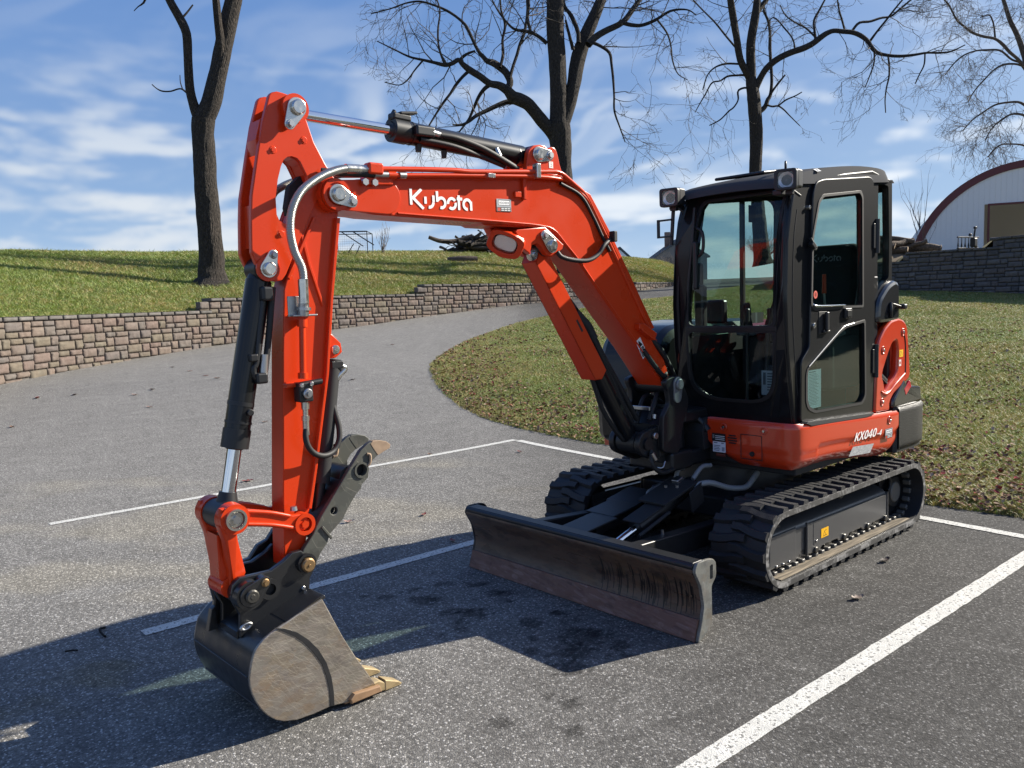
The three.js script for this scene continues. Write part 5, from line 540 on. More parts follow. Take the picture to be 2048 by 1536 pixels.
{ // boom cylinder under the boom, with its red guard channel
  const g = group('boom_cylinder', EX), A = [-1.86, 1.945], B = [-1.09, 0.80], d = Math.hypot(B[0] - A[0], B[1] - A[1]), ux = (B[0] - A[0]) / d, uy = (B[1] - A[1]) / d, at = (t, o = 0) => [A[0] + ux * t - uy * o, A[1] + uy * t + ux * o, ZC];
  part('rod', g, chrome, cyl(at(0.0), at(0.75), 0.024)); part('barrel', g, black, cyl(at(0.50), at(d), 0.05, 0.05, 26)); part('gland', g, satin, cyl(at(0.46), at(0.54), 0.056, 0.056, 24)); part('rod_end', g, satin, prism(circle(A[0] + 0.02, A[1] + 0.015, 0.05), -0.11, 0.01, 0.004)); part('barrel_end', g, satin, cyl([B[0], B[1], -0.12], [B[0], B[1], 0.02], 0.065, 0.065, 24));
  const w = 0.049, q = (t, o) => at(t, o).slice(0, 2); const chan = [q(0.0, -0.02), q(0.03, -0.075), q(0.83, -0.075), q(0.86, -0.03), q(0.84, 0.03), q(0.05, 0.03)];
  part('guard_channel', g, red, prism(chan, ZC + w, ZC + w + 0.006, 0.001), prism(chan, ZC - w - 0.006, ZC - w, 0.001), prism([q(0.0, -0.02), q(0.03, -0.075), q(0.83, -0.075), q(0.86, -0.03), q(0.855, -0.026), q(0.825, -0.069), q(0.034, -0.069), q(0.006, -0.016)], ZC - w - 0.006, ZC + w + 0.006, 0.001)); part('guard_bolt', g, zinc, pin(P.p_guardPin[0] + 0.012, P.p_guardPin[1] + 0.0, ZC + w + 0.004, ZC + w + 0.03, 0.032), pin(P.p_guardPin[0] + 0.012, P.p_guardPin[1], ZC + w + 0.028, ZC + w + 0.04, 0.013));
  part('hose', g, hoseMat, tube([at(0.30, 0.045), at(0.45, 0.075), at(0.62, 0.09), at(0.85, 0.085), at(1.05, 0.08), at(1.3, 0.07)], 0.016, 8), tube([at(0.48, 0.06), at(0.62, 0.10), at(0.8, 0.10), at(1.0, 0.11), at(1.3, 0.12)], 0.018, 8)); part('hose_wrap', g, matte, tube([at(0.44, 0.05), at(0.52, 0.075), at(0.58, 0.09), at(0.66, 0.088)], 0.034, 9)); part('hose', g, hoseMat, tube([at(0.82, -0.045), at(0.92, -0.062), at(1.05, -0.085), at(1.2, -0.075), at(1.32, -0.05)], 0.015, 8)); part('barrel_pipe', g, satin, tube([at(0.62, 0.062), at(0.9, 0.066), at(1.2, 0.066)], 0.012, 8));
}
// ---- arm
{
  const a = group('arm', EX);
  part('arm_box', a, red, prism(P.armBox, -0.105, 0.003, 0.004)); part('rear_flange', a, red, prism([[-3.078, 2.06], [-3.079, 2.053], [-3.135, 1.712], [-3.175, 1.399], [-3.255, 1.007], [-3.295, 0.83], [-3.310, 0.835], [-3.269, 1.010], [-3.189, 1.402], [-3.149, 1.714], [-3.095, 2.06]], -0.128, 0.026, 0.003));
  for (const [z0, z1] of [[-0.012, 0.014], [-0.116, -0.090]]) part('arm_plate', a, red, prism(P.armPlate, z0, z1, 0.004, [P.armHole]));
  // webs between the two plates: along the front edge, across the top and round the opening
  part('plate_web', a, red, prism([[-3.40, 2.44], [-3.345, 2.47], [-3.30, 2.42], [-3.33, 2.39], [-3.42, 2.30], [-3.425, 2.36]], -0.092, -0.010, 0.002)); part('plate_web', a, red, prism([[-3.455, 2.10], [-3.44, 2.10], [-3.44, 1.93], [-3.46, 1.93]], -0.092, -0.010, 0.002)); part('plate_web', a, red, prism([[-3.328, 2.305], [-3.283, 2.325], [-3.25, 2.315], [-3.225, 2.29], [-3.19, 2.215], [-3.206, 2.208], [-3.236, 2.276], [-3.258, 2.298], [-3.283, 2.306], [-3.318, 2.29]], -0.092, -0.010, 0.002)); part('plate_web', a, red, prism([[-3.335, 2.025], [-3.297, 2.032], [-3.272, 2.09], [-3.24, 2.15], [-3.225, 2.14], [-3.258, 2.075], [-3.28, 2.01], [-3.335, 2.0]], -0.092, -0.010, 0.002));
  part('pivot_boss', a, red, ring(-3.11, 2.153, -0.13, 0.046, 0.07, 0.03)); part('hose_guide', a, matte, prism([[-3.29, 2.10], [-3.27, 2.19], [-3.22, 2.235], [-3.17, 2.24], [-3.17, 2.19], [-3.22, 2.14], [-3.25, 2.06], [-3.27, 2.03]], -0.085, -0.045, 0.003));
  part('stiffener', a, red, prism([[-3.20, 2.06], [-3.185, 2.065], [-3.325, 1.80], [-3.335, 1.81]], 0.002, 0.016, 0.002)); part('stiffener', a, red, prism([[-3.262, 1.985], [-3.248, 1.985], [-3.222, 1.86], [-3.17, 1.69], [-3.18, 1.685], [-3.235, 1.86]], 0.002, 0.012, 0.002));
  for (const [x, y] of [[-3.365, 2.32], [-3.225, 2.372], [-3.352, 1.985]]) part('bolt_boss', a, red, pin(x, y, 0.012, 0.0165, 0.017), hexBolt(x, y, 0.016, 0.010, 0.005));
  const flag = (A, B, ra, rb, z) => { part('pin_plate', a, zinc, prism(hull2(A[0], A[1], ra, B[0], B[1], rb), z, z + 0.011, 0.002)); part('pivot_pin', a, zinc, pin(A[0], A[1], z + 0.009, z + 0.028, ra * 0.74)); part('bolt', a, steelM, pin(B[0], B[1], z + 0.010, z + 0.015, rb * 0.8), hexBolt(B[0], B[1], z + 0.013, rb * 0.55, 0.016)); };
  part('pin_boss', a, red, ring(P.p_armTop[0], P.p_armTop[1], 0.012, 0.040, 0.058, 0.03), ring(P.p_bktCyl[0], P.p_bktCyl[1], 0.012, 0.022, 0.05, 0.03)); flag(P.p_armTop, P.p_armTopBolt, 0.041, 0.022, 0.040); flag(P.p_bktCyl, P.p_bktCylBolt, 0.036, 0.021, 0.018);
  part('pin_tube', a, satin, cyl([P.p_armTop[0], P.p_armTop[1], -0.09], [P.p_armTop[0], P.p_armTop[1], -0.012], 0.044, 0.044, 20));
  // hydraulics on the near face
  const armored = (pts, r, n) => { const c = new THREE.CatmullRomCurve3(pts.map(p => V(...p))), g = new THREE.TubeGeometry(c, n * 4, r, 12), p = g.attributes.position; for (let k = 0; k <= n * 4; k++) { const ctr = c.getPointAt(k / (n * 4)), s = [1, 1.0, 0.86, 1.0][k % 4]; for (let j = 0; j <= 12; j++) { const i = k * 13 + j; p.setXYZ(i, ctr.x + (p.getX(i) - ctr.x) * s, ctr.y + (p.getY(i) - ctr.y) * s, ctr.z + (p.getZ(i) - ctr.z) * s); } } g.computeVertexNormals(); return g; };
  part('armored_hose', a, std({ color: lin(0.40, 0.40, 0.37), roughness: 0.36, metalness: 0.85 }), armored(P.hoseN.map(p => [p[0], p[1], Math.max(p[2], 0.062)]), 0.0175, 130)); part('armored_hose', a, std({ color: lin(0.34, 0.34, 0.31), roughness: 0.42, metalness: 0.85 }), armored(P.hoseF, 0.0165, 90)); part('hose_ferrule', a, zinc, cyl([-3.072, 2.259, 0.078], [-3.0, 2.263, 0.072], 0.021, 0.021, 16), cyl([-3.292, 1.80, 0.062], [-3.294, 1.70, 0.062], 0.0215, 0.0215, 16)); part('hose_nut', a, steelM, cyl([-3.0, 2.263, 0.072], [-2.965, 2.266, 0.073], 0.021, 0.021, 6), cyl([-3.294, 1.70, 0.060], [-3.296, 1.65, 0.055], 0.023, 0.023, 6), cyl([-3.294, 1.685, 0.06], [-3.2945, 1.672, 0.06], 0.029, 0.029, 6), box(-3.325, 1.69, 0.028, 0.05, 0.085, 0.008, 0.003), box(-3.29, 1.652, 0.035, 0.11, 0.008, 0.06, 0.003));
  part('arm_pipe', a, red, cyl([-3.297, 1.63, 0.045], [-3.309, 1.40, 0.045], 0.0135, 0.0135, 12), cyl([-3.297, 1.635, 0.045], [-3.299, 1.605, 0.045], 0.021, 0.021, 6), cyl([-3.308, 1.415, 0.045], [-3.310, 1.39, 0.045], 0.021, 0.021, 6), box(-3.30, 1.365, 0.02, 0.16, 0.016, 0.04, 0.004)); part('shutoff_valve', a, satin, box(-3.311, 1.335, 0.045, 0.062, 0.082, 0.055, 0.006), cyl([-3.325, 1.366, 0.045], [-3.225, 1.372, 0.045], 0.012, 0.013, 10)); part('valve_stem', a, steelM, pin(-3.311, 1.33, 0.07, 0.09, 0.021), hexBolt(-3.311, 1.33, 0.088, 0.011, 0.014), pin(-3.334, 1.365, 0.07, 0.082, 0.009), pin(-3.289, 1.368, 0.07, 0.082, 0.009)); part('valve_fitting', a, zinc, cyl([-3.309, 1.292, 0.05], [-3.310, 1.262, 0.05], 0.017, 0.017, 6), cyl([-3.310, 1.262, 0.05], [-3.311, 1.235, 0.05], 0.012, 0.012, 12), cyl([-3.311, 1.235, 0.05], [-3.3115, 1.215, 0.05], 0.017, 0.017, 6), cyl([-3.3115, 1.215, 0.05], [-3.313, 1.155, 0.05], 0.0145, 0.0145, 14)); part('thumb_hose', a, hoseMat, tube(P.thumbHose.map((p, i) => [p[0], p[1], i < 4 ? p[2] : p[2]]), 0.0125, 10, 80)); part('hose_elbow', a, zinc, tube(P.elbow, 0.014, 10), cyl(P.elbow[0], [-3.11, 1.365, -0.03], 0.016, 0.014, 12));
  part('thumb_lug', a, red, prism([[-3.16, 1.58], [-3.135, 1.565], [-3.095, 1.525], [-3.09, 1.485], [-3.12, 1.463], [-3.17, 1.46]], -0.03, 0.0, 0.004), prism([[-3.16, 1.58], [-3.135, 1.565], [-3.095, 1.525], [-3.09, 1.485], [-3.12, 1.463], [-3.17, 1.46]], -0.1, -0.07, 0.004)); part('lug_pin', a, zinc, pin(-3.126, 1.498, 0.0, 0.012, 0.020), pin(-3.126, 1.498, 0.011, 0.016, 0.011));
}
{ // thumb cylinder behind the arm
  const g = group('thumb_cylinder', EX); part('barrel', g, matte, cyl([-3.115, 1.455, ZC], [-3.205, 0.92, ZC], 0.040, 0.040, 20)); part('rod', g, satin, cyl([-3.2, 0.95, ZC], [-3.235, 0.78, ZC], 0.024)); part('barrel_end', g, satin, prism(circle(-3.12, 1.49, 0.032), -0.07, -0.03, 0.003), box(-3.11, 1.43, -0.03, 0.06, 0.035, 0.04, 0.006));
}
// ---- thumb
{
  const t = group('thumb', EX), holes = [circle(P.p_thA[0], P.p_thA[1], 0.026, 20), circle(P.p_thB[0], P.p_thB[1], 0.016, 16)];
  part('thumb_plate', t, thumbMat, prism(P.thumb, 0.018, 0.044, 0.004, holes)); part('thumb_plate', t, thumbMat, prism(P.thumb.map(p => [p[0] - 0.01, p[1] + 0.012]), -0.144, -0.118, 0.004));
  for (const z of [[0.016, 0.0455], [-0.1455, -0.1165]]) { const o = z[0] > 0 ? [0, 0] : [-0.01, 0.012]; part('worn_tip', t, z[0] > 0 ? tipMat : thumbMat, prism(P.thumb.slice(9, 16).concat([[-2.985, 1.045], [-3.0, 1.07]]).map(p => [p[0] + o[0], p[1] + o[1]]), z[0], z[1], 0.002)); }
  part('hole_core', t, hoseMat, pin(P.p_thA[0], P.p_thA[1], -0.002, 0.016, 0.036), pin(P.p_thB[0], P.p_thB[1], -0.002, 0.016, 0.02)); part('hole_ring', t, thumbMat, ring(P.p_thA[0], P.p_thA[1], 0.03, 0.050, 0.036, 0.027)); part('cross_tube', t, satin, cyl([-3.10, 0.935, -0.13], [-3.10, 0.935, 0.02], 0.05, 0.05, 20)); part('cross_plate', t, satin, prism([[-3.30, 0.70], [-3.12, 0.93], [-3.14, 0.945], [-3.32, 0.715]], -0.13, 0.03, 0.003)); part('weld_bar', t, thumbMat, box(-3.242, 0.72, 0.046, 0.012, 0.075, 0.01, 0.003, 0, 0, 0.62)); part('hook', t, tipMat, tube([[-3.022, 1.03, 0.046], [-3.008, 1.022, 0.05], [-3.01, 0.99, 0.05], [-3.022, 0.975, 0.046]], 0.006, 6)); part('hook', t, tipMat, tube([[-3.095, 1.062, -0.11], [-3.08, 1.055, -0.108], [-3.085, 1.02, -0.108], [-3.10, 1.01, -0.11]], 0.008, 6));
  part('pivot_pin', t, brass, pin(-3.352, 0.610, 0.04, 0.085, 0.030), pin(-3.352, 0.610, 0.083, 0.089, 0.006)); part('pin_collar', t, satin, ring(-3.352, 0.615, 0.04, 0.068, 0.042, 0.03));
}
// ---- bucket link
{
  const l = group('bucket_link', EX);
  for (const [z0, z1, s] of [[0.040, 0.066, 1], [-0.166, -0.140, -1]]) { part('link_bar', l, red, prism(P.linkBar, z0, z1, 0.006)); const zf = s > 0 ? z1 : z0; part('link_rib', l, red, tube([[-3.60, 0.888], [-3.50, 0.862], [-3.42, 0.832]].map(p => [p[0], p[1], zf]), 0.010, 6), tube([[-3.60, 0.836], [-3.50, 0.812], [-3.41, 0.781]].map(p => [p[0], p[1], zf]), 0.010, 6)); }
  part('link_boss', l, red, cyl([-3.652, 0.867, 0.020], [-3.652, 0.867, 0.076], 0.062, 0.060, 26), cyl([-3.652, 0.867, -0.176], [-3.652, 0.867, -0.115], 0.062, 0.062, 26), ring(-3.353, 0.784, 0.02, 0.074, 0.046, 0.030), cyl([-3.353, 0.784, -0.17], [-3.353, 0.784, -0.13], 0.046, 0.046, 22), pin(-3.353, 0.784, 0.02, 0.064, 0.030), hexBolt(-3.353, 0.784, 0.063, 0.017, 0.012)); part('pin_cap', l, zinc, ring(-3.652, 0.867, 0.070, 0.090, 0.043, 0.034), pin(-3.652, 0.867, 0.06, 0.080, 0.035)); part('pin_bolt', l, steelM, hexBolt(-3.652, 0.867, 0.079, 0.017, 0.012)); part('grease_cap', l, steelM, cyl([-3.385, 0.845, 0.04], [-3.385, 0.862, 0.04], 0.016, 0.013, 10), pin(-3.665, 0.855, -0.112, -0.10, 0.024));
  const waist = g => { const p = g.attributes.position; for (let i = 0; i < p.count; i++) { const k = lerp(0.58, 1, smooth(0.60, 0.82, p.getY(i))), z = p.getZ(i), z2 = ZC + (z - ZC) * k; p.setX(i, p.getX(i) - (z2 - z) * 0.56 * (z > ZC ? 1 : 0)); p.setZ(i, z2); } g.computeVertexNormals(); return toCreasedNormals(g, 0.33); };
  part('push_link', l, red, waist(prism(P.hLink, 0.012, 0.066, 0.008)), waist(prism(P.hLink, -0.166, -0.112, 0.008)), prism([[-3.70, 0.80], [-3.655, 0.79], [-3.65, 0.66], [-3.68, 0.60], [-3.70, 0.62]], -0.1, 0.0, 0.004), cyl([-3.662, 0.580, -0.12], [-3.662, 0.580, 0.012], 0.042, 0.042, 20));
}
// ---- bucket
{
  const b = group('bucket', EX), out = P.bucket, zn = 0.19, zf = -0.365;
  // curved shell from the mouth's top edge round the back to the cutting lip
  const curve = [...out.slice(4)], closed = [...curve, out[0]];
  const off = closed.map((p, i) => { const a = closed[Math.max(0, i - 1)], c = closed[Math.min(closed.length - 1, i + 1)], tx = c[0] - a[0], ty = c[1] - a[1], l = Math.hypot(tx, ty); return [p[0] + ty / l * 0.014, p[1] - tx / l * 0.014]; });
  const shellMat = phys({ color: lin(0.016, 0.0165, 0.018), roughness: 0.5, clearcoat: 0.35, clearcoatRoughness: 0.22, roughnessMap: rep(roughMottle, 3) }); shellMat.roughness = 0.65;
  part('shell', b, shellMat, prism([...closed, ...off.reverse()], zf + 0.01, zn - 0.01, 0.001));
  part('side_plate', b, worn, prism(out, zn - 0.016, zn, 0.004)); part('side_plate', b, worn, prism(out, zf, zf + 0.016, 0.004));
  part('edge_band', b, shellMat, prism(P.bktStrip, zn - 0.002, zn + 0.0025, 0.001)); part('side_lip', b, lipMat, prism([[-3.262, 0.014], [-3.110, 0.016], [-3.118, 0.045], [-3.245, 0.052], [-3.266, 0.034]], zn - 0.004, zn + 0.022, 0.005)); part('top_lip', b, shellMat, prism([[-3.372, 0.500], [-3.352, 0.507], [-3.52, 0.445], [-3.535, 0.432]], zf + 0.005, zn - 0.004, 0.003), box(-3.36, 0.487, (zn + zf) / 2, 0.05, 0.016, zn - zf - 0.03, 0.004, 0, 0, 0.3)); part('cutting_lip', b, lipMat, prism([[-3.28, 0.012], [-3.095, 0.010], [-3.09, 0.016], [-3.11, 0.034], [-3.28, 0.036]], zf + 0.002, zn - 0.002, 0.002));
  for (const k of [12, 16]) { const q = out[k], dx = q[0] + 3.44, dy = q[1] - 0.22, l = Math.hypot(dx, dy); part('shell_seam', b, shellMat, cyl([q[0] + dx / l * 0.001, q[1] + dy / l * 0.001, zf + 0.014], [q[0] + dx / l * 0.001, q[1] + dy / l * 0.001, zn - 0.014], 0.0035, 0.0035, 8)); }
  for (const z of [0.166, -0.004, -0.172, -0.34]) { part('adapter', b, toothMat, prism([[-3.20, 0.008], [-3.075, 0.004], [-3.072, 0.036], [-3.11, 0.058], [-3.20, 0.058]], z - 0.032, z + 0.024, 0.005)); part('tooth', b, toothMat, (() => { const g = prism([[-3.082, 0.002], [-2.995, -0.002], [-2.988, 0.004], [-3.01, 0.022], [-3.08, 0.052]], z - 0.034, z + 0.026, 0.004), p = g.attributes.position; for (let i = 0; i < p.count; i++) { const k = smooth(-3.03, -2.985, p.getX(i)); p.setZ(i, lerp(p.getZ(i), z - 0.004 + (p.getZ(i) - z + 0.004) * 0.7, k)); } g.computeVertexNormals(); return g; })()); }
  const earM = phys({ color: lin(0.011, 0.0115, 0.0125), roughness: 0.34, clearcoat: 0.5, clearcoatRoughness: 0.15 });
  part('ear_plate', b, earM, prism(P.ear, 0.026, 0.052, 0.005)); part('ear_plate', b, earM, prism(P.ear.map(p => [p[0], p[1]]), -0.152, -0.126, 0.005)); part('ear_plate', b, earM, prism(P.earFar, -0.20, -0.172, 0.005));
  part('ear_web', b, earM, prism([[-3.66, 0.40], [-3.60, 0.43], [-3.45, 0.47], [-3.44, 0.455], [-3.60, 0.40], [-3.66, 0.37]], -0.13, 0.03, 0.003), cyl([-3.63, 0.56, -0.126], [-3.63, 0.56, 0.026], 0.05, 0.05, 20)); part('ear_boss', b, earM, cyl([-3.617, 0.552, 0.03], [-3.617, 0.552, 0.088], 0.062, 0.058, 26), prism(hull2(-3.617, 0.552, 0.046, -3.557, 0.592, 0.026), 0.086, 0.098, 0.003), cyl([-3.557, 0.592, 0.05], [-3.557, 0.592, 0.088], 0.026, 0.026, 16), ring(-3.524, 0.549, 0.045, 0.072, 0.042, 0.024)); part('ear_pin', b, dullPin, pin(-3.617, 0.552, 0.096, 0.112, 0.028), pin(-3.617, 0.552, 0.111, 0.1135, 0.012)); part('ear_bolt', b, brass, pin(-3.557, 0.592, 0.096, 0.104, 0.017), hexBolt(-3.557, 0.592, 0.103, 0.010, 0.008)); part('hole_core', b, hoseMat, pin(-3.524, 0.549, 0.04, 0.055, 0.024)); part('arm_cover', b, earM, prism([[-3.43, 0.47], [-3.43, 0.60], [-3.36, 0.68], [-3.30, 0.64], [-3.29, 0.56], [-3.34, 0.46]], -0.165, -0.126, 0.004)); part('shackle', b, steelM, (() => { const g = new THREE.TorusGeometry(0.014, 0.0055, 8, 16); g.scale(1.5, 0.8, 1); g.rotateZ(0.2); g.translate(-3.635, 0.425, 0.066); return g; })(), pin(-3.63, 0.424, 0.05, 0.064, 0.012), pin(-3.37, 0.51, 0.05, 0.058, 0.009)); part('gusset', b, earM, prism([[-3.70, 0.36], [-3.68, 0.45], [-3.665, 0.46], [-3.655, 0.36]], -0.19, -0.16, 0.003));
}
// ---- blade
{
  const b = group('dozer_blade', EX), zl = 0.86, prof = [[-1.738, 0.385], [-1.752, 0.352], [-1.728, 0.31], [-1.706, 0.272], [-1.69, 0.22], [-1.683, 0.168], [-1.692, 0.118], [-1.705, 0.085]];
  const bladeTex = canvasTex(2048, 512, (x, w, h) => { const r = rng(12); x.fillStyle = '#5e4d40'; x.fillRect(0, 0, w, h); const blot = (n, c, a0, sx, sy, x0, x1) => { for (let i = 0; i < n; i++) { x.fillStyle = c + (a0 * (0.3 + r())).toFixed(3) + ')'; const cx = lerp(x0, x1, r()) * w, cy = h * r(), R = 10 + 60 * r() * r(); x.beginPath(); for (let k = 0; k <= 12; k++) { const a = k / 12 * 6.283, q = R * (0.5 + 0.7 * r()); x[k ? 'lineTo' : 'moveTo'](cx + Math.cos(a) * q * sx, cy + Math.sin(a) * q * sy); } x.fill(); } }; blot(320, 'rgba(60,40,28,', 0.10, 2.5, 0.7, 0, 1); blot(220, 'rgba(14,13,14,', 0.16, 1.5, 1, 0, 1); blot(170, 'rgba(104,72,44,', 0.09, 1.2, 1.2, 0.55, 1); blot(90, 'rgba(120,92,60,', 0.09, 0.8, 1.5, 0.68, 0.97); for (let i = 0; i < 70; i++) { const cx = (0.62 + 0.37 * r()) * w, y0 = h * (0.3 + 0.35 * r()), L = h * (0.15 + 0.4 * r()); x.strokeStyle = `rgba(8,8,9,${(0.3 + 0.5 * r()).toFixed(2)})`; x.lineWidth = 3 + 8 * r(); x.beginPath(); x.moveTo(cx, y0); x.bezierCurveTo(cx + 14 * (r() - 0.5), y0 + L * 0.3, cx + 14 * (r() - 0.5), y0 + L * 0.6, cx + 10 * (r() - 0.5), y0 + L); x.stroke(); } for (let i = 0; i < 500; i++) { x.strokeStyle = `rgba(${r() < 0.5 ? '120,100,80' : '10,10,10'},${(0.06 + 0.16 * r()).toFixed(2)})`; x.lineWidth = 1; const cx = r() * w, cy = r() * h; x.beginPath(); x.moveTo(cx, cy); x.lineTo(cx + (r() - 0.5) * 160, cy + (r() - 0.2) * 30); x.stroke(); } });
  const bm = std({ map: bladeTex, roughness: 0.6, roughnessMap: rep(roughMottle, 2), side: THREE.DoubleSide }), c = new THREE.CatmullRomCurve3(prof.map(p => V(p[0], p[1], 0))), N = 20;
  const face = surface(60, N, (u, v) => { const p = c.getPointAt(1 - v), z = lerp(-zl, zl, u); return [p.x + 0.002 * noise(z * 5, p.y * 9), p.y, z, u, v]; }); part('moldboard', b, bm, face);
  part('back_plate', b, satin, prism([...c.getPoints(18).map(p => [p.x + 0.003, p.y]), ...c.getPoints(18).reverse().map(p => [p.x + 0.018, p.y + 0.001])], -zl, zl, 0.002), cyl([-1.735, 0.372, -zl], [-1.735, 0.372, zl], 0.018, 0.018, 16), box(-1.62, 0.215, 0, 0.12, 0.10, 1.66, 0.012), box(-1.700, 0.386, 0, 0.075, 0.014, 2 * zl - 0.01, 0.004), prism([[-1.72, 0.383], [-1.66, 0.375], [-1.64, 0.30], [-1.69, 0.29]], -zl + 0.02, zl - 0.02, 0.003));
  const edgeTex = canvasTex(1024, 96, (x, w, h) => { const r = rng(4); x.fillStyle = '#74574c'; x.fillRect(0, 0, w, h); for (let i = 0; i < 420; i++) { x.fillStyle = `rgba(${['150,128,124', '92,66,60', '60,44,42', '176,160,156', '110,76,56'][Math.floor(r() * 5)]},${(0.05 + 0.2 * r()).toFixed(2)})`; x.beginPath(); x.ellipse(r() * w, r() * h, 4 + 26 * r(), 2 + 10 * r(), r() * 0.4, 0, 6.283); x.fill(); } }); const em = std({ map: edgeTex, roughness: 0.55, metalness: 0.25 });
  part('cutting_edge', b, em, surface(40, 3, (u, v) => [lerp(-1.744, -1.713, v), lerp(0.002, 0.103, v), lerp(-zl, zl, u), u, v]), prism([[-1.742, 0.0], [-1.711, 0.103], [-1.690, 0.099], [-1.722, 0.0]], -zl, zl, 0.001));
  const endTex = fit(wornTex(256, 256, 31, '#7f807a', { blots: 260, tones: ['rgba(50,50,50,', 'rgba(190,190,184,', 'rgba(110,76,48,', 'rgba(50,50,51,', 'rgba(40,40,41,'], sx: 1, sy: 1, scr: 100, ang: 1.4, spread: 1.2 }), -1.78, -0.02, 0.43, 0.43), endM = std({ map: endTex, roughness: 0.5, metalness: 0.3 });
  const farEndM = satin; part('end_plate', b, endM, prism(roundPoly(P.bladeEnd, 0.014, 3), zl, zl + 0.018, 0.003, [P.bladeSlot])); part('end_plate', b, farEndM, prism(roundPoly(P.bladeEnd, 0.014, 3), -zl - 0.018, -zl, 0.003, [P.bladeSlot]));
  for (const s of [-1, 1]) part('blade_arm', EX, satin, (() => { const g = box(0, 0, 0, 1.12, 0.13, 0.075, 0.01); g.rotateZ(-0.06); g.rotateY(s * 0.06); g.translate(-1.09, 0.265, s * 0.345); return g; })(), box(-1.58, 0.24, s * 0.38, 0.12, 0.15, 0.14, 0.012), cyl([-0.56, 0.30, s * 0.26], [-0.56, 0.30, s * 0.39], 0.06, 0.06, 18));
  const c2 = group('blade_cylinder', EX); part('barrel', c2, satin, cyl([-0.72, 0.50, 0.12], [-1.32, 0.345, 0.16], 0.05, 0.05, 22)); part('rod', c2, chrome, cyl([-1.3, 0.35, 0.16], [-1.56, 0.285, 0.17], 0.026)); part('guard', c2, matte, box(-0.98, 0.50, 0.14, 0.34, 0.018, 0.2, 0.004, 0, 0, 0.24), box(-0.86, 0.46, 0.26, 0.16, 0.13, 0.012, 0.004, 0, 0.15, 0.24), box(-1.2, 0.425, 0.15, 0.3, 0.012, 0.13, 0.004, 0, 0, 0.25), cyl([-1.1, 0.41, 0.235], [-1.4, 0.335, 0.25], 0.011)); part('guard_bolt', c2, steelM, cyl([-0.95, 0.51, 0.10], [-0.951, 0.528, 0.10], 0.012, 0.012, 6), cyl([-0.93, 0.515, 0.17], [-0.931, 0.533, 0.17], 0.012, 0.012, 6)); part('swivel_fitting', c2, steelM, cyl([-1.3, 0.30, 0.34], [-1.31, 0.37, 0.345], 0.012, 0.008, 10), box(-0.86, 0.545, 0.12, 0.06, 0.03, 0.05, 0.006, 0, 0, 0.3)); part('clevis', c2, satin, box(-1.57, 0.28, 0.17, 0.1, 0.1, 0.13, 0.01));
  part('cover_plate', EX, satin, box(-1.0, 0.435, -0.12, 0.24, 0.012, 0.24, 0.004, 0, 0, 0.18), box(-1.22, 0.405, -0.10, 0.24, 0.012, 0.22, 0.004, 0, 0, 0.12), box(-1.47, 0.375, -0.06, 0.27, 0.01, 0.2, 0.004, 0, 0, 0.1), box(-1.2, 0.36, -0.11, 0.5, 0.08, 0.16, 0.01, 0, 0, 0.13)); const pm = std({ color: lin(0.24, 0.25, 0.25), roughness: 0.4 }); part('blade_hose', EX, pm, tube([[-0.62, 0.50, 0.02], [-0.80, 0.47, -0.06], [-0.92, 0.45, -0.06], [-1.05, 0.40, 0.02], [-1.22, 0.375, 0.05]], 0.014, 8), tube([[-0.62, 0.505, 0.05], [-0.78, 0.48, -0.02], [-0.90, 0.455, -0.02]], 0.014, 8)); part('blade_hose', EX, pm, tube([[-0.84, 0.52, 0.22], [-0.74, 0.53, 0.27], [-0.60, 0.48, 0.32], [-0.48, 0.47, 0.36], [-0.40, 0.52, 0.37], [-0.36, 0.545, 0.37]], 0.018, 10)); part('blade_hose', EX, pm, tube([[-0.80, 0.53, 0.06], [-0.74, 0.585, 0.04], [-0.66, 0.58, 0.02], [-0.60, 0.64, 0.02], [-0.58, 0.72, 0.02]], 0.015, 8), tube([[-0.76, 0.54, 0.16], [-0.66, 0.60, 0.16], [-0.58, 0.60, 0.17]], 0.015, 8));
}
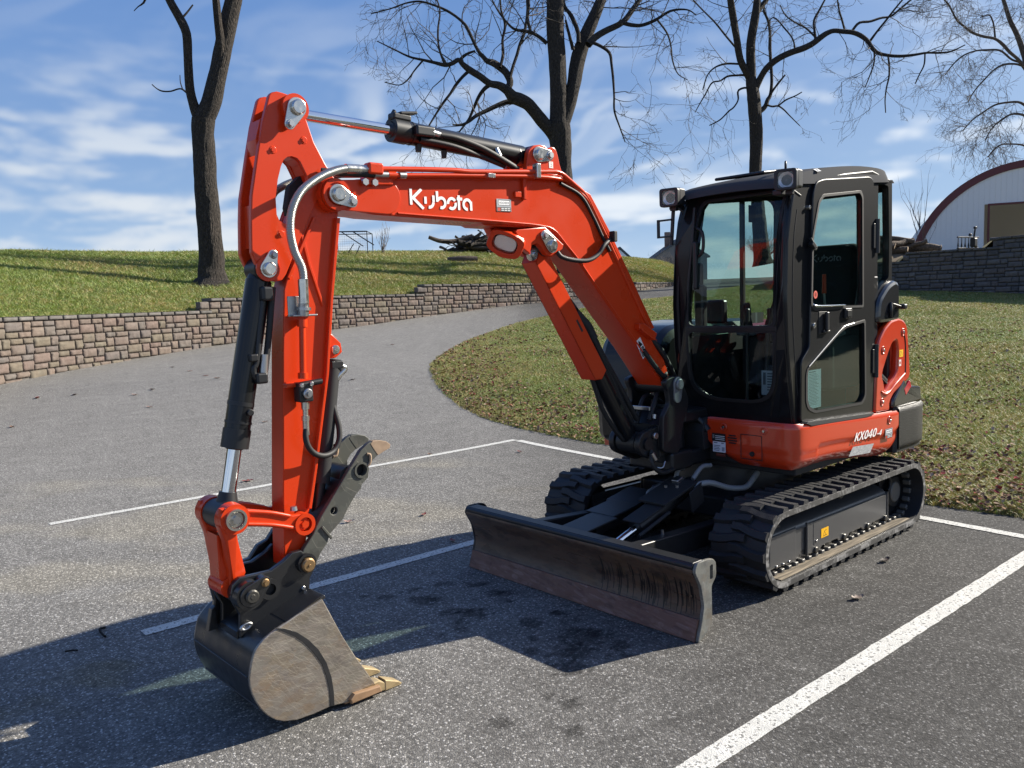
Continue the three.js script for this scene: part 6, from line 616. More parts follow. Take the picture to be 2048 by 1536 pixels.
// ---- tracks
const dusty = std({ map: dataTex(256, (u, v) => { const a = tnoise(u, v, 9, 17, 5), b = tnoise(u, v, 40, 19, 2), t = 0.045 + 0.22 * smooth(-0.05, 0.35, a + 0.8 * b); return [t, t * 0.97, t * 0.92]; }), roughness: 0.8 }), dirtM = std({ map: dataTex(256, (u, v) => { const a = tnoise(u, v, 7, 23, 5), t = 0.10 + 0.22 * smooth(-0.2, 0.4, a); return [t, t * 0.82, t * 0.58]; }), roughness: 0.95 });
function makeTrack(z0, z1, near) {
  const t = group('crawler_track', EX), zc = (z0 + z1) / 2, R = 0.215, cyT = 0.25, xf = -0.845, xr = 0.845, straight = xr - xf, per = 2 * straight + 2 * Math.PI * R, th = 0.032;
  const on = (s, o = 0) => { s = ((s % per) + per) % per; if (s < straight) return [xf + s, cyT + R + o, 0, 1, 0]; s -= straight; if (s < Math.PI * R) { const a = Math.PI / 2 - s / R; return [xr + (R + o) * Math.cos(a), cyT + (R + o) * Math.sin(a), Math.cos(a), Math.sin(a), a - Math.PI / 2]; } s -= Math.PI * R; if (s < straight) return [xr - s, cyT - R - o, 0, -1, Math.PI]; s -= straight; const a = -Math.PI / 2 - s / R; return [xf + (R + o) * Math.cos(a), cyT + (R + o) * Math.sin(a), Math.cos(a), Math.sin(a), a - Math.PI / 2]; };
  const ringPts = o => Array.from({ length: 120 }, (_, i) => on(per * i / 120, o).slice(0, 2)); const inner = ringPts(-th).reverse();
  part('rubber_belt', t, rubber, prism(ringPts(0), z0, z1, 0.006, [inner]));
  // staggered tread lugs, each reaching in from one edge
  const lugG = s => { const g = new THREE.BoxGeometry(0.064, 0.026, (z1 - z0) * 0.64, 1, 1, 4), p = g.attributes.position, h = (z1 - z0) * 0.32; for (let i = 0; i < p.count; i++) { const up = p.getY(i) > 0, zz = p.getZ(i) * s; const k = zz / h; p.setX(i, p.getX(i) * (up ? 0.66 : 1.0) * (k > 0.8 ? 1 : 0.9) + 0.028 * smooth(0.4, -0.6, k) * 1); p.setZ(i, p.getZ(i) * (up && k > 0.9 ? 0.99 : 1)); } return toCreasedNormals(g, 0.4); };
  const LN_ = lugG(1), LF_ = lugG(-1), n = 42;
  for (let i = 0; i < n; i++) for (const sd of [1, -1]) { const q = on(per * (i + (sd > 0 ? 0 : 0.5)) / n, 0.009), m = new THREE.Mesh(sd > 0 ? LN_ : LF_, rubber); m.name = 'tread_lug'; m.position.set(q[0], q[1], sd > 0 ? z1 - (z1 - z0) * 0.32 + 0.001 : z0 + (z1 - z0) * 0.32 - 0.001); m.rotation.z = q[4]; m.castShadow = m.receiveShadow = true; t.add(m); }
  const side = near ? z1 : z0, dir = near ? 1 : -1, guides = []; for (let i = 0; i < 60; i++) { const q = on(per * i / 60, -th - 0.012); guides.push((() => { const g = box(0, 0, 0, 0.035, 0.03, 0.05, 0.006); g.rotateZ(q[4]); g.translate(q[0], q[1], zc + dir * 0.07); return g; })()); } part('belt_edge', t, dusty, prism(ringPts(0.001), near ? z1 - 0.002 : z0 - 0.003, near ? z1 + 0.003 : z0 + 0.002, 0.001, [inner])); part('trodden_dirt', t, dirtM, box(0, cyT - R + th + 0.004, zc + dir * 0.09, 1.72, 0.006, 0.13, 0.002)); const gp = part('guide_lugs', t, std({ color: lin(0.13, 0.125, 0.115), roughness: 0.5, metalness: 0.3 }), guides); gp.userData.kind = 'stuff';
  const zf = near ? z1 - 0.092 : z0 + 0.092, fm = phys({ color: lin(0.085, 0.086, 0.088), roughness: 0.34, metalness: 0.3, clearcoat: 0.5, clearcoatRoughness: 0.2 }), za = Math.min(zf, zf - dir * 0.16), zb2 = Math.max(zf, zf - dir * 0.16);
  // side frame with a sloped shoulder, cut away over each roller
  const bot = [[0.655, 0.10], [0.64, 0.098], [0.60, 0.118], [0.44, 0.118], [0.41, 0.098], [0.30, 0.098], [0.27, 0.118], [0.11, 0.118], [0.08, 0.098], [-0.03, 0.098], [-0.06, 0.118], [-0.25, 0.118], [-0.28, 0.098], [-0.40, 0.098], [-0.43, 0.110]];
  part('track_frame', t, fm, prism([[-0.43, 0.295], [0.655, 0.275], ...bot], za, zb2, 0.006), prism([[-0.56, 0.300], [-0.44, 0.300], [-0.44, 0.10], [-0.56, 0.095]], Math.min(zf - dir * 0.012, zf - dir * 0.15), Math.max(zf - dir * 0.012, zf - dir * 0.15), 0.005), prism([[-0.86, 0.30], [-0.565, 0.30], [-0.565, 0.092], [-0.86, 0.112]], za, zb2, 0.006));
  const shoulder = surface(1, 4, (u, v) => { const x = lerp(-0.86, 0.655, u), k = v; return [x, lerp(0.275, 0.345, k) + (u ? -0.012 : 0.01), zf - dir * (0.09 * k * k + 0.002)]; }); part('frame_shoulder', t, fm, shoulder, prism([[-0.86, 0.345], [0.655, 0.325], [0.655, 0.25], [-0.86, 0.28]], Math.min(zf - dir * 0.095, zf - dir * 0.15), Math.max(zf - dir * 0.095, zf - dir * 0.15), 0.004));
  part('frame_rib', t, fm, box(-0.435, 0.2, zf - dir * 0.003, 0.016, 0.2, 0.016, 0.004), box(-0.36, 0.215, zf - dir * 0.004, 0.008, 0.14, 0.012, 0.003), box(0.66, 0.19, zf - dir * 0.004, 0.014, 0.20, 0.02, 0.004)); part('frame_bolt', t, steelM, ...[[-0.79, 0.117], [-0.72, 0.115], [-0.65, 0.113], [-0.33, 0.165]].map(([x, y]) => { const g = pin(x, y, 0, 0.008, 0.008, 10); g.translate(0, 0, near ? zf : zf - 0.008); return g; }));
  for (const x of [-0.155, 0.19, 0.52, -0.47]) part('track_roller', t, dullPin, cyl([x, 0.088, za + 0.01], [x, 0.088, zb2 - 0.012], 0.052, 0.052, 20)); for (const x of [-0.34, 0.025, 0.355, 0.62]) { const g = pin(x, 0.112, 0, 0.02, 0.021); g.translate(0, 0, near ? zf - 0.006 : zf - 0.014); part('roller_shaft', t, dullPin, g); }
  const carrier = pin(0.06, 0.385, 0, 0.06, 0.038); carrier.translate(0, 0, near ? zf - 0.09 : zf + 0.03); part('carrier_roller', t, dullPin, carrier);
  part('idler', t, satin, cyl([xf, cyT, zc - 0.05], [xf, cyT, zc + 0.05], R - th - 0.012, R - th - 0.012, 36)); const spr = []; for (let i = 0; i < 20; i++) { const a = i / 20 * 2 * Math.PI; spr.push([xr + (R - th - 0.02) * Math.cos(a), cyT + (R - th - 0.02) * Math.sin(a)], [xr + (R - th + 0.002) * Math.cos(a + 0.08), cyT + (R - th + 0.002) * Math.sin(a + 0.08)], [xr + (R - th + 0.002) * Math.cos(a + 0.2), cyT + (R - th + 0.002) * Math.sin(a + 0.2)]); } part('sprocket', t, satin, prism(spr, zc - 0.02, zc + 0.02, 0.003)); const hub = pin(0.93 - 0.085, cyT, 0, 0.09, 0.11, 36), cap = pin(0.845, cyT, 0, 0.012, 0.072, 32); hub.translate(0, 0, near ? zf - 0.12 : zf + 0.03); cap.translate(0, 0, near ? zf - 0.032 : zf + 0.02); part('final_drive', t, satin, hub); part('drive_cap', t, std({ color: lin(0.16, 0.15, 0.135), roughness: 0.5, metalness: 0.3 }), cap); part('lift_eye', t, satin, (() => { const g = new THREE.TorusGeometry(0.05, 0.012, 8, 20, 3.6); g.rotateZ(-1.6); g.translate(0.70, 0.335, zf - dir * 0.02); return g; })());
  if (near) decal('warning_sticker', t, -0.222, 0.197, zf + 0.002, 0.092, 0.058, 128, (x, w, h) => { x.fillStyle = '#f0b400'; x.fillRect(0, 0, w, h); x.strokeStyle = '#2a2208'; x.lineWidth = 5; x.beginPath(); x.moveTo(w * 0.28, h * 0.75); x.lineTo(w * 0.45, h * 0.35); x.lineTo(w * 0.72, h * 0.25); x.moveTo(w * 0.45, h * 0.35); x.lineTo(w * 0.58, h * 0.72); x.moveTo(w * 0.2, h * 0.85); x.lineTo(w * 0.8, h * 0.8); x.stroke(); });
}
makeTrack(0.49, 0.84, true); makeTrack(-0.84, -0.49, false);
{ const f = part('undercarriage', EX, satin, box(0, 0.33, 0, 0.9, 0.16, 0.98, 0.02), box(-0.35, 0.34, 0, 0.5, 0.14, 0.6, 0.02), cyl([0, 0.38, 0], [0, 0.60, 0], 0.42, 0.40, 40), box(-0.35, 0.3, 0.44, 0.14, 0.2, 0.2, 0.02), box(0.4, 0.3, 0.44, 0.2, 0.2, 0.2, 0.02), box(-0.35, 0.3, -0.44, 0.14, 0.2, 0.2, 0.02), box(0.4, 0.3, -0.44, 0.2, 0.2, 0.2, 0.02)); part('belly_plate', EX, matte, box(0.38, 0.605, 0, 1.66, 0.06, 1.36, 0.01)); part('slew_ring', EX, satin, cyl([0, 0.55, 0], [0, 0.63, 0], 0.44, 0.44, 48)); }
// ---- upper body
const skirtTop = x => lerp(0.905, 0.832, clamp((x + 0.58) / 1.40)), skirtBot = x => x < -0.2 ? 0.622 : lerp(0.622, 0.535, smooth(-0.2, 0.8, x));
{
  // deck and belly
  part('deck', EX, matte, prism([[-0.45, -0.76], [-0.45, 0.66], [1.0, 0.66], [1.25, 0.35], [1.28, -0.3], [1.05, -0.72]].map(p => [p[0], -p[1]]), 0.63, 0.70, 0.004).rotateX(-Math.PI / 2).translate(0, 0, 0));
  const s = group('side_skirt', EX), plan = new THREE.CatmullRomCurve3([V(-0.565, 0, 0.135), V(-0.572, 0, 0.35), V(-0.575, 0, 0.58), V(-0.566, 0, 0.69), V(-0.53, 0, 0.737), V(-0.45, 0, 0.752), V(-0.2, 0, 0.757), V(0.3, 0, 0.757), V(0.70, 0, 0.755), V(0.825, 0, 0.75)], false, 'catmullrom', 0.4);
  const L = plan.getLength(), skin = o => surface(110, 16, (u, v) => { const p = plan.getPointAt(u), t = plan.getTangentAt(u), nx = -t.z, nz = t.x; const frontCut = u < 0.12 ? 0.10 * (1 - u / 0.12) ** 1.6 : 0, rear = u > 0.93 ? 0.07 * ((u - 0.93) / 0.07) ** 2 : 0; const y0 = skirtBot(p.x) + frontCut + rear, y1 = skirtTop(p.x), y = lerp(y0, y1, v), roll = v < 0.25 ? -0.055 * (1 - v / 0.25) ** 2 : v > 0.94 ? -0.012 * ((v - 0.94) / 0.06) ** 2 : 0, crease = u > 0.42 ? -0.012 * smooth(0.52, 0.44, v) : -0.006 * smooth(0.42, 0.34, v); const off = o + roll + crease; return [p.x + nx * off, y, p.z + nz * off]; });
  part('skirt_panel', s, cover, skin(0), skin(-0.02), surface(110, 1, (u, v) => { const p = plan.getPointAt(u), t = plan.getTangentAt(u), k = 0.012 + 0.10 * v; return [p.x + t.z * k, skirtTop(p.x) - 0.003, p.z - t.x * k]; }));
  part('bolt_recess', s, satin, ...[[-0.574, 0.858, 0.265, 0], [-0.575, 0.848, 0.545, 0]].map(([x, y, z]) => cyl([x + 0.01, y, z], [x - 0.004, y, z], 0.006, 0.006, 10))); for (const z of [0.265, 0.545]) { part('bolt_dish', s, cover, (() => { const g = new THREE.TorusGeometry(0.021, 0.004, 8, 24); g.rotateY(Math.PI / 2); g.translate(-0.575, 0.853, z); return g; })()); part('bolt', s, zinc, cyl([-0.57, 0.853, z], [-0.584, 0.853, z], 0.010, 0.008, 6)); }
  part('bolt_dish', s, cover, (() => { const g = new THREE.TorusGeometry(0.024, 0.005, 8, 24); g.translate(0.66, 0.785, 0.756); return g; })()); part('bolt', s, zinc, pin(0.66, 0.785, 0.752, 0.768, 0.010));
  for (let k = 0; k < 4; k++) part('vent_slot', s, hoseMat, box(-0.575, 0.805 - k * 0.0155, 0.326, 0.006, 0.0085, k % 3 ? 0.066 : 0.05, 0.003));
  const pl = [[0.387, 0.821], [0.529, 0.821], [0.533, 0.672], [0.388, 0.672]]; part('panel_seam', s, hoseMat, ...pl.map((p, i) => { const q = pl[(i + 1) % 4]; return cyl([-0.576, p[1], p[0]], [-0.576, q[1], q[0]], 0.0022, 0.0022, 6); })); part('lock', s, hoseMat, cyl([-0.57, 0.705, 0.463], [-0.581, 0.705, 0.463], 0.016, 0.014, 16));
  const face = (name, z, y, w, h, px, draw, x = -0.578) => { const m = decal(name, s, 0, 0, 0, w, h, px, draw); m.geometry.rotateY(-Math.PI / 2); m.geometry.translate(x, y, z); };
  face('info_label', 0.23, 0.785, 0.10, 0.05, 128, (x, w, h) => { x.fillStyle = '#16181b'; x.fillRect(0, 0, w, h); x.fillStyle = '#d5d8da'; for (let k = 0; k < 3; k++) x.fillRect(w * 0.25, h * (0.28 + k * 0.22), w * 0.68, h * 0.09); x.fillStyle = '#777'; x.fillRect(w * 0.05, h * 0.15, w * 0.14, h * 0.5); }); face('paper_label', 0.233, 0.725, 0.092, 0.066, 192, (x, w, h) => { x.fillStyle = '#d6dae4'; x.fillRect(0, 0, w, h); x.fillStyle = '#5a6276'; x.fillRect(w * 0.06, h * 0.08, w * 0.3, h * 0.09); x.fillRect(w * 0.66, h * 0.08, w * 0.2, h * 0.09); for (let k = 0; k < 4; k++) x.fillRect(w * 0.08, h * (0.36 + k * 0.15), w * (0.5 - 0.08 * (k % 2)), h * 0.07); x.fillStyle = '#8f96a8'; x.fillRect(w * 0.70, h * 0.5, w * 0.22, h * 0.4); }, -0.577);
  face('serial_plate', 0.24, 0.674, 0.07, 0.02, 64, (x, w, h) => { x.fillStyle = '#55201a'; x.fillRect(0, 0, w, h); x.fillStyle = '#8a5a50'; x.fillRect(4, h * 0.3, w - 8, h * 0.15); }, -0.571);
  decal('model_lettering', s, 0.344, 0.734, 0.7605, 0.43, 0.068, 860, (x, w, h) => { x.clearRect(0, 0, w, h); x.save(); x.transform(1, 0, -0.16, 1, h * 0.14, 0); x.fillStyle = '#efe9e4'; x.textBaseline = 'alphabetic'; x.font = `bold italic ${h * 1.06}px sans-serif`; const fitText = (t, x0, x1, size) => { x.save(); x.font = `bold italic ${size}px sans-serif`; x.translate(x0, h * 0.9); x.scale((x1 - x0) / x.measureText(t).width, 1); x.fillText(t, 0, 0); x.restore(); }; fitText('KX040', 0, w * 0.74, h * 1.12); fitText('-4', w * 0.765, w * 0.93, h * 0.74); x.restore(); }, -0.02, 0.45, true);
  decal('dealer_sticker', s, 0.648, 0.698, 0.7598, 0.11, 0.066, 256, dealer, -0.01); const wp = decal('grey_sticker', s, 0, 0, 0, 0.3, 0.058, 256, (x, w, h) => { x.fillStyle = '#a2a3a3'; x.fillRect(0, 0, w, h); const r = rng(3); for (let i = 0; i < 160; i++) { x.fillStyle = `rgba(${r() < 0.5 ? '215,215,212' : '110,110,112'},0.25)`; x.fillRect(r() * w, r() * h, 3 + r() * 22, 2 + r() * 5); } }, 0); { const p = wp.geometry.attributes.position; for (let i = 0; i < p.count; i++) { const x = p.getX(i), y = p.getY(i); p.setXYZ(i, x + 0.26 + (y > 0 ? 0.02 : -0.02), y + 0.640 - 0.02 * (x / 0.3), 0.752 + (y > 0 ? 0.004 : -0.004)); } }
  // step pad on the sill
  const st = group('step_pad', EX); part('pad', st, matte, prism([[-0.46, 0.902], [-0.40, 0.880], [0.32, 0.846], [0.42, 0.852], [0.42, 0.866], [-0.44, 0.912]], 0.66, 0.758, 0.003)); for (let k = 0; k < 9; k++) part('tread', st, matte, box(-0.36 + k * 0.082, 0.902 - k * 0.0048, 0.735 - 0.02 * (k % 2), 0.06, 0.018, 0.045, 0.004));
}
{ // swing bracket, boom foot
  const b = group('swing_bracket', EX);
  part('cheek_plate', b, satin, prism(roundPoly(P.bracket, 0.02, 3), 0.075, 0.112, 0.006)); part('cheek_plate', b, satin, prism(roundPoly(P.bracket, 0.02, 3), -0.215, -0.178, 0.006)); part('bracket_body', b, satin, prism([[-0.98, 0.70], [-0.98, 0.90], [-0.86, 0.98], [-0.76, 0.96], [-0.74, 0.72]], -0.18, 0.08, 0.01), box(-0.80, 0.66, ZC, 0.22, 0.12, 0.34, 0.02), cyl([-0.70, 0.60, ZC], [-0.70, 0.98, ZC], 0.09, 0.09, 24)); part('swing_post', b, satin, box(-0.58, 0.66, ZC, 0.3, 0.1, 0.34, 0.02), box(-0.60, 0.92, ZC, 0.3, 0.08, 0.3, 0.02)); part('cylinder_clevis', b, satin, prism(hull2(-1.09, 0.80, 0.075, -0.93, 0.78, 0.12), 0.03, 0.07, 0.006), prism(hull2(-1.09, 0.80, 0.075, -0.93, 0.78, 0.12), -0.17, -0.13, 0.006), cyl([-1.09, 0.80, -0.18], [-1.09, 0.80, 0.085], 0.036, 0.036, 20));
  part('pin_plate', b, std({ color: lin(0.20, 0.21, 0.22), roughness: 0.5, metalness: 0.5 }), prism(hull2(-0.838, 1.139, 0.046, -0.846, 1.060, 0.036), 0.112, 0.124, 0.003), pin(-0.838, 1.139, 0.122, 0.140, 0.034)); part('foot_boss', b, satin, cyl([-0.85, 1.135, -0.178], [-0.85, 1.135, 0.076], 0.055, 0.055, 22));
  for (const [p, r] of [[[[-1.0, 0.93, 0.02], [-0.95, 1.02, 0.02], [-0.88, 1.08, 0.0], [-0.80, 1.04, -0.02], [-0.70, 0.98, -0.05]], 0.016], [[[-1.0, 0.90, -0.08], [-0.96, 1.0, -0.08], [-0.88, 1.06, -0.09], [-0.72, 1.0, -0.1]], 0.016], [[[-1.06, 0.76, 0.075], [-1.08, 0.68, 0.10], [-1.02, 0.62, 0.12], [-0.9, 0.62, 0.12]], 0.014], [[[-1.08, 1.36, 0.05], [-1.0, 1.26, 0.07], [-0.90, 1.19, 0.06], [-0.80, 1.22, 0.0], [-0.64, 1.18, -0.1]], 0.015], [[[-1.02, 1.46, 0.03], [-0.9, 1.33, 0.05], [-0.76, 1.20, 0.02], [-0.6, 1.05, -0.02]], 0.016], [[[-1.0, 1.46, -0.02], [-0.86, 1.36, 0.0], [-0.7, 1.22, -0.04], [-0.56, 1.06, -0.06]], 0.016]]) part('hose', b, hoseMat, tube(p, r, 8)); part('hose_fitting', b, steelM, cyl([-1.075, 0.745, 0.09], [-1.05, 0.70, 0.10], 0.018, 0.016, 10), pin(-1.02, 0.84, 0.075, 0.09, 0.022), tube([[-1.05, 0.655, 0.09], [-1.01, 0.648, 0.12], [-0.975, 0.68, 0.115]], 0.006, 6), cyl([-0.99, 0.94, 0.05], [-0.985, 0.965, 0.05], 0.014, 0.014, 8), box(-1.0, 1.0, -0.05, 0.02, 0.025, 0.16, 0.004));
  part('floor_front', EX, matte, prism([[-0.60, 0.70], [-0.50, 0.70], [-0.50, 0.90], [-0.58, 0.90], [-0.62, 0.82]], -0.17, 0.14, 0.004), box(-0.48, 0.76, 0.3, 0.06, 0.28, 0.6, 0.01)); part('bracket_arm', EX, satin, tube([[-0.62, 0.90, -0.0], [-0.60, 0.905, 0.06], [-0.58, 0.87, 0.11], [-0.575, 0.82, 0.15]], 0.022, 8));
}
// ---- cab
const xF = y => { const a = [[0.86, -0.485], [1.10, -0.535], [1.34, -0.570], [1.63, -0.590], [1.97, -0.575], [2.15, -0.538], [2.27, -0.492], [2.36, -0.44]]; let i = 1; while (i < a.length - 1 && a[i][0] < y) i++; return lerp(a[i - 1][1], a[i][1], clamp((y - a[i - 1][0]) / (a[i][0] - a[i - 1][0]))); };
function densify(pts, d = 0.05) { const o = []; pts.forEach((p, i) => { const q = pts[(i + 1) % pts.length], n = Math.max(1, Math.ceil(Math.hypot(q[0] - p[0], q[1] - p[1]) / d)); for (let k = 0; k < n; k++) o.push([lerp(p[0], q[0], k / n), lerp(p[1], q[1], k / n)]); }); return o; }
function frontPanel(outline, holes, t0, t1, b = 0.003) { // outline in (z, y), bent to the bow of the cab front
  const g = prism(densify(outline.map(p => [-p[0], p[1]])), t0, t1, b, holes.map(h => densify(h.map(p => [-p[0], p[1]])))); const p = g.attributes.position; for (let i = 0; i < p.count; i++) { const z = -p.getX(i), y = p.getY(i), o = p.getZ(i); p.setXYZ(i, xF(y) - o, y, z); } g.computeVertexNormals(); return g; }
{
  const cab = group('cab', EX), zN = 0.70, zFar = -0.10;
  const wsHole = roundPoly([[0.012, 1.476], [0.038, 1.85], [0.085, 2.255], [0.655, 2.262], [0.640, 1.85], [0.628, 1.476]], 0.05), lowHole = roundPoly([[0.012, 1.45], [0.0, 1.10, 0.13], [0.13, 1.02, 0.1], [0.50, 1.02, 0.1], [0.60, 1.10, 0.12], [0.628, 1.45]], 0.03);
  part('front_frame', cab, black, frontPanel([[-0.092, 0.86], [-0.095, 1.35], [-0.085, 1.85], [-0.06, 2.22], [-0.015, 2.33], [0.10, 2.36], [0.60, 2.36], [0.665, 2.32], [0.685, 1.9], [0.69, 1.3], [0.688, 0.90]], [wsHole, lowHole], -0.04, 0.012));
  part('windshield_seal', cab, hoseMat, frontPanel(roundPoly([[0.002, 1.466], [0.028, 1.85], [0.075, 2.265], [0.665, 2.272], [0.65, 1.85], [0.638, 1.466]], 0.055), [wsHole.map(p => [lerp(p[0], 0.33, 0.03), lerp(p[1], 1.86, 0.02)])], 0.0, 0.016, 0.002), frontPanel(roundPoly([[0.002, 1.462], [-0.012, 1.09, 0.14], [0.125, 1.008, 0.11], [0.505, 1.008, 0.11], [0.612, 1.09, 0.13], [0.638, 1.462]], 0.03), [lowHole.map(p => [lerp(p[0], 0.31, 0.03), lerp(p[1], 1.24, 0.03)])], 0.0, 0.016, 0.002));
  part('windshield', cab, glassTint, surface(6, 24, (u, v) => { const y = lerp(1.47, 2.26, v); return [xF(y) + 0.002, y, lerp(lerp(0.008, 0.08, v), lerp(0.632, 0.66, v), u)]; })); part('lower_window', cab, glassTint, surface(6, 14, (u, v) => { const y = lerp(1.01, 1.455, v); return [xF(y) + 0.002, y, lerp(0.0, 0.632, u)]; })); part('window_bar', cab, satin, frontPanel([[0.0, 1.45], [0.0, 1.478], [0.64, 1.478], [0.64, 1.45]], [], -0.012, 0.018, 0.003));
  // near side: fixed frame round the door opening, rear quarter window
  const shell = [[-0.487, 0.872], [-0.530, 1.10], [-0.568, 1.34], [-0.588, 1.63], [-0.574, 1.97], [-0.535, 2.15], [-0.49, 2.26], [-0.40, 2.335], [0.50, 2.445], [0.60, 2.43], [0.80, 2.40], [0.815, 1.67], [0.70, 1.60], [0.54, 1.46], [0.50, 0.85]];
  const quarter = roundPoly([[0.575, 2.375], [0.745, 2.37], [0.765, 2.0], [0.765, 1.745], [0.66, 1.70], [0.572, 1.64]], 0.03), doorHole = [[-0.325, 0.90], [-0.452, 0.915], [-0.448, 1.27], [-0.35, 1.345], [-0.325, 1.99], [-0.313, 2.24], [-0.275, 2.305], [-0.20, 2.328], [0.41, 2.385], [0.46, 2.37], [0.49, 2.07], [0.488, 0.87]];
  part('side_frame', cab, black, prism(densify(shell, 0.12), zN - 0.045, zN, 0.008, [quarter, doorHole])); part('quarter_glass', cab, glassTint, prism(quarter.map(p => [lerp(p[0], 0.68, -0.02), lerp(p[1], 2.0, -0.02)]), zN - 0.022, zN - 0.021, 0));
  part('corner_post', cab, black, tube([0.9, 1.1, 1.34, 1.63, 1.97, 2.15, 2.27].map(y => [xF(y) + 0.022, y, 0.672]), 0.028, 10, 40)); part('post_trim', cab, hoseMat, tube([0.95, 1.1, 1.34, 1.63, 1.97, 2.15].map(y => [xF(y) + 0.07, y, zN - 0.001]), 0.004, 6, 30));
  // far side and rear, each a frame with a big window
  const farHole = roundPoly([[-0.49, 1.40], [-0.47, 2.12], [-0.36, 2.27], [0.58, 2.35], [0.655, 2.30], [0.64, 1.60], [0.50, 1.40]], 0.05); part('far_frame', cab, satin, prism(densify(shell.map(p => [p[0] * 0.985, p[1] - 0.005]), 0.12), zFar, zFar + 0.04, 0.006, [farHole])); part('far_window', cab, glassTint, prism(farHole, zFar + 0.015, zFar + 0.016, 0)); part('sash_bar', cab, satin, box(0.196, 1.86, zFar + 0.02, 0.03, 0.95, 0.03, 0.004)); decal('window_label', cab, 0.33, 2.235, zFar + 0.018, 0.10, 0.12, 32, (x, w, h) => { x.fillStyle = '#20262a'; x.fillRect(0, 0, w, h); });
  const rearHole = roundPoly([[0.0, 1.62], [0.0, 2.33], [0.668, 2.33], [0.668, 1.62]], 0.04), rg = prism(densify([[-0.09, 0.87], [-0.09, 2.40], [0.69, 2.40], [0.69, 0.87]], 0.2).map(p => [-p[0], p[1]]), 0, 0.04, 0.004, [rearHole.map(p => [-p[0], p[1]])]); rg.rotateY(Math.PI / 2); rg.translate(0.775, 0, 0); part('rear_frame', cab, satin, rg); const rw = new THREE.PlaneGeometry(0.69, 0.74); rw.rotateY(Math.PI / 2); rw.translate(0.79, 1.975, 0.335); part('rear_window', cab, glassTint, rw);
  // roof: crowned lid, rounded at the rear
  const rp = new THREE.CatmullRomCurve3([V(-0.575, 2.285, 0), V(-0.56, 2.325, 0), V(-0.48, 2.362, 0), V(-0.30, 2.40, 0), V(0.05, 2.452, 0), V(0.45, 2.487, 0), V(0.66, 2.487, 0), V(0.77, 2.462, 0), V(0.835, 2.42, 0), V(0.84, 2.375, 0)], false, 'centripetal');
  const roofM = phys({ color: lin(0.06, 0.061, 0.064), roughness: 0.85, specularIntensity: 0.08 }); part('roof', cab, roofM, surface(48, 30, (u, v) => { const p = rp.getPointAt(u), w = v * 2 - 1, e = Math.abs(w), edge = smooth(0.90, 1.0, e), endTaper = 0.06 * smooth(0.86, 1, u) + 0.03 * smooth(0.12, 0, u); const base = lerp(2.285, 2.39, clamp((p.x + 0.56) / 1.38)); return [p.x, lerp(p.y - 0.020 * e * e, base, Math.pow(edge, 2.2)), lerp(zFar - 0.012, zN + 0.014, 0.5) + w * (0.5 * (zN + 0.014 - zFar + 0.012) - endTaper)]; }), prism([[-0.56, 2.285], [-0.55, 2.30], [0.80, 2.405], [0.83, 2.385]], zFar, zN, 0.003)); part('roof_vent', cab, satin, box(-0.12, 2.438, 0.2, 0.34, 0.02, 0.36, 0.01, 0, 0, 0.13)); part('lifting_eye', cab, satin, (() => { const g = new THREE.TorusGeometry(0.026, 0.007, 8, 20); g.rotateY(0.5); g.translate(-0.33, 2.425, 0.55); return g; })(), box(-0.33, 2.39, 0.55, 0.04, 0.03, 0.03, 0.006)); { const m = decal('roof_label', cab, 0, 0, 0, 0.05, 0.03, 64, (x, w, h) => { x.fillStyle = '#d8d8d4'; x.fillRect(0, 0, w, h); x.fillStyle = '#333'; x.fillRect(w * 0.3, h * 0.25, w * 0.4, h * 0.5); }); m.geometry.rotateX(-0.95); m.geometry.rotateZ(0.14); m.geometry.translate(-0.22, 2.392, 0.693); }
  part('sill', cab, black, prism([[-0.487, 0.872], [-0.485, 0.905], [0.50, 0.875], [0.50, 0.845]], zN - 0.10, zN + 0.002, 0.003), box(0.15, 0.86, 0.25, 1.25, 0.04, 0.85, 0.01)); part('rear_post', cab, black, box(0.545, 1.3, zN - 0.02, 0.085, 0.92, 0.05, 0.012));
  // door
  const d = group('door', EX), dOut = roundPoly(P.door.map(p => [p[0], p[1]]), 0.03, 3), gl = roundPoly([[-0.335, 1.60], [-0.322, 1.99], [-0.250, 2.195], [-0.20, 2.235], [0.27, 2.286], [0.302, 2.255], [0.318, 1.572], [0.092, 1.575], [-0.291, 1.572]], 0.02), lo = roundPoly([[-0.392, 1.185], [-0.375, 1.225], [0.01, 1.412], [0.10, 1.442], [0.345, 1.467], [0.362, 0.985], [0.31, 0.942], [-0.29, 0.957], [-0.365, 0.985], [-0.392, 1.03]], 0.025), open = roundPoly([[-0.345, 1.592], [-0.331, 2.0], [-0.26, 2.205], [-0.20, 2.247], [0.27, 2.298], [0.314, 2.265], [0.37, 1.6], [0.362, 1.50], [0.2, 1.48], [0.0, 1.44]], 0.02);
  part('door_frame', d, black, prism(dOut, zN - 0.012, zN + 0.022, 0.006, [gl, lo])); part('inner_rim', d, hoseMat, prism(gl.map(p => [lerp(p[0], 0, -0.05), lerp(p[1], 1.9, -0.04)]), zN + 0.016, zN + 0.026, 0.002, [gl]), prism(lo.map(p => [lerp(p[0], 0, -0.05), lerp(p[1], 1.2, -0.06)]), zN + 0.016, zN + 0.026, 0.002, [lo])); part('door_window', d, glassTint, prism(gl.map(p => [lerp(p[0], 0, -0.015), lerp(p[1], 1.9, -0.015)]), zN + 0.006, zN + 0.007, 0)); part('door_window', d, glassTint, prism(lo.map(p => [lerp(p[0], 0, -0.015), lerp(p[1], 1.2, -0.015)]), zN + 0.006, zN + 0.007, 0));
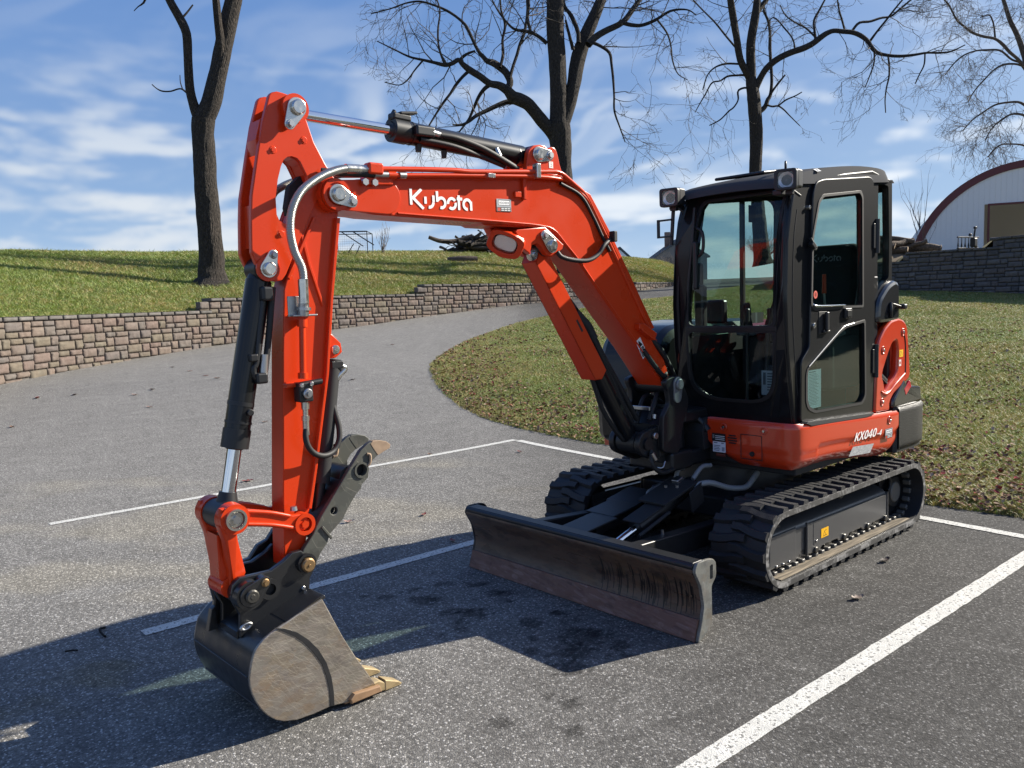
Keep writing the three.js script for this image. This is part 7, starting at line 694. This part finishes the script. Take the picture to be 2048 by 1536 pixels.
  part('handle_recess', d, hoseMat, box(-0.205, 1.485, zN + 0.021, 0.10, 0.135, 0.008, 0.003)); part('door_handle', d, satin, box(-0.185, 1.492, zN + 0.04, 0.032, 0.115, 0.022, 0.008), box(-0.185, 1.43, zN + 0.032, 0.075, 0.016, 0.022, 0.006)); part('handle_knob', d, zinc, pin(-0.318, 1.472, zN + 0.02, zN + 0.034, 0.016)); part('grab_bar', d, chrome, tube([[-0.322, 1.60, zN + 0.02], [-0.29, 1.588, zN + 0.035], [0.03, 1.582, zN + 0.035], [0.075, 1.583, zN + 0.02]], 0.006, 8)); part('latch_box', d, satin, box(0.10, 1.53, zN + 0.03, 0.085, 0.065, 0.02, 0.006), box(0.10, 1.53, zN + 0.042, 0.06, 0.042, 0.008, 0.003)); part('door_trim', d, steelM, tube([[-0.375, 1.232, zN + 0.026], [0.005, 1.424, zN + 0.026], [0.10, 1.454, zN + 0.026], [0.20, 1.464, zN + 0.026]], 0.004, 6)); for (const y of [2.02, 1.20]) part('hinge', d, satin, cyl([0.512, y - 0.11, zN + 0.026], [0.512, y + 0.11, zN + 0.026], 0.018, 0.018, 12), box(0.485, y, zN + 0.024, 0.05, 0.16, 0.016, 0.004)); part('door_catch', d, satin, box(-0.345, 1.945, zN + 0.03, 0.05, 0.03, 0.03, 0.006, 0, 0, -0.6), cyl([-0.37, 1.985, zN + 0.03], [-0.32, 1.93, zN + 0.035], 0.008, 0.012, 10)); part('catch_stud', d, zinc, pin(-0.326, 1.928, zN + 0.03, zN + 0.045, 0.013), pin(-0.352, 2.165, zN, zN + 0.02, 0.012));
  decal('round_sticker', d, -0.265, 1.655, zN + 0.008, 0.05, 0.05, 96, (x, w, h) => { x.clearRect(0, 0, w, h); x.fillStyle = '#c8402c'; x.beginPath(); x.arc(w / 2, h / 2, w * 0.48, 0, 6.283); x.fill(); x.strokeStyle = '#e9b8a8'; x.lineWidth = 3; x.beginPath(); x.arc(w / 2, h / 2, w * 0.38, 0, 6.283); x.stroke(); x.fillStyle = '#8a2418'; x.fillRect(w * 0.3, h * 0.3, w * 0.4, h * 0.4); }, 0, 0.5, true); decal('paper_sheet', d, -0.255, 1.085, zN - 0.004, 0.165, 0.235, 256, (x, w, h) => { x.fillStyle = '#aebfca'; x.fillRect(0, 0, w, h); x.fillStyle = '#5d6a78'; x.fillRect(w * 0.1, h * 0.04, w * 0.5, h * 0.025); for (let k = 0; k < 22; k++) x.fillRect(w * 0.08, h * (0.1 + k * 0.038), w * (0.55 + 0.25 * ((k * 7) % 5) / 5), h * 0.012); });
  // work lamps, mirror bracket
  const lamp = (x, y, z, yaw) => { const g = group('cab_lamp', EX), f = m => { m.scale(0.70, 0.70, 0.70); m.rotateY(yaw); m.translate(x, y, z); return m; }; part('lamp_housing', g, satin, f(box(0.05, 0.012, 0, 0.12, 0.15, 0.185, 0.02)), f(prism(roundPoly([[-0.09, -0.08], [0.09, -0.08], [0.092, 0.085], [-0.092, 0.085]], 0.03), 0, 0.05, 0.006, [roundPoly([[-0.062, -0.058], [0.062, -0.058], [0.062, 0.062], [-0.062, 0.062]], 0.025)]).rotateY(-Math.PI / 2).translate(0.0, 0, 0))); part('lamp_reflector', g, mirrorBowl, f(surface(14, 8, (u, v) => { const a = u * 2 * Math.PI, r = v; return [0.0 - 0.034 * r * r + 0.006, Math.sin(a) * 0.064 * r, Math.cos(a) * 0.066 * r]; }))); part('lamp_bulb', g, lensGlass, f(box(-0.02, 0, 0, 0.02, 0.02, 0.02, 0.008))); part('lamp_lens', g, lensGlass, f(box(-0.044, 0.002, 0, 0.006, 0.126, 0.13, 0.003))); part('lamp_bracket', g, satin, f(box(0.06, -0.09, 0.0, 0.05, 0.04, 0.06, 0.006)), f(cyl([0.09, -0.08, 0.02], [0.13, -0.12, 0.06], 0.012, 0.012, 8))); };
  lamp(-0.655, 2.287, -0.052, 0.18); lamp(-0.64, 2.298, 0.735, 0.18); part('lamp_arm', cab, satin, box(-0.57, 2.235, -0.07, 0.10, 0.03, 0.05, 0.006), box(-0.57, 2.24, 0.66, 0.10, 0.03, 0.06, 0.006)); part('mirror_bracket', cab, satin, box(-0.60, 2.16, -0.145, 0.012, 0.012, 0.11, 0.003), box(-0.60, 2.055, -0.145, 0.012, 0.012, 0.11, 0.003), box(-0.60, 2.108, -0.195, 0.012, 0.118, 0.02, 0.003), cyl([-0.58, 2.22, -0.09], [-0.585, 2.0, -0.105], 0.012, 0.012, 8));
  // inside
  const s = group('seat', EX), fabric = std({ color: lin(0.018, 0.019, 0.021), roughness: 0.85, bumpMap: rep(grain, 6), bumpScale: 0.001 }); part('seat_cushion', s, fabric, box(0.32, 1.26, 0.33, 0.46, 0.14, 0.46, 0.05)); part('backrest', s, fabric, (() => { const g = box(0, 0, 0, 0.13, 0.74, 0.44, 0.06); g.rotateZ(-0.10); g.translate(0.56, 1.62, 0.37); return g; })()); { const m = decal('seat_lettering', s, 0, 0, 0, 0.22, 0.055, 380, kubotaLogo('#8a9096'), 0, 0.8, true); m.geometry.rotateY(-Math.PI / 2); m.geometry.rotateZ(-0.10); m.geometry.translate(0.518, 1.90, 0.375); } part('seat_base', s, matte, box(0.34, 1.04, 0.33, 0.4, 0.3, 0.38, 0.02));
  const beltM = std({ color: lin(0.30, 0.30, 0.28), roughness: 0.7 }); part('seat_belt', s, beltM, tube([[0.55, 1.95, 0.585], [0.52, 1.80, 0.60], [0.50, 1.62, 0.60], [0.46, 1.46, 0.585]], 0.008, 6)); part('belt_boot', s, hoseMat, ...[0, 1, 2, 3, 4].map(k => cyl([0.40 - k * 0.016, 1.52 - k * 0.028, 0.60], [0.393 - k * 0.016, 1.502 - k * 0.028, 0.60], 0.03, 0.03, 12)));
  const c = group('control_console', EX), grey = std({ color: lin(0.10, 0.11, 0.12), roughness: 0.6 }); part('console_box', c, matte, box(0.30, 1.22, 0.07, 0.5, 0.36, 0.15, 0.03), box(0.28, 1.20, 0.585, 0.42, 0.34, 0.11, 0.03)); part('console_top', c, grey, box(0.12, 1.42, 0.07, 0.28, 0.035, 0.14, 0.012, 0, 0, 0.1), box(0.16, 1.39, 0.585, 0.24, 0.035, 0.10, 0.012, 0, 0, 0.1)); for (const z of [0.09, 0.575]) part('joystick', c, matte, cyl([0.02, 1.43, z], [-0.01, 1.53, z], 0.022, 0.016, 12), box(-0.02, 1.565, z, 0.05, 0.10, 0.045, 0.02, 0, 0, 0.2)); part('safety_lever', c, cover, cyl([0.05, 1.66, 0.60], [0.04, 1.78, 0.605], 0.014, 0.012, 10)); part('safety_rod', c, steelM, cyl([0.09, 1.40, 0.60], [0.05, 1.66, 0.60], 0.007)); part('display_panel', c, satin, box(-0.16, 1.56, -0.06, 0.06, 0.16, 0.15, 0.02), box(-0.30, 1.72, -0.10, 0.05, 0.34, 0.06, 0.02)); part('travel_lever', c, satin, cyl([-0.30, 0.95, 0.26], [-0.26, 1.50, 0.24], 0.012), cyl([-0.30, 0.95, 0.38], [-0.26, 1.50, 0.40], 0.012), box(-0.26, 1.53, 0.24, 0.03, 0.10, 0.03, 0.01), box(-0.26, 1.53, 0.40, 0.03, 0.10, 0.03, 0.01)); part('pedal', c, matte, box(-0.34, 0.94, 0.26, 0.16, 0.02, 0.09, 0.006, 0, 0, -0.4), box(-0.34, 0.94, 0.38, 0.16, 0.02, 0.09, 0.006, 0, 0, -0.4)); part('wiper', cab, satin, tube([[-0.565, 2.22, 0.06], [-0.585, 2.0, 0.055], [-0.595, 1.75, 0.03], [-0.592, 1.62, 0.025]], 0.009, 6), box(-0.59, 1.86, 0.08, 0.03, 0.30, 0.03, 0.012), tube([[-0.56, 2.10, 0.06], [-0.57, 2.06, 0.12], [-0.575, 1.95, 0.125], [-0.575, 1.90, 0.07]], 0.010, 6)); part('tool_tray', cab, satin, box(-0.45, 1.60, 0.02, 0.06, 0.28, 0.07, 0.02)); { const m = decal('info_label', c, 0, 0, 0, 0.13, 0.15, 128, (x, w, h) => { x.fillStyle = '#8d99a4'; x.fillRect(0, 0, w, h); x.fillStyle = '#3c454f'; x.fillRect(w * 0.08, h * 0.08, w * 0.14, h * 0.5); for (let k = 0; k < 7; k++) x.fillRect(w * 0.3, h * (0.1 + k * 0.11), w * 0.6, h * 0.045); }); m.geometry.rotateY(-Math.PI / 2); m.geometry.translate(-0.45, 1.13, 0.52); } decal('far_label', cab, 0.30, 1.50, zFar + 0.05, 0.24, 0.075, 64, (x, w, h) => { x.fillStyle = '#1d2022'; x.fillRect(0, 0, w, h); x.fillStyle = '#50565a'; x.fillRect(w * 0.55, 0, w * 0.1, h); });
}
{ // engine hood, rear covers, counterweight, right-hand cover
  const h = group('engine_hood', EX), out = roundPoly(P.hood.map(p => [p[0], p[1]]), 0.03, 3), hole = roundPoly(P.hoodHole, 0.02, 3);
  part('hood_panel', h, cover, prism(out, 0.685, 0.735, 0.014, [hole])); part('hood_recess', h, cover, prism(out.map(p => [lerp(p[0], 0.78, 0.05), lerp(p[1], 1.15, 0.04)]), 0.58, 0.66, 0.01)); part('hood_rear', h, cover, prism([[0.62, 0.86], [0.62, 1.42], [0.85, 1.468], [0.95, 1.44], [1.0, 1.38], [1.05, 1.08], [1.04, 0.86]], -0.70, 0.60, 0.03)); part('air_grille', h, hoseMat, box(0.66, 1.075, 0.70, 0.12, 0.02, 0.04, 0.004, 0, 0, -0.5), box(0.67, 1.05, 0.70, 0.10, 0.012, 0.04, 0.004, 0, 0, -0.5)); part('hood_groove', h, satin, tube([[0.92, 1.385, 0.734], [0.955, 1.28, 0.734], [0.96, 1.1, 0.734], [0.945, 1.06, 0.734]], 0.006, 6)); for (const [x, y] of [[0.602, 1.265], [0.912, 1.37], [0.595, 0.915]]) { part('bolt_dish', h, cover, (() => { const g = new THREE.TorusGeometry(0.024, 0.005, 8, 22); g.translate(x, y, 0.735); return g; })()); part('bolt', h, zinc, pin(x, y, 0.728, 0.745, 0.011)); } part('hood_ridge', h, cover, tube([[0.58, 0.985, 0.728], [0.63, 0.965, 0.735], [0.70, 0.975, 0.735], [0.80, 1.02, 0.735], [0.95, 1.075, 0.73]], 0.013, 8)); decal('caution_sticker', h, 0.885, 1.225, 0.7365, 0.06, 0.05, 64, (x, w, hh) => { x.fillStyle = '#f0bd00'; x.fillRect(0, 0, w, hh); x.strokeStyle = '#3a2e00'; x.lineWidth = 3; x.strokeRect(w * 0.2, hh * 0.25, w * 0.25, hh * 0.5); x.beginPath(); x.moveTo(w * 0.6, hh * 0.2); x.lineTo(w * 0.8, hh * 0.8); x.stroke(); }); decal('white_sticker', h, 0.868, 1.16, 0.7365, 0.036, 0.045, 32, (x, w, hh) => { x.fillStyle = '#e6dcd6'; x.fillRect(0, 0, w, hh); x.fillStyle = '#b05040'; x.fillRect(w * 0.2, hh * 0.3, w * 0.6, hh * 0.4); });
  const gloss = phys({ color: lin(0.02, 0.0205, 0.022), roughness: 0.25, clearcoat: 0.8, clearcoatRoughness: 0.08 }); part('cab_shoulder', EX, gloss, prism(roundPoly([[0.53, 1.445], [0.545, 1.60], [0.68, 1.70], [0.80, 1.735], [0.86, 1.70], [0.868, 1.45]], 0.05), 0.36, 0.735, 0.025)); part('mirror_stub', EX, satin, box(0.83, 1.55, 0.765, 0.05, 0.035, 0.05, 0.012), cyl([0.72, 1.57, 0.745], [0.80, 1.55, 0.765], 0.008, 0.008, 8), tube([[0.70, 1.58, 0.74], [0.685, 1.53, 0.748], [0.70, 1.48, 0.742]], 0.012, 8)); part('rear_cover', EX, gloss, prism(roundPoly([[0.76, 0.855], [0.765, 0.915], [0.93, 1.04], [0.955, 1.03], [0.945, 0.96], [1.0, 0.99], [1.22, 0.965], [1.24, 0.855]], 0.02), 0.35, 0.742, 0.018)); part('reflector', EX, phys({ color: lin(0.55, 0.02, 0.03), roughness: 0.2, clearcoat: 1 }), box(0.985, 0.975, 0.735, 0.11, 0.055, 0.02, 0.006, 0, 0, 0.55));
  const cw = phys({ color: lin(0.009, 0.0093, 0.010), roughness: 0.55, clearcoat: 0.2, clearcoatRoughness: 0.3, bumpMap: rep(grain, 2), bumpScale: 0.003 }), pl = new THREE.CatmullRomCurve3([V(0.83, 0, 0.752), V(0.98, 0, 0.755), V(1.18, 0, 0.75), V(1.33, 0, 0.705), V(1.40, 0, 0.58), V(1.425, 0, 0.3), V(1.42, 0, -0.1), V(1.31, 0, -0.38), V(1.2, 0, -0.62), V(1.0, 0, -0.75), V(0.8, 0, -0.76)]); const yt = 0.862, yb = 0.515; part('counterweight', EX, cw, surface(70, 14, (u, v) => { const p = pl.getPointAt(u), t = pl.getTangentAt(u), y = lerp(yb, yt, v), k = 0.06 * smooth(0.18, 0, v) ** 1.5 + 0.02 * smooth(0.93, 1, v) ** 2; return [p.x + t.z * k, y, p.z - t.x * k]; }), (() => { const q = pl.getPoints(40).map(p => [p.x * 0.99, -p.z * 0.985]); q.push([0.8, 0.7], [0.8, -0.72]); return prism(q, yb + 0.02, yt - 0.004, 0.002).rotateX(-Math.PI / 2); })());
  const rc = group('right_cover', EX); part('tank_cover', rc, black, prism(roundPoly([[-0.60, 0.66], [-0.62, 1.0], [-0.55, 1.36], [-0.42, 1.475, 0.10], [0.1, 1.50], [0.62, 1.49], [0.65, 0.66]], 0.09, 8), -0.78, -0.24, 0.07)); part('tank_side', rc, cover, prism([[-0.5, 0.62], [-0.5, 0.86], [0.9, 0.86], [0.9, 0.62]], -0.795, -0.72, 0.01));
}
// ---------------------------------------------------------------- grass and fallen leaves
function tuftGeo(seed, n, h, w, spread) { const r = rng(seed), p = [], idx = []; for (let k = 0; k < n; k++) { const a = r() * 6.283, R = spread * Math.sqrt(r()), bx = Math.cos(a) * R, bz = Math.sin(a) * R, d = r() * 6.283, hh = h * (0.5 + 0.7 * r()), ln = hh * (0.25 + 0.8 * r()), f = r() * 6.283, wx = Math.cos(f) * w / 2, wz = Math.sin(f) * w / 2, b = p.length / 3, mx = bx + Math.cos(d) * ln * 0.35, mz = bz + Math.sin(d) * ln * 0.35; p.push(bx - wx, -0.01, bz - wz, bx + wx, -0.01, bz + wz, mx + wx * 0.8, hh * 0.62, mz + wz * 0.8, mx - wx * 0.8, hh * 0.62, mz - wz * 0.8, bx + Math.cos(d) * ln, hh, bz + Math.sin(d) * ln); idx.push(b, b + 1, b + 2, b, b + 2, b + 3, b + 3, b + 2, b + 4); } const g = new THREE.BufferGeometry(); g.setAttribute('position', new THREE.Float32BufferAttribute(p, 3)); g.setAttribute('uv', new THREE.Float32BufferAttribute(new Float32Array(p.length / 3 * 2), 2)); g.setIndex(idx); g.computeVertexNormals(); return g; }
const bladeMat = phys({ color: 0xffffff, roughness: 0.62, side: THREE.DoubleSide, transmission: 0.45, thickness: 0 });
function scatter(name, geo, mat, list, label, category) { const m = new THREE.InstancedMesh(geo, mat, list.length), o = new THREE.Object3D(), c = new THREE.Color(); list.forEach((q, i) => { o.position.set(q.x, q.y, q.z); o.rotation.set(q.rx ?? 0, q.ry, q.rz ?? 0); o.scale.set(q.s, q.sy ?? q.s, q.s); o.updateMatrix(); m.setMatrixAt(i, o.matrix); m.setColorAt(i, c.setRGB(...q.c)); }); m.name = name; m.castShadow = m.receiveShadow = true; tag(m, label, category, null, 'stuff'); top(m); return m; }
const frustum = (x, y, z, pad = 1.12) => { const v = V(x, y, z).applyMatrix4(camera.matrixWorldInverse); const d = -v.z; return d > 0.5 && Math.abs(v.x) < d * 0.6184 * pad + 0.4 && Math.abs(v.y) < d * 0.4638 * pad + 0.4; };
function bladeTone(r, dry) { const t = r() < dry ? 1 : 0, k = 0.75 + 0.5 * r(); return t ? [0.44 * k, 0.36 * k, 0.12 * k] : [lerp(0.19, 0.29, r()) * k, lerp(0.27, 0.33, r()) * k, 0.045 * k]; }
{
  const r = rng(101), lawn = [[], []], leaves = [];
  const seen = (x, z, f) => { const d = Math.hypot(x, z); return d > 4 && r() < f(d); };
  // lawn beside the bays: candidates thinned with distance, tufts grow coarser as they thin out
  for (let k = 0; k < 900000; k++) {
    const d = 5.5 + 40 * r() ** 1.9, a = (r() - 0.5) * 1.28 , x = Math.sin(a) * d, z = -Math.cos(a) * d; if (x < -2 || x > 30) continue;
    if (!insideIsland(x, z)) continue; const sd = islandDist(x, z); if (sd < 0.015) continue; if (!frustum(x, H(x, z), z)) continue;
    if (lawn[0].length + lawn[1].length > 240000) break;
    const y = lawnY(x, z, sd), patch = fbm(x * 0.35, z * 0.35, 3, 3), dry = clamp(0.36 + 0.9 * patch + 0.25 * smooth(0.7, 0, sd)), s = clamp(d / 15, 0.75, 2.2) * (0.7 + 0.6 * r());
    lawn[k & 1].push({ x, y, z, ry: r() * 6.283, s, sy: s * (0.75 + 0.25 * fbm(x, z, 7, 2)) * clamp(15 / d, 0.6, 1), c: bladeTone(r, dry) });
  }
  scatter('lawn_grass', tuftGeo(1, 8, 0.048, 0.0055, 0.045), bladeMat, lawn[0], 'short grass with dry straw on the lawn beside the drive', 'grass'); scatter('lawn_grass', tuftGeo(2, 9, 0.042, 0.006, 0.05), bladeMat, lawn[1], 'short grass with dry straw on the lawn beside the drive', 'grass');
  const hl = [[], []];
  for (let k = 0; k < 420000; k++) {
    const u = 0.08 + 0.9 * r(), t = 0.05 + 29 * r() ** 1.5, q = hillPoint(u, t); if (!frustum(q.x, q.y, q.z, 1.03)) continue; if (hl[0].length + hl[1].length > 170000) break;
    const d = Math.hypot(q.x, q.z), dry = clamp(hillDry(u, t) + 0.8 * fbm(q.x * 0.25, q.z * 0.25, 5, 3)), s = clamp(d / 15, 1, 3.2) * (0.7 + 0.6 * r());
    hl[k & 1].push({ x: q.x, y: q.y, z: q.z, ry: r() * 6.283, s, sy: s * 0.55 * (0.8 + 0.5 * r()) * (1 + 1.1 * smooth(15, 24, t) * r() ** 3), c: bladeTone(r, dry) });
  }
  scatter('bank_grass', tuftGeo(3, 8, 0.075, 0.007, 0.06), bladeMat, hl[0], 'green grass on the bank above the block wall', 'grass'); scatter('bank_grass', tuftGeo(4, 9, 0.065, 0.007, 0.065), bladeMat, hl[1], 'green grass on the bank above the block wall', 'grass');
  // leaf litter
  const leafTone = () => { const q = r(), k = 0.7 + 0.6 * r(); return q < 0.52 ? [0.26 * k, 0.165 * k, 0.095 * k] : q < 0.64 ? [0.40 * k, 0.29 * k, 0.20 * k] : q < 0.87 ? [0.15 * k, 0.08 * k, 0.06 * k] : [0.22 * k, 0.04 * k, 0.045 * k]; };
  for (let k = 0; k < 120000; k++) {
    const d = 5.5 + 36 * r() ** 1.5, a = (r() - 0.5) * 1.28, x = Math.sin(a) * d, z = -Math.cos(a) * d; if (!insideIsland(x, z)) continue; const sd = islandDist(x, z); if (!frustum(x, H(x, z), z)) continue;
    const dens = clamp(0.08 + 0.85 * smooth(-0.05, 0.32, fbm(x * 0.7, z * 0.7, 12, 3) + 0.34 * smooth(2.6, 0.2, sd) - 0.04)) * smooth(30, 10, d) + 0.05; if (r() > dens) continue; if (leaves.length > 26000) break;
    leaves.push({ x, y: lawnY(x, z, sd) + 0.022 + 0.012 * r(), z, rx: (r() - 0.5) * 1.2, ry: r() * 6.283, rz: (r() - 0.5) * 1.2, s: (0.45 + 0.5 * r()) * clamp(d / 14, 1, 1.5), c: leafTone() });
  }
  for (let k = 0; k < 30000; k++) { const u = 0.42 + 0.55 * r(), t = 0.1 + 13 * r() ** 1.3, q = hillPoint(u, t); if (!frustum(q.x, q.y, q.z) || r() > smooth(0.5, 0.8, u) * (0.35 + 0.9 * smooth(-0.1, 0.3, fbm(q.x * 0.3, q.z * 0.3, 2, 2)))) continue; leaves.push({ x: q.x, y: q.y + 0.05, z: q.z, rx: (r() - 0.5) * 1.2, ry: r() * 6.283, rz: (r() - 0.5) * 1.2, s: 1.5 + 1.3 * r(), c: leafTone() }); }
  const leafGeo = (() => { const p = [], idx = [], o = [[-0.034, 0], [-0.012, 0.016], [0.006, 0.021], [0.022, 0.012], [0.038, 0.0], [0.022, -0.013], [0.004, -0.02], [-0.014, -0.015]]; p.push(0, 0, 0); for (const [x, z] of o) p.push(x, 0.010 * Math.abs(z) / 0.02 + 0.006 * (x / 0.034) ** 2, z); for (let i = 0; i < o.length; i++) idx.push(0, 1 + (i + 1) % o.length, 1 + i); const g = new THREE.BufferGeometry(); g.setAttribute('position', new THREE.Float32BufferAttribute(p, 3)); g.setAttribute('uv', new THREE.Float32BufferAttribute(new Float32Array(p.length / 3 * 2), 2)); g.setIndex(idx); g.computeVertexNormals(); return g; })();
  scatter('leaf_litter', leafGeo, phys({ color: 0xffffff, roughness: 0.95, specularIntensity: 0.3, side: THREE.DoubleSide }), leaves, 'brown and dark red fallen leaves strewn over the lawn', 'leaves');
}
// single leaves and twigs on the asphalt
function fallenLeaf(x, z, yaw, s, c, label, flip = 0.5) { const pts = [[-1, 0], [-0.7, 0.18], [-0.55, 0.12], [-0.35, 0.55], [-0.15, 0.35], [0.1, 0.62], [0.22, 0.28], [0.6, 0.34], [0.55, 0.12], [1, 0]], o = [...pts, ...pts.slice(1, -1).reverse().map(p => [p[0] - 0.05, -p[1] * 0.9])], sh = new THREE.ShapeGeometry(shapeOf(o)); const g = surface(14, 10, (u, v) => { const a = u * 2 - 1, w = (v * 2 - 1), half = 0.62 * Math.pow(1 - a * a, 0.6) * (0.78 + 0.22 * Math.sin(a * 9)), b = w * half; return [a * s, s * (0.30 * flip * b * b * 2.2 + 0.34 * flip * a * a + 0.06 * noise(a * 3, b * 3, x) ) + 0.006, b * s, u, v]; }); sh.dispose(); const m = new THREE.Mesh(g, std({ color: lin(...c), roughness: 0.6, side: THREE.DoubleSide, map: stoneMap })); m.name = 'fallen_leaf'; m.position.set(x, H(x, z) + 0.002, z); m.rotation.y = yaw; m.castShadow = m.receiveShadow = true; tag(m, label, 'leaf'); top(m); return m; }
{
  const at = (x, z) => { const w = exWorld(x, 0, z); return [w.x, w.z]; }, brown = [0.20, 0.12, 0.075], pale = [0.36, 0.24, 0.20], rust = [0.22, 0.06, 0.045], dark = [0.07, 0.05, 0.04];
  fallenLeaf(...at(-1.684, -2.42), 0.3, 0.045, pale, 'pinkish curled leaf on the asphalt right of the thumb', 0.9); fallenLeaf(...at(-1.165, -2.138), 1.2, 0.035, rust, 'rust brown leaf on the asphalt midway between thumb and far track', 0.8); fallenLeaf(...at(-1.462, -1.392), 2.0, 0.035, rust, 'small rust leaf lying by the far end of the blade', 0.8);
  fallenLeaf(...at(-1.542, -4.548), 0.5, 0.06, rust, 'dark red leaf on the asphalt left of the arm'); fallenLeaf(...at(2.60, -5.42), 0.2, 0.085, [0.30, 0.03, 0.03], 'bright red leaf at the edge of the lawn'); fallenLeaf(...at(-0.666, 1.165), 0.4, 0.042, [0.30, 0.24, 0.19], 'pale curled leaf on the asphalt in front of the near track', 1.0); fallenLeaf(...at(0.056, 1.0), 0.7, 0.042, dark, 'dark curled leaf on the asphalt beside the near track', 1.0);
  const more = [[150, 790], [270, 790], [75, 797], [25, 855], [345, 735], [380, 743], [412, 752], [435, 757], [305, 780], [300, 815], [490, 890], [530, 845], [705, 760], [785, 690], [1040, 905], [860, 910], [560, 1055]]; let n = 0;
  const moreLabels = ['dark leaf on the drive below the left end of the block wall', 'pale leaf on the drive straight below the wall at left', 'rust leaf on the open drive at far left', 'brown leaf on the drive nearest the left picture edge', 'dark leaf at the wall foot left of the arm', 'pale leaf near the wall foot left of the bucket cylinder', 'rust leaf between the wall foot and the bucket cylinder', 'brown leaf close left of the bucket cylinder barrel', 'dark leaf on the drive midway along the left wall', 'pale leaf alone on the drive below the others at left', 'rust leaf between bucket cylinder and arm', 'brown leaf close beside the arm below the hose fitting', 'dark leaf on the drive right of the thumb cylinder top', 'pale leaf far up the drive seen under the boom', 'rust leaf beside the corner of the bay lines', 'brown leaf on the asphalt between the thumb and the lawn', 'dark leaf partly behind the arm above the bucket link'];
  for (const [px, py] of more) { const dir = V((px - 1024) / 1656, -(py - 768) / 1656, -1).applyQuaternion(camera.quaternion), q = camera.position.clone(); for (let i = 0; i < 3000; i++) { q.addScaledVector(dir, 0.012); if (q.y < H(q.x, q.z)) break; } const rr = rng(300 + n++); fallenLeaf(q.x, q.z, rr() * 6, clamp(Math.hypot(q.x, q.z) * 0.0042, 0.03, 0.07), [brown, dark, pale, rust][n % 4], moreLabels[n - 1], 0.5 + rr() * 0.5); }
  const stick = (pts, r, label) => { const m = new THREE.Mesh(tube(pts.map(([x, z, h]) => [x, H(x, z) + r + h, z]), r, 6, 14), barkMat); m.name = 'twig'; m.castShadow = true; tag(m, label, 'twig'); top(m); };
  stick([[-2.245, -4.33, 0.0], [-2.242, -4.27, 0.015], [-2.215, -4.23, 0.01], [-2.18, -4.20, 0]], 0.006, 'dark bent twig on the asphalt left of the bucket'); stick([[-2.30, -4.03, 0], [-2.27, -4.03, 0.004], [-2.24, -4.04, 0.0]], 0.004, 'small twig at the edge of the shadow left of the bucket');
}
renderer.render(scene, camera);
